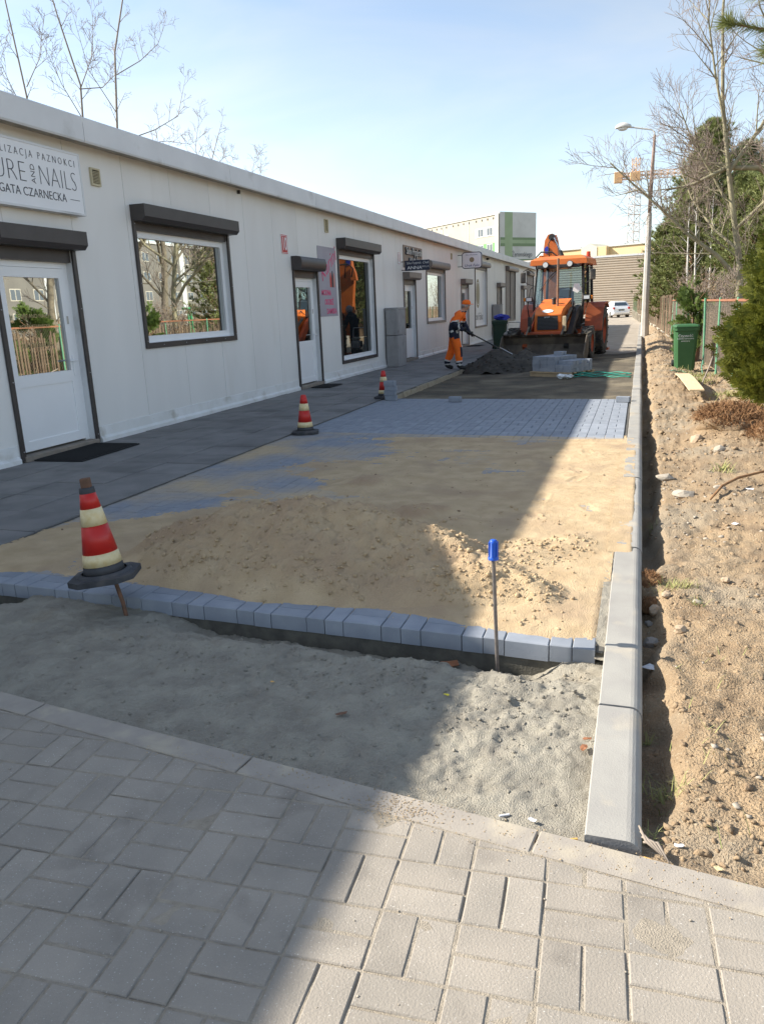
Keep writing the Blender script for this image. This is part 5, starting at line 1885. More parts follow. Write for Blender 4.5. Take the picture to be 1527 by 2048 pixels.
while yy < 31:
    for s in (-1, 1):
        y2 = yy + s * 1.3
        if 12.2 <= y2 <= 31.2:
            p0 = Vector((fpt(yy) - 1.4, yy - 19.2, 0.05))
            p1 = Vector((fpt(y2) - 1.4, y2 - 19.2, 1.38))
            b.cyl(p0, p1, 0.0016, n=3, caps=False)
    yy += stp
o = b.build('mesh_wire', 'wire', fn, fix=False)
o['kind'] = 'stuff'
# weathered stalks and slats leaning inside the wire
sl = MB().box((-0.012, -0.025, 0), (0.012, 0.025, 1.30)).mesh('slat', 'fence_slat')
yy = 12.4
while yy < 31:
    if rnd.random() < 0.95:
        inst('slat', sl, fn, (fpt(yy) - 1.4 + 0.05, yy - 19.2, 0.02), rot=(rnd.uniform(-0.05, 0.05), 0, 0), scale=(1, rnd.uniform(0.5, 1.3), rnd.uniform(0.8, 1.03)))
    yy += rnd.uniform(0.085, 0.15)
fw = thing('slat_fence', 'weathered wooden slat fence receding behind the lamp post', 'fence', (1.04, 32.2, 0))
sl2 = MB().prism([(-0.055, 0), (0.055, 0), (0.055, 1.44), (0, 1.50), (-0.055, 1.44)], 'x', -0.012, 0.012).mesh('slat', 'fence_slat')
sl3 = sl2.copy()
sl3.materials[0] = M['fence_slat_green']
yy = 31.2
k = 0
while yy < 76:
    ang = 0.0
    inst('slat', sl3 if (k % 9 == 4 or yy > 66) else sl2, fw, (fpt(yy) - 1.04, yy - 32.2, 0.1), rot=(rnd.uniform(-0.015, 0.015), rnd.uniform(-0.02, 0.02), 0.06), scale=(1, 1, rnd.uniform(0.97, 1.02)))
    yy += 0.155 + max(0, yy - 32) * 0.0025
    k += 1
for z_ in (0.45, 1.25):
    b = MB()
    b.tube([(fpt(y_) - 1.04 + 0.03, y_ - 32.2, z_) for y_ in (31.2, 40, 50, 60, 75.9)], 0.03, 4)
    b.build('rail', 'fence_slat', fw)
b = MB()
for y0_ in np.arange(31.4, 75, 2.9):
    x0_ = fpt(y0_)
    b.box((x0_ - 1.04 - 0.12, y0_ - 32.2, -0.4), (x0_ - 1.04 + 0.2, y0_ - 32.2 + 2.7, 0.12 + 0.012 * (y0_ - 31) + rnd.uniform(-0.03, 0.03)), bev=0.02)
b.build('footing', 'footing', fw)

# ================================================================== LAMP POST
lp = thing('street_lamp', 'tall concrete street lamp with a curved arm beside the kerb', 'street lamp', (0.17, 34.4, -0.1))
MB().tube([(0, 0, 0), (-0.02, 0, 1.2), (-0.035, 0, 4.9)], [0.17, 0.145, 0.10], 8, smooth=False).build('post', 'lamp_concrete', lp)
MB().tube([(-0.035, 0, 4.85), (0.0, 0, 6.6), (0.03, 0, 7.75)], [0.075, 0.07, 0.05], 10).build('upper_tube', 'lamp_rust', lp)
MB().tube([(0.03, 0, 7.7), (0.02, 0, 7.85), (-0.08, 0, 7.95), (-0.75, 0, 8.1), (-0.95, 0, 8.13)], 0.033, 8).build('arm', 'lamp_head', lp)
b = MB()
vs, fs, n = [], [], 14
pr = [(-0.85, 0.05, 0.05), (-0.92, 0.10, 0.10), (-1.08, 0.155, 0.17), (-1.28, 0.15, 0.16), (-1.42, 0.09, 0.09), (-1.46, 0.02, 0.02)]
for x, w_, h_ in pr:
    for k in range(n):
        a = 2 * PI * k / n
        vs.append((x, w_ * math.cos(a), 8.15 + (h_ if math.sin(a) > 0 else 0.045) * math.sin(a)))
for i in range(len(pr) - 1):
    for k in range(n):
        fs.append((i * n + k, i * n + (k + 1) % n, (i + 1) * n + (k + 1) % n, (i + 1) * n + k))
b.add(vs, fs + [tuple(range(n)), tuple(range((len(pr) - 1) * n, len(pr) * n))], 0, True)
b.build('lamp_head', 'lamp_head', lp)
MB().ball((-1.17, 0, 8.11), 0.13, 0, 12, 8, (1.5, 0.85, 0.75)).build('lens', 'lamp_lens', lp)

# ================================================================== TREES AND SHRUBS
def path_at(pts, t):
    f = t * (len(pts) - 1)
    i = min(int(f), len(pts) - 2)
    u = f - i
    return pts[i].lerp(pts[i + 1], u), (pts[i + 1] - pts[i]).normalized(), i, u


def grow(b, mains, rng, counts, lens, r0, rmin, sides, ang=(0.5, 1.0), up=0.25, curl=0.25, tmin=0.2, mi=(0, 0, 1, 1, 1)):
    """Branch structure: mains is a list of (points, radii); each level sprouts from the one before."""
    cur = [([Vector(p) for p in pts], list(rs)) for pts, rs in mains]
    for lev in range(len(counts) + 1):
        nxt = []
        for pts, rs in cur:
            b.tube(pts, rs, sides[min(lev, len(sides) - 1)], mi[min(lev, len(mi) - 1)], caps=False)
            if lev >= len(counts):
                continue
            plen = sum((pts[i + 1] - pts[i]).length for i in range(len(pts) - 1))
            n = counts[lev]
            n = max(1, int(round(n * (0.6 + 0.4 * min(1.5, plen / max(lens[lev], 0.01) / 1.6)) * rng.uniform(0.8, 1.2))))
            for c in range(n):
                t = tmin + (1 - tmin) * ((c + rng.uniform(0.1, 0.9)) / n)
                p, d, i, u = path_at(pts, min(t, 0.985))
                pr = rs[i] * (1 - u) + rs[i + 1] * u
                ax = d.orthogonal().normalized()
                ax.rotate(Quaternion(d, rng.uniform(0, 2 * PI)))
                nd = d.copy()
                nd.rotate(Quaternion(ax, rng.uniform(*ang)))
                nd = (nd + Vector((0, 0, up * rng.uniform(0.3, 1.3)))).normalized()
                ln = lens[lev] * rng.uniform(0.55, 1.25) * (1.15 - 0.55 * t)
                rr = max(rmin, min(pr * 0.72, r0[lev]))
                k = 4 if lev < 2 else 3
                q = [p.copy()]
                for s in range(k):
                    nd = (nd + Vector((rng.uniform(-1, 1), rng.uniform(-1, 1), rng.uniform(-0.6, 1) + up * 0.6)) * curl * 0.5).normalized()
                    q.append(q[-1] + nd * (ln / k))
                nxt.append((q, [rr + (rmin * 0.7 - rr) * s / k for s in range(k + 1)]))
        cur = nxt


def bare_tree(name, label, base, mains, seed, counts, lens, r0, rmin, sides=(8, 6, 4, 3, 3), mats=('bark', 'twig'), group=None, **kw):
    t = thing(name, label, 'tree', base, group=group)
    trunk = MB()
    pts, rs = mains[0]
    trunk.tube([Vector(p) for p in pts], list(rs), 10, caps=False)
    trunk.build('trunk', mats[0], t)
    b = MB()
    grow(b, mains, random.Random(seed), counts, lens, r0, rmin, sides, **kw)
    o = b.build('crown', list(mats), t, fix=False)
    return t


# the big bare tree behind the fence, and its neighbour at the picture edge
bare_tree('bare_tree', 'leafless tree with a long low limb reaching over the fence', (2.52, 24.0, 0.0),
          [([(0, 0, -0.3), (0.03, 0, 1.35), (-0.02, 0, 2.3), (-0.27, 0, 3.6), (-0.49, 0, 4.85), (-0.72, 0.1, 6.45), (-0.85, 0.2, 8.6), (-0.8, 0.3, 11.0)], [0.12, 0.095, 0.085, 0.072, 0.06, 0.048, 0.032, 0.012]),
           ([(-0.02, 0, 1.9), (-0.62, -0.2, 2.55), (-1.42, -0.3, 3.15), (-2.14, -0.4, 3.85), (-2.85, -0.4, 4.5), (-3.5, -0.5, 5.1)], [0.06, 0.055, 0.045, 0.035, 0.025, 0.012]),
           ([(-0.27, 0, 3.6), (-0.8, 0.3, 4.6), (-1.35, 0.4, 5.5), (-1.75, 0.3, 6.4)], [0.04, 0.032, 0.024, 0.012]),
           ([(-0.45, 0, 4.7), (0.3, 0.4, 5.8), (0.9, 0.6, 7.0), (1.2, 0.8, 8.4)], [0.06, 0.045, 0.03, 0.012]),
           ([(-0.6, 0, 5.7), (-0.95, -0.2, 7.0), (-1.2, -0.2, 8.3), (-1.2, 0, 9.4)], [0.035, 0.028, 0.02, 0.01]),
           ([(-0.2, 0, 3.2), (0.5, -0.6, 3.9), (1.0, -1.0, 4.9), (1.3, -1.2, 6.2)], [0.05, 0.04, 0.028, 0.012]),
           ([(-0.1, 0, 2.7), (-0.7, 0.6, 3.3), (-1.3, 1.0, 4.2), (-1.7, 1.3, 5.2)], [0.04, 0.035, 0.025, 0.012])],
          11, (11, 7, 5), (1.5, 0.75, 0.42), (0.022, 0.011, 0.007), 0.005, mats=('bark_green', 'twig'), ang=(0.5, 1.1), up=0.18)
bare_tree('bare_tree', 'mossy leafless tree at the picture edge with a drooping horizontal limb', (5.4, 25.0, 0.0),
          [([(0, 0, -0.3), (-0.1, 0, 2.5), (-0.4, 0, 5.0), (-0.9, 0, 8.0), (-1.0, 0, 11.5)], [0.2, 0.17, 0.14, 0.09, 0.02]),
           ([(-0.1, 0, 2.9), (-1.5, -0.5, 4.1), (-2.6, -0.8, 4.75), (-3.4, -0.9, 4.8), (-4.2, -1.0, 4.45), (-4.9, -1.0, 4.35)], [0.09, 0.08, 0.07, 0.058, 0.04, 0.015]),
           ([(-0.3, 0, 4.4), (-1.4, -0.5, 6.0), (-2.2, -0.8, 7.3), (-2.9, -0.9, 8.6)], [0.08, 0.06, 0.04, 0.015]),
           ([(-0.7, 0, 6.5), (-1.7, 0.2, 8.2), (-2.7, 0.2, 9.5), (-3.3, 0, 10.6)], [0.07, 0.05, 0.03, 0.012]),
           ([(-0.6, 0, 5.6), (0.5, 0.2, 7.4), (1.2, 0.3, 9.0)], [0.07, 0.05, 0.02])],
          12, (10, 7, 5), (1.7, 0.8, 0.45), (0.030, 0.015, 0.008), 0.0055, mats=('bark_green', 'twig'), ang=(0.5, 1.1), up=0.15)
# slender trees behind the pavilion
for (lb, base, mains, sd) in [
        ('slender bare tree behind the pavilion, cut by the picture edge', (-14.0, 16.5, 0), [([(0, 0, 0), (0, 0.1, 4), (0, 0.0, 6.7), (0, -0.25, 8.6), (0, -0.4, 11)], [0.09, 0.07, 0.05, 0.035, 0.01]),
                                                                                        ([(0, 0.05, 6.9), (0.1, 0.5, 7.6), (0.1, 0.9, 8.7)], [0.03, 0.02, 0.008]), ([(0, 0.05, 6.0), (0.1, -0.6, 6.8), (0.1, -0.9, 7.4)], [0.03, 0.02, 0.008])], 21),
        ('bare tree with a stem leaning left above the pavilion roof', (-14.0, 18.9, 0), [([(0, 0, 0), (0, -0.1, 4), (0, -0.45, 6.4), (0, -0.35, 7.4), (0, -0.9, 8.8), (0, -1.4, 10.4), (0, -1.6, 11.6)], [0.1, 0.08, 0.065, 0.055, 0.04, 0.025, 0.01]),
                                                                                     ([(0, -0.38, 7.3), (0.0, 0.25, 8.2), (0, 0.55, 9.4)], [0.035, 0.025, 0.008]), ([(0, -0.4, 7.3), (-0.1, 0.7, 7.6), (-0.2, 1.6, 8.2), (-0.2, 2.2, 9.2)], [0.035, 0.028, 0.02, 0.008]),
                                                                                     ([(0, -0.45, 6.6), (0.1, -1.2, 7.2), (0.1, -1.9, 8.3)], [0.03, 0.02, 0.008])], 22),
        ('tallest bare tree rising straight behind the pavilion roof', (-14.0, 20.0, 0), [([(0, 0, 0), (0, -0.1, 4), (0, -0.1, 6.6), (0, 0.2, 8.6), (0, 0.9, 10.2), (0, 1.3, 11.5), (0, 1.7, 12.6)], [0.11, 0.09, 0.075, 0.06, 0.045, 0.03, 0.01]),
                                                                                     ([(0, 0, 6.3), (0.1, 1.6, 6.9), (0.2, 2.8, 7.5), (0.2, 3.5, 8.8)], [0.04, 0.032, 0.024, 0.008]), ([(0, 0.1, 8.0), (0.0, 1.4, 8.7), (0.0, 2.4, 9.4), (0, 3.0, 10.2)], [0.035, 0.028, 0.02, 0.008]),
                                                                                     ([(0, 0.0, 7.0), (-0.1, -0.9, 7.9), (-0.1, -1.3, 9.2)], [0.03, 0.02, 0.008]), ([(0, 0.0, 6.2), (0.1, 2.2, 6.7), (0.2, 3.4, 6.8)], [0.03, 0.022, 0.008]),
                                                                                     ([(0, 1.0, 10.3), (0, 0.7, 11.2), (0, 0.2, 12)], [0.03, 0.02, 0.008])], 23),
        ('low bare tree top with two upswept twigs over the roof', (-14.0, 24.2, 0), [([(0, 0, 0), (0, 0.1, 4), (0, 0.4, 6.0), (0, 1.0, 6.9), (0, 1.9, 8.2)], [0.08, 0.06, 0.045, 0.03, 0.008]),
                                                                                  ([(0, 0.3, 5.6), (0, -0.2, 6.8), (0, 0.3, 8.0)], [0.03, 0.02, 0.008]), ([(0, 0.6, 6.2), (0, 1.6, 6.8), (0, 2.2, 7.0)], [0.025, 0.018, 0.008])], 24),
        ('smallest bare tree top, two thin twigs far along the roof', (-14.0, 27.4, 0), [([(0, 0, 0), (0, 0.1, 4), (0, 0.3, 6.0), (0, 0.9, 7.3)], [0.07, 0.05, 0.03, 0.008]), ([(0, 0.2, 5.6), (0, 1.2, 6.6), (0, 1.5, 7.6)], [0.025, 0.018, 0.008])], 25)]:
    mains = [(p_2, [q_2 * 0.42 for q_2 in r_2]) for p_2, r_2 in mains]
    bare_tree('bare_tree', lb, base, mains, sd, (9, 4, 2), (0.62, 0.28, 0.16), (0.010, 0.006, 0.005), 0.0042, mats=('twig_pale', 'twig_pale'), group='bare trees behind the pavilion', ang=(0.7, 1.2), up=0.30, curl=0.2, tmin=0.3)


def needle_tuft(b, p, d, ln, wid, n, rng, spread=0.9, mi=0):
    d = d.normalized()
    for _ in range(n):
        ax = d.orthogonal().normalized()
        ax.rotate(Quaternion(d, rng.uniform(0, 2 * PI)))
        v = d.copy()
        v.rotate(Quaternion(ax, rng.uniform(0.15, spread)))
        s = v.cross(Vector((rng.uniform(-1, 1), rng.uniform(-1, 1), rng.uniform(-1, 1)))).normalized() * wid
        q = p - d * ln * rng.uniform(0, 0.5)
        b.add([q - s, q + s, q + v * ln * rng.uniform(0.7, 1.1)], [(0, 1, 2)], mi)


def pine(name, label, base, h, crown0, rad, seed, m='pine_needle', nb=100, tufts=20, ln=0.22, wid=0.011, nn=15, group='pine trees beyond the fence', lean=(0, 0)):
    rng = random.Random(seed)
    t = thing(name, label, 'tree', base, group=group)
    tr = MB()
    tp = [Vector((lean[0] * z / h, lean[1] * z / h, z)) for z in np.linspace(-0.2, h, 9)]
    tr.tube(tp, [0.03 * h * 0.5 * (1 - 0.9 * i / 8) + 0.01 for i in range(9)], 9, caps=False)
    tr.build('trunk', 'bark_pine', t)
    br, nd = MB(), MB()
    for k in range(nb):
        f = (k + rng.random()) / nb
        z = crown0 + (h - crown0) * f ** 0.9
        az = k * 2.399 + rng.uniform(-0.5, 0.5)
        prof = rad * (1 - f) ** 0.65 * (0.65 + 0.55 * rng.random()) * min(1, 0.55 + f * 2.2) + 0.15
        o_ = Vector((lean[0] * z / h, lean[1] * z / h, z))
        d = Vector((math.cos(az), math.sin(az), rng.uniform(-0.05, 0.35) + 0.5 * f)).normalized()
        pts = [o_]
        for s in range(4):
            d = (d + Vector((rng.uniform(-0.15, 0.15), rng.uniform(-0.15, 0.15), 0.10))).normalized()
            pts.append(pts[-1] + d * prof / 4)
        br.tube(pts, [0.035 * (1 - f * 0.6), 0.028 * (1 - f * 0.6), 0.02, 0.012, 0.006], 4, caps=False)
        for q in range(tufts):
            u = 0.25 + 0.75 * (q + rng.random()) / tufts
            p, dd, _, _ = path_at(pts, min(u, 0.99))
            sd = Vector((rng.uniform(-1, 1), rng.uniform(-1, 1), rng.uniform(-0.5, 0.9))).normalized()
            off = sd * rng.uniform(0.0, 0.22 * prof + 0.08)
            needle_tuft(nd, p + off, (dd * 0.5 + sd * 0.9 + Vector((0, 0, 0.4))), ln * rng.uniform(0.7, 1.2), wid, nn, rng)
    br.build('branches', 'bark_pine', t, fix=False)
    nd.build('crown', m, t, fix=False)
    return t


pine('pine_tree', 'tall bushy pine rising behind the lamp post and bare twigs', (2.75, 41.0, 0), 9.0, 0.9, 2.9, 31, nb=170, tufts=30, nn=17, ln=0.25, wid=0.019)
pine('pine_tree', 'broad dark pine behind the tallest pine', (4.9, 47.0, 0), 9.0, 0.8, 3.0, 32, 'pine_needle_blue', nb=150, tufts=26, nn=15, ln=0.25, wid=0.019)
pine('pine_tree', 'low young pine standing right behind the lamp post', (0.95, 38.5, 0), 4.6, 0.5, 1.5, 33, nb=90, tufts=18, ln=0.20, wid=0.016)
pine('pine_tree', 'shorter pine between fence and leafless tree', (3.5, 33.0, 0), 5.6, 0.5, 1.9, 34, nb=120, tufts=22, ln=0.20, wid=0.016)
pine('pine_tree', 'pine at the picture edge behind the fence', (5.4, 36.0, 0), 7.2, 0.5, 2.5, 35, 'pine_needle_blue', nb=130, tufts=24, wid=0.019)
pine('pine_tree', 'light green pine between lamp post and birch stems', (1.95, 36.8, 0), 6.3, 0.6, 1.9, 36, nb=120, tufts=22, ln=0.22, wid=0.017)
pine('pine_tree', 'light green pine behind the leafless tree trunk', (3.9, 29.5, 0), 5.4, 0.5, 1.7, 37, nb=110, tufts=20, ln=0.20, wid=0.014)
# near pine, only one bough of which hangs into the upper corner
np_ = thing('near_pine', 'pine bough with long needles hanging into the upper corner', 'tree', (4.6, 9.2, 0))
MB().tube([(0, 0, -0.3), (0, 0, 3), (0.05, 0, 7)], [0.16, 0.14, 0.08], 10, caps=False).build('trunk', 'bark_pine', np_)
bb, nd = MB(), MB()
rng = random.Random(41)
for pts in ([(0, 0, 3.3), (-1.5, -0.5, 3.78), (-2.8, -0.9, 3.62), (-3.6, -1.15, 3.62), (-4.02, -1.2, 3.74)], [(-3.0, -1.0, 3.62), (-3.5, -1.15, 3.85), (-3.80, -1.2, 3.95)], [(-2.9, -0.95, 3.62), (-3.35, -1.2, 3.5), (-3.68, -1.25, 3.47)], [(0, 0, 4.4), (-1.4, -0.6, 4.6), (-2.9, -0.95, 4.3)]):
    pts = [Vector(p) for p in pts]
    bb.tube(pts, [0.03, 0.024, 0.018, 0.012, 0.008][:len(pts)], 6, caps=False)
    for q in range(46):
        p, dd, _, _ = path_at(pts, 0.35 + 0.64 * q / 46)
        needle_tuft(nd, p, dd, 0.15, 0.0034, 16, rng, 1.15)
    needle_tuft(nd, pts[-1], (pts[-1] - pts[-2]) + Vector((0, 0, 0.1)), 0.18, 0.0036, 170, rng, 1.4)
bb.build('bough', 'bark_pine', np_, fix=False)
nd.build('needles', 'pine_needle', np_, fix=False)


def spray(b, p, d, up, size, rng):
    """Flat scale-leaf spray: a fan of narrow diamonds."""
    d = d.normalized()
    s = d.cross(up)
    if s.length < 1e-4:
        s = d.orthogonal()
    s.normalize()
    nrm = s.cross(d) * 0.05 * size
    for k in range(7):
        t = (k + 0.5) / 7
        sg = 1 if k % 2 else -1
        o = p + d * size * t * 0.75
        v = (d * 0.75 + s * sg * (0.9 - 0.6 * t)).normalized() * size * (0.55 - 0.28 * t)
        w = v.cross(nrm).normalized() * size * 0.075
        b.add([o, o + v * 0.5 + w, o + v, o + v * 0.5 - w], [(0, 1, 2, 3)])
    w = s * size * 0.07
    b.add([p, p + d * size * 0.6 + w, p + d * size, p + d * size * 0.6 - w], [(0, 1, 2, 3)])


def thuja(name, label, base, h, r, z0, n, size, seed, m, trunks=3):
    rng = random.Random(seed)
    t = thing(name, label, 'shrub', base)
    tb = MB()
    for k in range(trunks):
        a = rng.uniform(0, 6.3)
        tb.tube([(0.10 * math.cos(a), 0.10 * math.sin(a), -0.15), (0.14 * math.cos(a), 0.14 * math.sin(a), 0.4), (0.3 * r * math.cos(a), 0.3 * r * math.sin(a), h * 0.6)], [0.06, 0.05, 0.015], 7, caps=False)
    for k in range(26):
        a, z = rng.uniform(0, 6.3), rng.uniform(z0 * 0.8, h * 0.8)
        tb.tube([(0.05 * math.cos(a), 0.05 * math.sin(a), z), (0.7 * r * math.cos(a), 0.7 * r * math.sin(a), z + 0.25)], [0.016, 0.006], 4, caps=False)
    tb.build('trunk', 'bark_pine', t)
    b = MB()
    per = 48
    for _ in range(n // per):
        f = rng.random() ** 1.15
        a = rng.uniform(0, 2 * PI)
        lump = 1 + 0.12 * math.sin(3 * a + 5 * f) + rng.uniform(-0.22, 0.16)
        R_ = r * (1 - f ** 1.6) ** 0.75 * min(1.0, 0.62 + 1.6 * f) * lump
        cz = z0 + (h - z0) * f
        out = Vector((math.cos(a), math.sin(a), 0))
        tilt = rng.uniform(-0.3, 0.3)
        for k in range(per):
            u = rng.random() ** 0.7
            p = out * (R_ * (0.55 + 0.45 * u)) + Vector((rng.gauss(0, 0.075), rng.gauss(0, 0.075), cz - 0.10 + 0.16 * u + rng.gauss(0, 0.06))) * 1.0
            d = out * rng.uniform(0.5, 1.1) + Vector((rng.uniform(-0.5, 0.5), rng.uniform(-0.5, 0.5), rng.uniform(-0.1, 1.1)))
            up = Vector((-math.sin(a) , math.cos(a), tilt + rng.uniform(-0.35, 0.35)))
            spray(b, p, d, up, size * rng.uniform(0.7, 1.3), rng)
    b.build('crown', m, t, fix=False)
    return t


thuja('thuja_shrub', 'big yellow-green thuja filling the edge above torn roots', (1.95, 10.6, 0.0), 2.55, 0.98, 0.24, 9500, 0.145, 51, 'thuja')
thuja('thuja_shrub', 'slim thuja growing through the fence behind the bin', (1.20, 20.4, 0.0), 1.85, 0.36, 0.15, 1300, 0.15, 52, 'thuja_dark')
thuja('thuja_shrub', 'second thuja behind the fence next to the big one', (2.6, 17.2, 0.0), 1.9, 0.7, 0.1, 1500, 0.2, 53, 'thuja_dark')
# birches and brown scrub behind the fence
for k, (x, y, h, lb) in enumerate([(1.75, 34.0, 5.0, 'thin white birch stem nearest the lamp post'), (2.15, 35.5, 5.6, 'thin leaning white birch stem, second from the lamp post'), (2.6, 34.5, 5.2, 'white birch stem behind the near fence posts')]):
    dx = rnd.uniform(-0.4, 0.4)
    bare_tree('birch_tree', lb, (x, y, 0), [([(0, 0, -0.2), (dx * 0.3, 0, 1.5), (dx * 0.7, 0, 3.2), (dx, 0, h)], [0.06, 0.05, 0.035, 0.01])], 60 + k, (10, 4), (0.7, 0.35), (0.012, 0.007), 0.005, mats=('birch', 'twig'), ang=(0.5, 1.0), up=0.3)


def scrub(label, x, y, h, n, seed, m='twig', leaves=0):
    rng = random.Random(seed)
    t = thing('bare_shrub', label, 'shrub', (x, y, 0), group='bare shrubs behind the fence')
    mains = []
    for k in range(n):
        a, r = rng.uniform(0, 6.3), rng.uniform(0.3, 0.9)
        mains.append(([(0.1 * math.cos(a), 0.1 * math.sin(a), -0.1), (r * 0.4 * math.cos(a), r * 0.4 * math.sin(a), h * 0.5), (r * math.cos(a), r * math.sin(a), h * rng.uniform(0.75, 1.05))], [0.02, 0.014, 0.006]))
    b = MB()
    grow(b, mains, rng, (6, 5), (0.6, 0.3), (0.009, 0.006), 0.005, (4, 3, 3), ang=(0.4, 1.0), up=0.2, mi=(0, 0, 0))
    b.build('stems', m, t, fix=False)
    if leaves:
        b = MB()
        for _ in range(leaves):
            a, r = rng.uniform(0, 6.3), rng.uniform(0, 0.9)
            p = Vector((r * math.cos(a), r * math.sin(a), rng.uniform(0.1, h)))
            v = Vector((rng.uniform(-1, 1), rng.uniform(-1, 1), rng.uniform(-1, 1))).normalized() * 0.04
            w = v.orthogonal().normalized() * 0.02
            b.add([p, p + v + w, p + 2 * v, p + v - w], [(0, 1, 2, 3)])
        b.build('leaves', 'brown_scrub', t, fix=False)


for k, (x, y, h, lb) in enumerate([(1.75, 22.5, 1.9, 'brown twiggy shrub pressing against the wire fence'), (1.9, 27.5, 2.2, 'brown twiggy shrub just behind the bin'), (1.7, 31.0, 2.2, 'bare shrub at the start of the slat fence'), (2.6, 38.0, 3.0, 'tall bare shrub among the birches'),
                                   (0.9, 46.0, 2.8, 'bare shrub above the far slat fence'), (1.0, 56.0, 3.6, 'farthest bare shrub by the ribbed hall'), (0.4, 62.0, 5.0, 'reddish bare thicket rising behind the lamp post')]):
    scrub(lb, x, y, h, 13, 70 + k, leaves=700)

# ================================================================== FAR BUILDINGS
# five-storey block with a green-striped gable
CX, CY = -24.4, 143.0
FD = Vector((-0.738, 0.675, 0))
GD = Vector((0.675, 0.738, 0))
ap = thing('apartment_block', 'pale prefabricated apartment block with a green-striped gable', 'building', (CX, CY, 0))
HB = 17.35


def quadbox(b, o, d, w, z0, z1, depth, nrm, mi=0):
    """Box standing proud of a facade: along d from o, width w, thickness depth along nrm."""
    a = Vector(o)
    vs = [a, a + d * w, a + d * w + nrm * depth, a + nrm * depth]
    b.add([(p.x, p.y, z0) for p in vs] + [(p.x, p.y, z1) for p in vs], [(3, 2, 1, 0), (4, 5, 6, 7), (0, 1, 5, 4), (1, 2, 6, 5), (2, 3, 7, 6), (3, 0, 4, 7)], mi)


FN, GN = Vector((-0.675, -0.738, 0)), Vector((0.738, -0.675, 0))
GW = 8.0
b = MB()
quadbox(b, FD * 0 - FN * 0, FD, 62, -0.3, HB - 0.3, GW - 0.1, -FN)
b.build('walls', 'block_cream', ap)
b = MB()
quadbox(b, GN * 0.05 + GD * -0.1, GD, GW + 0.2, -0.3, HB, 0.25, GN)
b.build('gable', 'block_grey', ap)
b = MB()
quadbox(b, GN * 0.05 - FN * -0.4 + FD * -0.28, FD, 0.9, -0.3, HB + 0.02, 0.12, FN)
b.build('corner_strip', 'block_white', ap)
b = MB()
quadbox(b, GN * 0.30 + GD * 1.0, GD, 1.7, 2, HB - 0.05, 0.03, GN, 0)
for z0, z1, mi in ((11.6, 12.1, 1), (12.1, 12.95 - 0.25, 0), (12.7, 13.1, 1), (8.2, 9.0, 0), (7.7, 8.2, 1), (9.0, 9.4, 1), (5.0, 6.6, 0)):
    for o_, w_ in ((0.0, 1.0), (2.7, GW - 2.7)):
        quadbox(b, GN * 0.30 + GD * o_, GD, w_, z0, z1, 0.03, GN, mi)
b.build('green_stripes', ['block_green', 'block_green_dark'], ap)
tg = text('lettering', 'Żeromskiego', 'ink', 1.15, tuple(GN * 0.345 + GD * 4.9 + Vector((0, 0, 10.2))), tuple(GD), (0, 0, 1), ap, xs=0.75)
b = MB()
for q in range(5):
    x0 = 0.7 + q * 8.6 + (0.8 if q > 2 else 0)
    quadbox(b, FD * (x0 - 0.15) + FN * 0.0, FD, 0.12, 0, HB - 0.4, 0.06, FN)
quadbox(b, FD * 0.6, FD, 61, HB - 0.35, HB - 0.1, 0.18, FN)
b.build('pilaster', 'block_white', ap)
fr_m, pane_m = None, None
for q in range(7):
    x0 = 0.9 + q * 7.4
    for zr, (z0, z1) in enumerate(((13.55, 15.15), (10.75, 12.35), (7.95, 9.55))):
        # two-window bay with a filled or green spandrel
        if q in (1, 4):
            w = MB()
            quadbox(w, FD * (x0 + 2.6) + FN * 0.02, FD, 2.0, z0 - 1.5, z0 - 0.6, 0.05, FN)
            o = w.build('stair_window', 'block_white', ap)
            w = MB()
            quadbox(w, FD * (x0 + 2.8) + FN * 0.07, FD, 1.6, z0 - 1.4, z0 - 0.8, 0.02, FN)
            w.build('pane', 'pane_far', o)
            continue
        w = MB()
        quadbox(w, FD * (x0 + 0.1) + FN * 0.02, FD, 6.1, z0, z1, 0.05, FN, 1 if (q in (0, 5) and zr == 1) else 0)
        o = w.build('window_band', ['block_white', 'block_green_panel'], ap)
        for s0 in (0.9, 3.6):
            w = MB()
            quadbox(w, FD * (x0 + s0) + FN * 0.07, FD, 1.75, z0 + 0.08, z1 - 0.08, 0.03, FN)
            w.build('window_frame', 'block_white', o)
            for t0 in (0.12, 0.95):
                w = MB()
                quadbox(w, FD * (x0 + s0 + t0) + FN * 0.10, FD, 0.66, z0 + 0.2, z1 - 0.2, 0.02, FN)
                w.build('pane', 'pane_far', o)
    for k in range(4):
        w = MB()
        quadbox(w, FD * (x0 + 0.6 + k * 1.7) + FN * 0.01, FD, 0.28, HB - 1.05, HB - 0.72, 0.03, FN)
        w.build('attic_vent', 'vent_dark', ap)
b = MB()
for k in range(5):
    quadbox(b, FD * (3 + k * 11) - FN * 3, FD, 1.2, HB - 0.3, HB + 0.35, 1.0, -FN)
b.build('roof_vent', 'block_grey', ap)

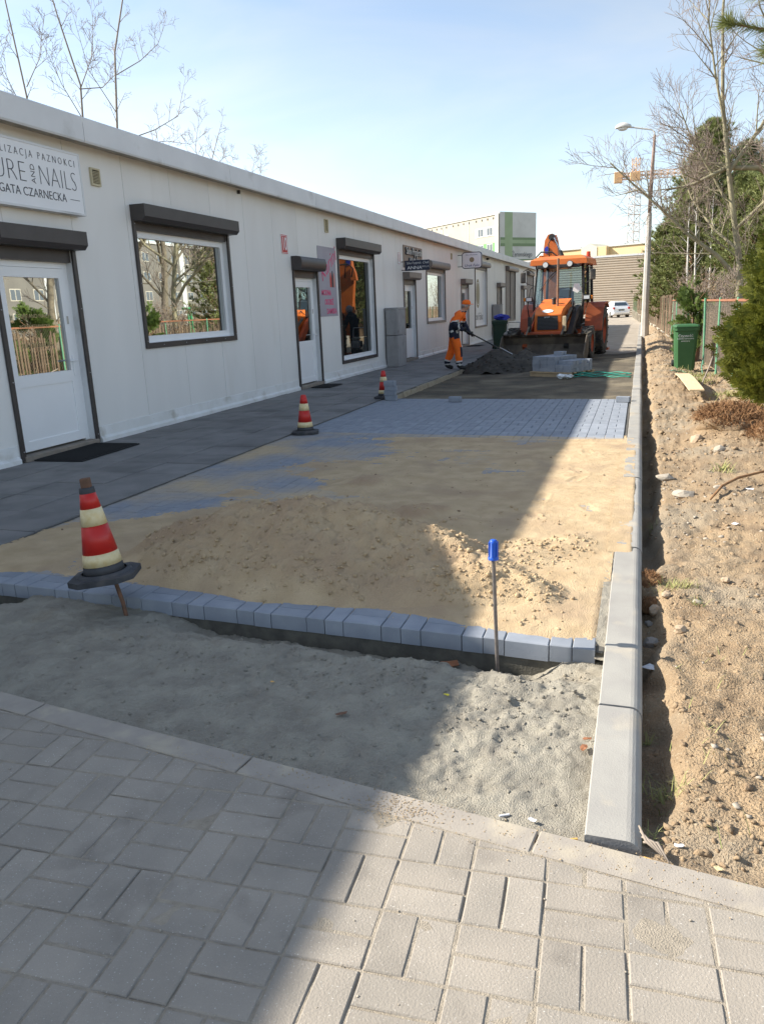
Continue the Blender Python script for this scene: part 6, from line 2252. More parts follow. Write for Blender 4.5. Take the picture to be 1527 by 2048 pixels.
# brown ribbed hall closing the lane
rb = thing('ribbed_hall', 'low hall clad in brown horizontal ribbed sheeting', 'building', (-13.5, 89.5, 0), (0, 0, math.radians(-9)))
b = MB()
prof = []
zz = -0.3
while zz < 5.95:
    prof += [(0.0, zz), (-0.07, zz + 0.05), (-0.07, zz + 0.15), (0.0, zz + 0.20)]
    zz += 0.24
k_ = len(prof)
vs = [(0, y, z) for y, z in prof] + [(22.0, y, z) for y, z in prof]
b.add(vs, [(i, i + 1, k_ + i + 1, k_ + i) for i in range(k_ - 1)])
o = b.build('ribbed_cladding', 'ribbed', rb)
o['kind'] = 'stuff'
MB().box((0, 0.02, -0.3), (22, 14, 5.9)).build('core', 'ribbed', rb)
MB().box((-0.1, -0.10, 5.92), (22.1, 0.2, 6.08)).build('eave_trim', 'fascia', rb)
MB().cyl((14.75, -0.15, 0), (14.75, -0.15, 5.9), 0.07, n=8).build('downpipe', 'block_white', rb)

# yellow and white housing behind it
yb_ = thing('yellow_building', 'white housing with an orange-yellow top storey and small gable', 'building', (-16.5, 160, 0), (0, 0, math.radians(-24)))
MB().box((0, 0, -0.3), (32, 10, 9.6)).build('lower_wall', 'block_white', yb_)
MB().box((-0.05, -0.05, 9.6), (32.05, 10, 11.15)).build('upper_wall', 'yellow_wall', yb_)
MB().prism([(6.4, 8.4), (9.6, 8.4), (9.6, 11.2), (8.0, 12.0), (6.4, 11.2)], 'y', -1.4, 6).build('gable', 'cream_wall', yb_)
MB().box((9.62, -1.3, 8.4), (11.4, 4, 11.25)).build('side_wall', 'yellow_wall', yb_)
MB().box((-0.3, -0.3, 11.16), (32.3, 10.2, 11.35)).build('roof_edge', 'block_white', yb_)
for k, x in enumerate((4.3, 5.3, 12.2, 13.2, 15.8, 16.7, 18.8, 19.6, 21.5, 24, 26)):
    o = MB().box((x, -0.10, 8.6), (x + 0.6, -0.02, 9.5)).build('window', 'block_white', yb_)
    MB().box((x + 0.08, -0.13, 8.68), (x + 0.52, -0.101, 9.42)).build('pane', 'pane_far', o)
for x in (2.2, 4.4, 11.2, 16, 21):
    MB().box((x, 3, 11.3), (x + 1.6, 4, 11.75)).build('chimney', 'crane_grey', yb_)

# tower crane
cr = thing('tower_crane', 'orange tower crane rising far behind the lamp post', 'crane', (-2.4, 185, 0))


def lattice(b, p0, p1, w, step, r):
    p0, p1 = Vector(p0), Vector(p1)
    d = (p1 - p0).normalized()
    a = d.orthogonal().normalized()
    c = d.cross(a)
    cs = [(a * i + c * j) * w / 2 for i, j in ((-1, -1), (1, -1), (1, 1), (-1, 1))]
    for q in cs:
        b.cyl(p0 + q, p1 + q, r, n=4, caps=False)
    L_ = (p1 - p0).length
    n = max(2, int(L_ / step))
    for k in range(n):
        u0, u1 = p0 + d * L_ * k / n, p0 + d * L_ * (k + 1) / n
        for i in range(4):
            b.cyl(u0 + cs[i], u1 + cs[(i + 1) % 4], r * 0.7, n=3, caps=False)
            b.cyl(u0 + cs[i], u0 + cs[(i + 1) % 4], r * 0.7, n=3, caps=False)


b = MB()
lattice(b, (0, 0, 0), (0, 0, 26.3), 1.7, 1.7, 0.10)
b.build('mast', 'crane_grey', cr)
b = MB()
lattice(b, (0, 0, 26.6), (0, 0, 30.6), 1.1, 1.2, 0.09)
b.build('tower_head', 'crane_yellow_hazed', cr)
b = MB()
lattice(b, (-3.4, 0, 27.1), (0, 0, 27.1), 0.9, 1.0, 0.10)
b.build('counter_jib', 'crane_yellow_hazed', cr)
b = MB()
lattice(b, (0, 0, 27.1), (26, 4, 27.1), 1.1, 1.3, 0.09)
b.build('jib', 'crane_yellow_hazed', cr)
MB().box((-4.4, -0.7, 25.9), (-2.7, 0.7, 28.1), bev=0.1).build('counterweight', 'crane_yellow_hazed', cr)
MB().box((-1.1, -1.4, 26.0), (1.0, -0.2, 27.7), bev=0.1).build('cab', 'crane_yellow_hazed', cr)
b = MB()
b.cyl((0, 0, 30.6), (-3.6, 0, 27.8), 0.05, n=4).cyl((0, 0, 30.6), (14, 2, 27.6), 0.05, n=4)
b.build('tie_rod', 'crane_grey', cr)

# ================================================================== PLACES SEEN ONLY IN THE PANES
rf = thing('apartment_block', 'grey apartment block mirrored in the shop windows', 'building', (62, 70, 0))
MB().box((0, 0, -0.3), (12, 100, 13.2)).build('walls', 'block_plain', rf)
MB().box((-0.2, -0.2, 13.2), (12.2, 100.2, 13.6)).build('roof_edge', 'block_grey', rf)
wm = MB().box((-0.04, 0, 0), (-0.005, 1.9, 1.5)).mesh('window', 'block_cream')
gm = MB().box((-0.06, 0.12, 0.12), (-0.041, 0.88, 1.38)).box((-0.06, 1.02, 0.12), (-0.041, 1.78, 1.38)).mesh('pane', 'pane_far')
for j in range(24):
    for k in range(4):
        o = inst('window', wm, rf, (0, 2 + j * 4.1, 1.4 + k * 3.0))
        inst('pane', gm, o, (0, 0, 0))
for j in range(6):
    MB().box((-0.10, j * 16.5, -0.3), (-0.012, j * 16.5 + 1.4, 13.15)).build('pilaster', 'block_grey', rf)
for k, (x, y, h, lb) in enumerate([(5.2, 27.5, 9.5, 'thick leafless tree mirrored in the first shop window'), (8.5, 38.0, 9.0, 'leafless tree mirrored in the middle of the first window'), (4.6, 17.0, 8.0, 'leafless tree mirrored in the first door pane'), (9.5, 26.0, 9.0, 'leafless tree mirrored at the edge of the first door')]):
    q = random.Random(90 + k)
    bare_tree('bare_tree', lb, (x, y, 0), [([(0, 0, -0.2), (0.05, 0.1, 2.0), (-0.1, 0.2, 4.0), (0.1, 0, h)], [0.17, 0.14, 0.10, 0.02])] +
              [([(0, 0.1, 2.2 + 0.7 * i), (1.1 * math.cos(2.1 * i), 1.1 * math.sin(2.1 * i), 3.4 + 0.8 * i), (2.1 * math.cos(2.1 * i), 2.1 * math.sin(2.1 * i), 4.9 + 0.9 * i)], [0.06, 0.04, 0.012]) for i in range(6)],
              90 + k, (8, 5, 3), (1.3, 0.7, 0.4), (0.025, 0.014, 0.009), 0.008, group='trees across the lane')
pine('pine_tree', 'pine mirrored in the right of the first shop window', (11.0, 44.0, 0), 9.5, 1.5, 2.6, 95, nb=70, tufts=14, group='trees across the lane')
b = MB()
q = random.Random(99)
for k in range(15000):
    y = q.uniform(24, 95)
    x = 19 + 0.25 * (y - 24) + q.uniform(-1, 1)
    p = Vector((x, y, q.uniform(0, 1.7)))
    v = Vector((q.uniform(-0.6, 0.6), q.uniform(-0.6, 0.6), q.uniform(0.3, 1))).normalized() * 0.22
    w = Vector((q.uniform(-1, 1), q.uniform(-1, 1), 0)).normalized() * 0.04
    b.add([p - w, p + w, p + v], [(0, 1, 2)])
o = b.build('hedge', 'brown_scrub', None, fix=False)
tag(o, 'dry brown hedge mirrored low in the shop windows', 'hedge', None, 'stuff')
for k, (x, y, lb) in enumerate(((6.2, 25.0, 'green pole frame mirrored left in the first window'), (6.6, 31.5, 'green pole frame mirrored right in the first window'), (3.4, 14.2, 'green and orange play frame mirrored in the first door'))):
    pf = thing('pole_frame', lb, 'pole frame', (x, y, 0))
    for dy in (0, 0.35):
        MB().cyl((0, dy, -0.2), (0.05, dy * 0.6, 1.9), 0.05, n=8).build('pole', 'play_green', pf)
    MB().cyl((0, -0.5, 1.9), (0, 1.6 if k == 2 else 0.8, 1.9), 0.05, n=8).build('crossbar', 'play_orange' if k == 2 else 'play_green', pf)

# ================================================================== BACKHOE LOADER
tr = thing('backhoe_loader', 'orange backhoe loader facing the camera with its bucket lowered', 'backhoe loader', (-2.38, 22.3, -0.07), (0, 0, math.radians(-5)))


def wheel(parent, x, y, r, w, sgn, lugs=18, hub='orange_faded'):
    wh = bpy.data.objects.new('wheel', None)
    wh.location = (x, y, r)
    link(wh, parent)
    rot = Matrix.Rotation(PI / 2, 4, 'Y')
    b = MB()
    h = w / 2
    b.lathe([(r * 0.55, -h * 0.9), (r * 0.75, -h), (r * 0.92, -h * 0.96), (r * 0.965, -h * 0.8), (r * 0.97, h * 0.8), (r * 0.92, h * 0.96), (r * 0.75, h), (r * 0.55, h * 0.9)], 36, mtx=rot)
    b.build('tyre', 'tyre', wh)
    b = MB()
    for k in range(lugs):
        for s in (-1, 1):
            a = 2 * PI * (k + (0.5 if s > 0 else 0)) / lugs
            m_ = Matrix.Rotation(a, 4, 'X') @ Matrix.Translation((s * h * 0.48, 0, r * 0.985)) @ Matrix.Rotation(s * 0.65, 4, 'Z')
            b.box((-h * 0.58, -r * 0.045, -r * 0.03), (h * 0.58, r * 0.045, r * 0.035), mtx=m_)
    o = b.build('tread_lugs', 'tyre', wh, fix=False)
    b = MB()
    b.lathe([(0.0, h * 0.3 * sgn), (r * 0.2, h * 0.3 * sgn), (r * 0.25, h * 0.1 * sgn), (r * 0.5, h * 0.2 * sgn), (r * 0.56, h * 0.85 * sgn)], 24, mtx=rot)
    b.build('rim', hub, wh)
    return wh


for s in (-1, 1):
    wheel(tr, s * 1.02, 0.0, 0.45, 0.29, s, 18)
    wheel(tr, s * 0.98, 2.28, 0.70, 0.42, s, 20)
# chassis and front axle
MB().box((-0.42, -0.35, 0.42), (0.42, 3.1, 0.80), bev=0.03).build('chassis', 'machine_black', tr)
MB().box((-0.90, -0.12, 0.36), (0.90, 0.12, 0.54), bev=0.03).build('front_axle', 'machine_black', tr)
MB().box((-0.62, -0.52, 0.62), (0.40, -0.36, 0.80), bev=0.02).build('bumper', 'orange_faded', tr)
# hood: slopes up to the windscreen, with a recessed grille
b = MB()
W0, W1 = 0.355, 0.37
vs = [(-W0 - 0.02, -0.36, 0.78), (W0 + 0.02, -0.36, 0.78), (W0, -0.40, 1.24), (-W0, -0.40, 1.24), (-W1, -0.25, 1.38), (W1, -0.25, 1.38), (-W1 - 0.02, 1.0, 1.66), (W1 + 0.02, 1.0, 1.66), (-W1 - 0.05, 1.0, 0.78), (W1 + 0.05, 1.0, 0.78)]
b.add(vs, [(0, 1, 2, 3), (3, 2, 5, 4), (4, 5, 7, 6), (0, 3, 4, 6, 8), (1, 9, 7, 5, 2), (8, 6, 7, 9)])
b.build('hood', 'orange_paint', tr)
g_ = MB()
frame_rect_y = [(-0.30, 0.30, 0.83, 1.22)]
g_.add([(-0.29, -0.41, 0.84), (0.29, -0.41, 0.84), (0.275, -0.43, 1.21), (-0.275, -0.43, 1.21)], [(0, 1, 2, 3)])
gr = g_.build('grille', 'machine_black', tr)
bm_ = MB().box((-0.275, -0.006, -0.006), (0.275, 0.006, 0.006)).mesh('grille_bar', 'seat_grey')
for k in range(9):
    inst('grille_bar', bm_, gr, (0, -0.425 - 0.0018 * k, 0.87 + k * 0.036))
text('lettering', 'prod', 'sticker_white', 0.07, (-0.02, -0.437, 1.185), (1, 0, 0), UZ, tr)
b = MB()
n = Vector((0, -0.22, 1)).normalized()
vs = []
for t in np.linspace(0, 2 * PI, 21)[:-1]:
    vs.append((-0.02 + 0.15 * math.cos(t), -0.31 + 0.045 * math.sin(t), 1.3365 + 0.042 * math.sin(t)))
b.add([(x, y - 0.004, z + 0.004) for x, y, z in vs], [tuple(range(20))])
b.build('hood_sticker', 'sticker_white', tr)
MB().cyl((0.155, 0.15, 1.42), (0.155, 0.15, 2.72), 0.033, n=12).build('exhaust_pipe', 'exhaust', tr)
MB().cyl((0.02, 0.35, 1.48), (0.02, 0.35, 1.64), 0.055, n=12).lathe([(0.075, 1.64), (0.075, 1.68), (0, 1.70)], 12, c=(0.02, 0.35, 0)).build('air_intake', 'machine_black', tr)
# cab
PX, CY0, CY1, CZ0, CZ1 = 0.70, 1.05, 2.85, 0.95, 2.62
cabp = bpy.data.objects.new('cab', None)
link(cabp, tr)
for s in (-1, 1):
    MB().tube([(s * (PX - 0.02), CY0, CZ0), (s * PX, CY0 + 0.05, 1.7), (s * (PX - 0.05), CY0 + 0.16, CZ1)], 0.042, 6).build('front_pillar', 'machine_black', cabp)
    MB().tube([(s * PX, 2.1, CZ0 + 0.3), (s * (PX - 0.04), 2.08, CZ1)], 0.035, 6).build('middle_pillar', 'machine_black', cabp)
    MB().tube([(s * PX, CY1, CZ0 + 0.3), (s * (PX - 0.05), CY1 - 0.08, CZ1)], 0.045, 6).build('rear_pillar', 'machine_black', cabp)
    b = MB()
    b.add([(s * (PX - 0.01), CY0 + 0.04, 1.15), (s * (PX - 0.01), 2.08, 1.25), (s * (PX - 0.05), 2.06, CZ1), (s * (PX - 0.06), CY0 + 0.18, CZ1)], [(0, 1, 2, 3)])
    b.build('side_pane', 'clear_glass', cabp)
b = MB()
b.add([(-PX + 0.04, CY0, 1.45), (PX - 0.04, CY0, 1.45), (PX - 0.08, CY0 + 0.16, CZ1 - 0.05), (-PX + 0.08, CY0 + 0.16, CZ1 - 0.05)], [(0, 1, 2, 3)])
b.build('windscreen', 'clear_glass', cabp)
b = MB()
b.add([(-PX + 0.05, CY1, 1.5), (PX - 0.05, CY1, 1.5), (PX - 0.08, CY1 - 0.08, CZ1), (-PX + 0.08, CY1 - 0.08, CZ1)], [(0, 1, 2, 3)])
b.build('rear_pane', 'clear_glass', cabp)
MB().box((-PX + 0.02, CY0 - 0.02, 0.85), (PX - 0.02, CY0 + 0.08, 1.44), bev=0.02).build('bulkhead', 'machine_black', cabp)
MB().box((-PX + 0.05, CY0, 0.80), (PX - 0.05, CY1, 0.92)).build('cab_floor', 'machine_black', cabp)
MB().box((-0.24, 1.75, 1.05), (0.24, 2.25, 1.35), bev=0.05).box((-0.24, 2.15, 1.36), (0.24, 2.32, 1.98), bev=0.06).build('seat', 'seat_grey', cabp)
MB().cyl((0, 1.25, 1.2), (0, 1.45, 1.62), 0.035, n=8).lathe([(0.17, -0.012), (0.19, 0), (0.17, 0.012)], 20, mtx=Matrix.Translation((0, 1.45, 1.64)) @ Matrix.Rotation(-0.5, 4, 'X')).build('steering_wheel', 'machine_black', cabp)
MB().box((-0.28, 1.12, 1.40), (0.28, 1.35, 1.56), bev=0.04).build('dashboard', 'seat_grey', cabp)
MB().tube([(-0.52, CY0 - 0.03, 1.9), (-0.28, CY0 - 0.0, 2.25), (-0.05, CY0 + 0.06, 2.45)], 0.012, 5).build('wiper', 'machine_black', cabp)
MB().prism([(0.40, 1.86), (0.53, 1.80), (0.66, 1.9), (0.58, 2.06), (0.44, 2.06)], 'y', CY0 + 0.02, CY0 + 0.028).build('windscreen_sticker', 'sticker_white', cabp)
# roof with visor and lamps
b = MB()
vs = [(-0.80, CY0 - 0.10, 2.60), (0.80, CY0 - 0.10, 2.60), (0.80, CY1 + 0.05, 2.60), (-0.80, CY1 + 0.05, 2.60),
      (-0.78, CY0 - 0.10, 2.74), (0.78, CY0 - 0.10, 2.74), (0.76, CY1, 2.78), (-0.76, CY1, 2.78), (-0.60, CY0 + 0.15, 2.84), (0.60, CY0 + 0.15, 2.84), (0.60, CY1 - 0.2, 2.86), (-0.60, CY1 - 0.2, 2.86)]
b.add(vs, [(3, 2, 1, 0), (0, 1, 5, 4), (1, 2, 6, 5), (2, 3, 7, 6), (3, 0, 4, 7), (4, 5, 9, 8), (5, 6, 10, 9), (6, 7, 11, 10), (7, 4, 8, 11), (8, 9, 10, 11)])
b.build('cab_roof', 'orange_paint', tr)
MB().box((-0.60, CY0 - 0.12, 2.50), (0.60, CY0 - 0.02, 2.597), bev=0.015).build('lamp_visor', 'machine_black', tr)
for x in (-0.34, 0.34):
    o = MB().cyl((x, CY0 - 0.19, 2.60), (x, CY0 - 0.11, 2.60), 0.085, n=18).build('work_lamp', 'machine_black', tr)
    MB().cyl((x, CY0 - 0.20, 2.60), (x, CY0 - 0.191, 2.60), 0.072, n=18).build('lens', 'lamp_lens', o)
MB().cyl((0.62, CY1 - 0.5, 2.82), (0.62, CY1 - 0.5, 2.98), 0.07, 0.055, n=14).build('beacon', 'beacon', tr)
# mirrors, indicator lamps
for s in (-1, 1):
    MB().tube([(s * 0.72, CY0 + 0.05, 2.40), (s * 0.86, CY0 - 0.10, 2.52), (s * 0.98, CY0 - 0.18, 2.45)], 0.012, 6).build('mirror_arm', 'machine_black', tr)
    MB().tube([(s * 0.72, CY0 + 0.05, 2.05), (s * 0.86, CY0 - 0.1, 2.1), (s * 0.97, CY0 - 0.18, 2.2)], 0.010, 6).build('mirror_arm', 'machine_black', tr)
    MB().box((s * 0.98 - 0.075, CY0 - 0.21, 2.13), (s * 0.98 + 0.075, CY0 - 0.15, 2.43), bev=0.025).build('mirror', 'machine_black', tr)
    MB().box((s * 0.82 - 0.10, CY0 - 0.12, 1.60), (s * 0.82 + 0.10, CY0 - 0.02, 1.74), bev=0.02).build('head_lamp', 'machine_black', tr)
    MB().box((s * 0.82 - 0.075, CY0 - 0.13, 1.625), (s * 0.82 + 0.075, CY0 - 0.121, 1.715)).build('head_lamp_lens', 'lamp_lens', tr)
    MB().box((s * 0.95 - 0.03, CY0 - 0.10, 1.62), (s * 0.95 + 0.03, CY0 - 0.04, 1.72), bev=0.01).build('indicator', 'amber', tr)
# rear fenders
for s in (-1, 1):
    b = MB()
    x0, x1 = s * 0.70, s * 1.20
    pr = [(1.45, 0.78), (1.52, 1.12), (1.72, 1.38), (2.0, 1.52), (2.5, 1.54), (2.9, 1.40)]
    vs = [(x0, y, z) for y, z in pr] + [(x1, y, z) for y, z in pr] + [(x0, y, z - 0.05) for y, z in pr] + [(x1, y, z - 0.05) for y, z in pr]
    m6 = len(pr)
    fs = []
    for i in range(m6 - 1):
        fs += [(i, i + 1, m6 + i + 1, m6 + i), (2 * m6 + i, 3 * m6 + i, 3 * m6 + i + 1, 2 * m6 + i + 1), (i, 2 * m6 + i, 2 * m6 + i + 1, i + 1), (m6 + i, m6 + i + 1, 3 * m6 + i + 1, 3 * m6 + i)]
    fs += [(0, m6, 3 * m6, 2 * m6)]
    b.add(vs, fs)
    b.build('fender', 'orange_faded', tr)
    MB().box((min(s * 0.44, s * 0.72), 1.2, 0.45), (max(s * 0.44, s * 0.72), 1.95, 0.86), bev=0.03).build('side_tank', 'orange_faded' if s > 0 else 'machine_black', tr)
    # loader arms
    xa, xb = s * 0.50, s * 0.62
    MB().prism([(1.25, 1.30), (1.15, 1.48), (0.55, 1.30), (-0.35, 0.70), (-0.75, 0.42), (-0.62, 0.30), (-0.15, 0.55), (0.55, 1.05)], 'x', min(xa, xb), max(xa, xb)).build('loader_arm', 'orange_faded' if s < 0 else 'machine_black', tr)
    MB().cyl((s * 0.56, 0.85, 0.72), (s * 0.56, 0.1, 0.93), 0.05, n=10).build('lift_cylinder', 'machine_black', tr)
    MB().cyl((s * 0.47, 0.45, 1.38), (s * 0.47, -0.45, 1.02), 0.045, n=10).cyl((s * 0.47, -0.45, 1.02), (s * 0.47, -0.95, 0.72), 0.025, n=8).build('tilt_cylinder', 'bucket_steel', tr)
    MB().box((s * 0.47 - 0.035, -0.60, 0.80), (s * 0.47 + 0.055, -0.52, 1.20), bev=0.01, mtx=Matrix.Translation((0, 0, 0.0))).build('tilt_link', 'board' if s > 0 else 'machine_black', tr)
MB().tube([(-0.80, 1.0, 1.0), (-0.86, 0.95, 1.45), (-0.80, 0.98, 1.95), (-0.74, 1.02, 2.0)], 0.018, 6).build('grab_rail', 'machine_black', tr)
for k, (x, y, z) in enumerate(((0.42, 0.75, 1.5), (0.48, 0.8, 1.45), (-0.44, 0.8, 1.5))):
    MB().tube([(x, y, z), (x + 0.06, y - 0.2, z + 0.12), (x + 0.10, y - 0.3, z - 0.1), (x + 0.08, y - 0.15, z - 0.45)], 0.014, 6).build('hose', 'black_rubber', tr)
# loader bucket, open to the front
bk = bpy.data.objects.new('bucket', None)
link(bk, tr)
prof = [(-1.55, 0.075), (-1.10, 0.06), (-0.82, 0.10), (-0.66, 0.25), (-0.62, 0.45), (-0.72, 0.64), (-0.88, 0.72)]
b = MB()
HWB = 1.12
ins = [(y - 0.028, z + 0.02) for y, z in prof]
k_ = len(prof)
vs = [(-HWB, y, z) for y, z in prof] + [(HWB, y, z) for y, z in prof] + [(-HWB, y, z) for y, z in ins] + [(HWB, y, z) for y, z in ins]
fs = []
for i in range(k_ - 1):
    fs += [(i, i + 1, k_ + i + 1, k_ + i), (2 * k_ + i, 3 * k_ + i, 3 * k_ + i + 1, 2 * k_ + i + 1)]
fs += [(0, k_, 3 * k_, 2 * k_), (k_ - 1, 3 * k_ - 1, 4 * k_ - 1, 2 * k_ - 1)]
b.add(vs, fs)
b.build('shell', 'bucket_steel', bk)
for s in (-1, 1):
    MB().prism([(-1.5, 0.08)] + [(y, z) for y, z in prof[1:]] + [(-1.0, 0.66), (-1.45, 0.2)], 'x', s * HWB, s * (HWB + 0.022)).build('side_plate', 'bucket_steel', bk)
tm = MB().prism([(-0.06, 0), (0.06, 0), (0.035, -0.13), (-0.035, -0.13)], 'z', 0, 0.035).mesh('tooth', 'bucket_steel')
for k in range(9):
    inst('tooth', tm, bk, (-1.0 + k * 0.25, -1.53, 0.062))
for k in range(6):
    MB().box((-0.95 + k * 0.37, -0.87, 0.69), (-0.90 + k * 0.37, -0.74, 0.745)).build('rib', 'bucket_steel', bk)
# backhoe: folded boom and dipper behind the cab
bo = bpy.data.objects.new('backhoe', None)
link(bo, tr)
MB().box((-0.55, 3.0, 0.40), (0.55, 3.3, 1.05), bev=0.03).build('rear_frame', 'machine_black', bo)
MB().prism([(-0.98, 0.7), (-0.62, 0.7), (-0.66, 2.3), (-0.64, 3.0), (-0.67, 3.42), (-0.72, 3.62), (-0.84, 3.72), (-0.97, 3.69), (-1.07, 3.52), (-1.11, 3.2), (-1.16, 2.6)], 'y', 4.30, 4.62).build('boom', 'orange_paint', bo)
MB().prism([(4.55, 3.66), (4.72, 3.70), (5.05, 2.7), (5.05, 1.5), (4.85, 1.4), (4.75, 2.5)], 'x', -0.98, -0.76).build('dipper', 'orange_paint', bo)
MB().cyl((-0.84, 4.22, 3.60), (-0.84, 4.70, 3.60), 0.10, n=16).build('knuckle', 'machine_black', bo)
MB().cyl((-0.76, 4.24, 3.58), (-0.52, 4.20, 3.10), 0.030, n=8).build('dipper_rod', 'chrome', bo)
MB().cyl((-0.55, 4.20, 3.16), (-0.34, 4.15, 2.72), 0.055, n=10).build('dipper_cylinder', 'machine_black', bo)
MB().cyl((-0.70, 4.24, 3.50), (-0.42, 4.18, 2.72), 0.026, n=8).build('second_rod', 'machine_black', bo)
MB().prism([(-1.32, 2.60), (-1.28, 2.86), (-1.20, 3.05), (-1.12, 3.05), (-1.12, 2.60)], 'y', 4.1, 4.35).build('boom_side_plate', 'orange_paint', bo)
MB().prism([(-0.62, 2.60), (-0.62, 3.02), (-0.54, 3.02), (-0.30, 2.80), (-0.20, 2.60)], 'y', 4.22, 4.50).build('cylinder_bracket', 'orange_paint', bo)
MB().tube([(-1.20, 3.9, 2.7), (-1.27, 3.9, 2.98), (-1.10, 3.88, 3.14), (-0.75, 3.88, 3.12), (-0.55, 3.9, 2.95), (-0.48, 3.9, 2.75)], 0.024, 7).build('hydraulic_hose', 'black_rubber', bo)
MB().tube([(-0.85, 4.25, 2.7), (-0.92, 4.22, 3.1), (-0.93, 4.2, 3.4), (-0.84, 4.2, 3.58)], 0.018, 6).build('hydraulic_hose', 'black_rubber', bo)
MB().prism([(-1.06, 3.12), (-0.94, 3.12), (-0.92, 3.27), (-1.0, 3.34), (-1.08, 3.27)], 'y', 4.280, 4.296).build('boom_sticker', 'sticker_blue', bo)
for s in (-1, 1):
    MB().cyl((s * 1.02, 3.2, 0.15), (s * 1.02, 3.2, 1.45), 0.075, n=10).box((s * 1.02 - 0.17, 3.05, 0.08), (s * 1.02 + 0.17, 3.35, 0.15)).build('stabiliser', 'orange_faded', bo)

# ================================================================== PEOPLE
def skin_body(name, verts, edges, radii, mats, pick, parent=None, root=0, sub=2):
    me = bpy.data.meshes.new(name)
    me.from_pydata([Vector(v) for v in verts], edges, [])
    ob = bpy.data.objects.new(name, me)
    C.objects.link(ob)
    sk = ob.modifiers.new('skin', 'SKIN')
    sk.use_smooth_shade = True
    sk.branch_smoothing = 0.4
    for i, r in enumerate(radii):
        r = r if isinstance(r, tuple) else (r, r)
        me.skin_vertices[0].data[i].radius = r
        me.skin_vertices[0].data[i].use_root = (i == root)
    ss_ = ob.modifiers.new('subsurf', 'SUBSURF')
    ss_.levels = sub
    ss_.render_levels = sub
    dg = bpy.context.evaluated_depsgraph_get()
    dg.update()
    m2 = bpy.data.meshes.new_from_object(ob.evaluated_get(dg))
    bpy.data.objects.remove(ob)
    m2.materials.clear()
    for x in mats:
        m2.materials.append(M[x])
    for p in m2.polygons:
        p.material_index = pick(p.center)
        p.use_smooth = True
    o = bpy.data.objects.new(name, m2)
    link(o, parent)
    return o


def hand(parent, name, p, d, down, m, sc=1.0):
    """Glove: palm and five bent fingers closing round a shaft that runs along d."""
    p, d, down = Vector(p), Vector(d).normalized(), Vector(down).normalized()
    side = d.cross(down).normalized()
    b = MB()
    b.tube([p - down * 0.055, p - down * 0.02, p + side * 0.012], [0.03, 0.038, 0.036], 8)
    for k, ln in enumerate((0.066, 0.074, 0.070, 0.056)):
        o_ = p + d * (0.028 - 0.019 * k) + side * 0.028
        b.tube([o_, o_ + down * ln * 0.45 + side * 0.008, o_ + down * ln * 0.75 - side * 0.025, o_ + down * ln * 0.62 - side * 0.05], [0.0105, 0.010, 0.0095, 0.007], 6)
    o_ = p + d * 0.034 - side * 0.005
    b.tube([o_, o_ + d * 0.025 + down * 0.02 - side * 0.01, o_ + d * 0.03 + down * 0.045 - side * 0.03], [0.012, 0.011, 0.008], 6)
    return b.build(name, m, parent)


wk = thing('person', 'road worker in orange and navy work clothes and cap, holding a shovel', 'person', (-4.24, 18.45, 0.005), (0, 0, 0.10))
HX, HZ = 0.075, -0.06
V_ = [(0.0, 0, 0.90), (0.03, 0, 1.06), (0.10, 0, 1.22), (0.185, 0, 1.325), (0.18 + HX, 0, 1.45 + HZ), (0.215 + HX, 0, 1.53 + HZ), (0.235 + HX, 0, 1.60 + HZ),   # 0-6 spine to head
      (0.165, -0.17, 1.30), (0.03, -0.275, 1.11), (0.07, -0.285, 1.06), (0.22, -0.20, 0.955), (0.26, -0.16, 0.94),       # 7-11 near arm
      (0.18, 0.17, 1.30), (0.20, 0.27, 1.09), (0.23, 0.26, 1.04), (0.35, 0.12, 0.86), (0.39, 0.08, 0.83),                # 12-16 far arm
      (0.01, -0.105, 0.84), (0.12, -0.125, 0.49), (0.13, -0.13, 0.14), (0.15, -0.13, 0.07), (0.30, -0.15, 0.045),        # 17-21 near leg
      (-0.01, 0.105, 0.84), (-0.06, 0.13, 0.49), (-0.20, 0.14, 0.16), (-0.19, 0.14, 0.08), (-0.04, 0.15, 0.045),         # 22-26 far leg
      (0.305 + HX, 0, 1.525 + HZ)]                                                                                                # 27 nose
E_ = [(0, 1), (1, 2), (2, 3), (3, 4), (4, 5), (5, 6), (3, 7), (7, 8), (8, 9), (9, 10), (10, 11), (3, 12), (12, 13), (13, 14), (14, 15), (15, 16),
      (0, 17), (17, 18), (18, 19), (19, 20), (20, 21), (0, 22), (22, 23), (23, 24), (24, 25), (25, 26), (5, 27)]
R_ = [(0.195, 0.165), (0.205, 0.185), (0.20, 0.175), (0.165, 0.14), 0.064, (0.085, 0.10), (0.080, 0.095),
      0.10, 0.082, 0.076, 0.060, 0.045, 0.10, 0.082, 0.076, 0.060, 0.045,
      (0.125, 0.125), 0.105, 0.088, 0.060, 0.045, (0.125, 0.125), 0.105, 0.088, 0.060, 0.045, 0.020]


def worker_mat(c):
    x, y, z = c
    arm = abs(y) > 0.195 and z < 1.30 or (x > 0.22 and z < 1.05 and z > 0.75)
    if z > 1.43 + HZ and x > 0.10 + HX:
        return 3
    if z > 1.40 + HZ and x > 0.14 + HX:
        return 1
    if arm and z > 0.75:
        if z > 1.17:
            return 0
        if z > 1.135:
            return 2
        if abs(x - 0.16) < 0.018:
            return 2
        return 1
    if z > 1.135:
        return 0
    if z > 1.105:
        return 2
    if z > 0.93:
        return 1
    if z > 0.895:
        return 2
    if z > 0.765:
        return 1
    if x > 0.165 and 0.30 < z < 0.56 and y < 0:
        return 1
    if z > 0.24:
        return 0
    if z > 0.20:
        return 2
    if z > 0.155:
        return 1
    if z > 0.115:
        return 2
    return 4


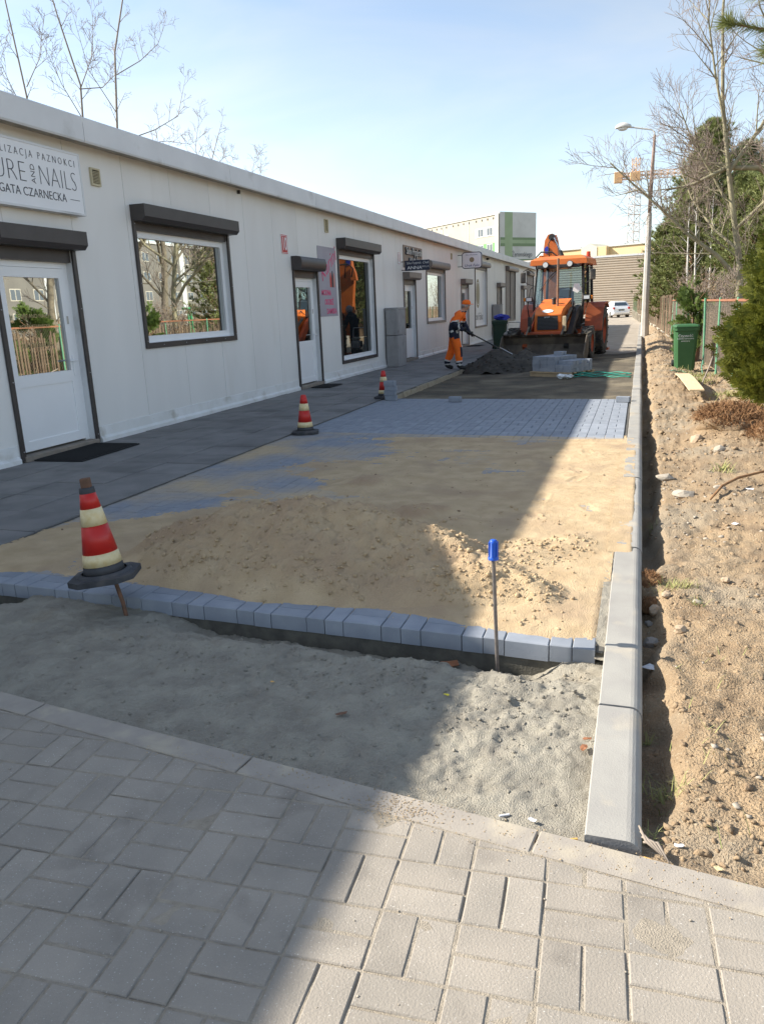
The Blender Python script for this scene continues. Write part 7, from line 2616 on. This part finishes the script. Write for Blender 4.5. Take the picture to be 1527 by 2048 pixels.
body = skin_body('body', V_, E_, R_, ['hi_orange', 'navy_cloth', 'reflective', 'skin', 'boot'], worker_mat, wk)
MB().lathe([(0.096, 0.0), (0.104, 0.02), (0.098, 0.065), (0.07, 0.10), (0.0, 0.115)], 18, c=(0.232 + HX, 0, 1.578 + HZ)).prism([(0.30 + HX, -0.075), (0.37 + HX, -0.06), (0.40 + HX, 0), (0.37 + HX, 0.06), (0.30 + HX, 0.075)], 'z', 1.575 + HZ, 1.587 + HZ).build('cap', 'hi_orange', wk)
MB().ball((0.205 + HX, 0, 1.555 + HZ), 0.098, 0, 14, 10, (0.93, 1.02, 0.62)).build('hair', 'hair_grey', wk)
for s in (-1, 1):
    MB().ball((0.215 + HX, s * 0.098, 1.535 + HZ), 0.022, 0, 8, 6, (0.8, 0.4, 1.3)).build('ear', 'skin', wk)
    MB().ball((0.312 + HX, s * 0.034, 1.558 + HZ), 0.009, 0, 8, 6).build('eye', 'eye', wk)
MB().ball((0.292 + HX, 0, 1.482 + HZ), 0.02, 0, 8, 6, (0.6, 1.4, 0.3)).build('mouth', 'pale_red', wk)
shd = Vector((0.93, 0.02, -0.52)).normalized()
hand(wk, 'glove', (0.27, -0.13, 0.955), shd, (0, 0, -1), 'machine_black')
hand(wk, 'glove', (0.42, 0.05, 0.835), shd, (0, 0, -1), 'machine_black')
sh = thing('shovel', 'shovel with a dark shaft held by the road worker', 'shovel', (-4.24, 18.45, 0.005), (0, 0, 0.10))
p0 = Vector((0.10, -0.10, 1.03))
p1 = p0 + shd * 1.12
MB().cyl(p0, p1, 0.016, n=8).build('shaft', 'machine_black', sh)
MB().box((-0.05, -0.012, -0.012), (0.05, 0.012, 0.012), bev=0.003, mtx=Matrix.Translation(p0) @ Matrix.Rotation(PI / 2, 4, 'Z')).build('grip', 'machine_black', sh)
b = MB()
cs_ = []
for i, (t, w_) in enumerate(((0.0, 0.03), (0.06, 0.10), (0.18, 0.115), (0.30, 0.11), (0.34, 0.09))):
    c = p1 + shd * t
    for u in (-1, -0.5, 0, 0.5, 1):
        cs_.append(c + Vector((0, 1, 0)) * u * w_ + Vector((0.5, 0, 0.86)) * (0.03 * u * u))
fs = [(i * 5 + k, i * 5 + k + 1, (i + 1) * 5 + k + 1, (i + 1) * 5 + k) for i in range(4) for k in range(4)]
b.add(cs_ + [q - Vector((0, 0, 0.004)) for q in cs_], fs + [tuple(20 + 5 + j for j in reversed(f)) for f in fs])
b.build('blade', 'steel', sh)

# second person, bent over beside the machine
p2 = thing('person', 'person in a dark navy coat and pale grey hood half hidden by the loader', 'person', (-3.52, 25.6, -0.05), (0, 0, 0.5))
V2 = [(0, 0, 0.92), (0.03, 0, 1.10), (0.09, 0, 1.27), (0.16, 0, 1.42), (0.22, 0, 1.50), (0.26, 0, 1.58), (0.28, 0, 1.64),
      (0.14, -0.17, 1.38), (0.12, -0.27, 1.12), (0.30, -0.20, 0.96), (0.36, -0.17, 0.93), (0.14, 0.17, 1.38), (0.12, 0.27, 1.12), (0.30, 0.20, 0.96), (0.36, 0.17, 0.93),
      (0, -0.10, 0.86), (0.03, -0.11, 0.48), (0, -0.11, 0.12), (0.16, -0.12, 0.045), (0, 0.10, 0.86), (0.05, 0.11, 0.48), (0.03, 0.11, 0.12), (0.2, 0.12, 0.045)]
E2 = [(0, 1), (1, 2), (2, 3), (3, 4), (4, 5), (5, 6), (3, 7), (7, 8), (8, 9), (9, 10), (3, 11), (11, 12), (12, 13), (13, 14), (0, 15), (15, 16), (16, 17), (17, 18), (0, 19), (19, 20), (20, 21), (21, 22)]
R2 = [(0.17, 0.14), (0.18, 0.15), (0.18, 0.145), (0.15, 0.12), 0.07, (0.085, 0.1), (0.08, 0.09), 0.088, 0.07, 0.05, 0.04, 0.088, 0.07, 0.05, 0.04, 0.10, 0.08, 0.065, 0.045, 0.10, 0.08, 0.065, 0.045]
skin_body('body', V2, E2, R2, ['navy_cloth', 'skin', 'boot'], lambda c: 1 if c[2] > 1.48 and c[0] > 0.2 else (2 if c[2] < 0.13 else 0), p2)
MB().ball((0.245, 0, 1.595), 0.125, 0, 16, 12, (1.0, 1.02, 1.1)).build('hood', 'grey_hood', p2)
for s in (-1, 1):
    MB().ball((0.355, s * 0.034, 1.60), 0.010, 0, 8, 6).build('eye', 'eye', p2)
    hand(p2, 'hand', (0.38, s * 0.165, 0.92), (1, 0, -0.2), (0, 0, -1), 'skin')

# ================================================================== PARKED CAR
ca = thing('parked_car', 'small white hatchback parked at the end of the lane', 'car', (-1.75, 76.5, -0.05), (0, 0, math.radians(20)))


def loft(b, secs, mi=0):
    n = len(secs[0])
    vs = [p for s in secs for p in s]
    fs = []
    for i in range(len(secs) - 1):
        for k in range(n):
            fs.append((i * n + k, i * n + (k + 1) % n, (i + 1) * n + (k + 1) % n, (i + 1) * n + k))
    fs += [tuple(range(n)), tuple(range((len(secs) - 1) * n, len(secs) * n))]
    b.add(vs, fs, mi, False)


def sec(y, z0, z1, w0, w1):
    return [(-w0, y, z0), (-w0 * 1.02, y, (z0 + z1) / 2), (-w1, y, z1 - 0.05), (-w1 + 0.08, y, z1), (w1 - 0.08, y, z1), (w1, y, z1 - 0.05), (w0 * 1.02, y, (z0 + z1) / 2), (w0, y, z0)]


b = MB()
loft(b, [sec(0.0, 0.32, 0.80, 0.76, 0.74), sec(0.12, 0.24, 0.98, 0.82, 0.80), sec(0.6, 0.22, 0.98, 0.84, 0.82), sec(2.7, 0.22, 0.95, 0.84, 0.81), sec(3.5, 0.24, 0.86, 0.82, 0.76), sec(3.85, 0.30, 0.70, 0.72, 0.66)])
b.build('body', 'car_white', ca)
b = MB()
loft(b, [sec(0.16, 0.96, 1.0, 0.76, 0.74), sec(0.45, 0.96, 1.42, 0.76, 0.60), sec(1.2, 0.96, 1.48, 0.77, 0.62), sec(1.9, 0.96, 1.45, 0.77, 0.60), sec(2.75, 0.95, 0.99, 0.76, 0.72)])
b.build('cabin', 'car_white', ca)
b = MB()
b.add([(-0.62, 0.19, 1.05), (0.62, 0.19, 1.05), (0.52, 0.40, 1.36), (-0.52, 0.40, 1.36)], [(0, 1, 2, 3)])
b.build('rear_window', 'glass_far', ca)
for s in (-1, 1):
    for y0, y1 in ((0.62, 1.25), (1.32, 2.15)):
        b = MB()
        b.add([(s * 0.785, y0 - 0.1, 1.02), (s * 0.785, y1 + 0.15, 1.02), (s * 0.665, y1 - 0.1, 1.38), (s * 0.665, y0, 1.38)], [(0, 1, 2, 3)])
        b.build('side_window', 'glass_far', ca)
    for yw in (0.65, 3.1):
        o = MB().cyl((s * 0.66, yw, 0.30), (s * 0.86, yw, 0.30), 0.30, n=20).build('wheel', 'tyre', ca)
        MB().cyl((s * 0.861, yw, 0.30), (s * 0.868, yw, 0.30), 0.19, n=16).build('rim', 'steel', o)
    MB().box((s * 0.70 - 0.1, -0.02, 0.74), (s * 0.70 + 0.08, 0.10, 0.94), bev=0.02).build('tail_light', 'tail_red', ca)
    MB().box((s * 0.90 - 0.07, 2.15, 0.98), (s * 0.90 + 0.07, 2.25, 1.09), bev=0.02).build('mirror', 'car_white', ca)
MB().box((-0.26, -0.03, 0.62), (0.26, -0.01, 0.73)).build('number_plate', 'machine_black', ca)
MB().box((-0.74, -0.06, 0.34), (0.74, 0.06, 0.56), bev=0.03).build('rear_bumper', 'car_white', ca)
MB().box((-0.9 + 0.06, 1.28, 0.3), (-0.838, 1.30, 0.98)).build('door_gap', 'machine_black', ca)
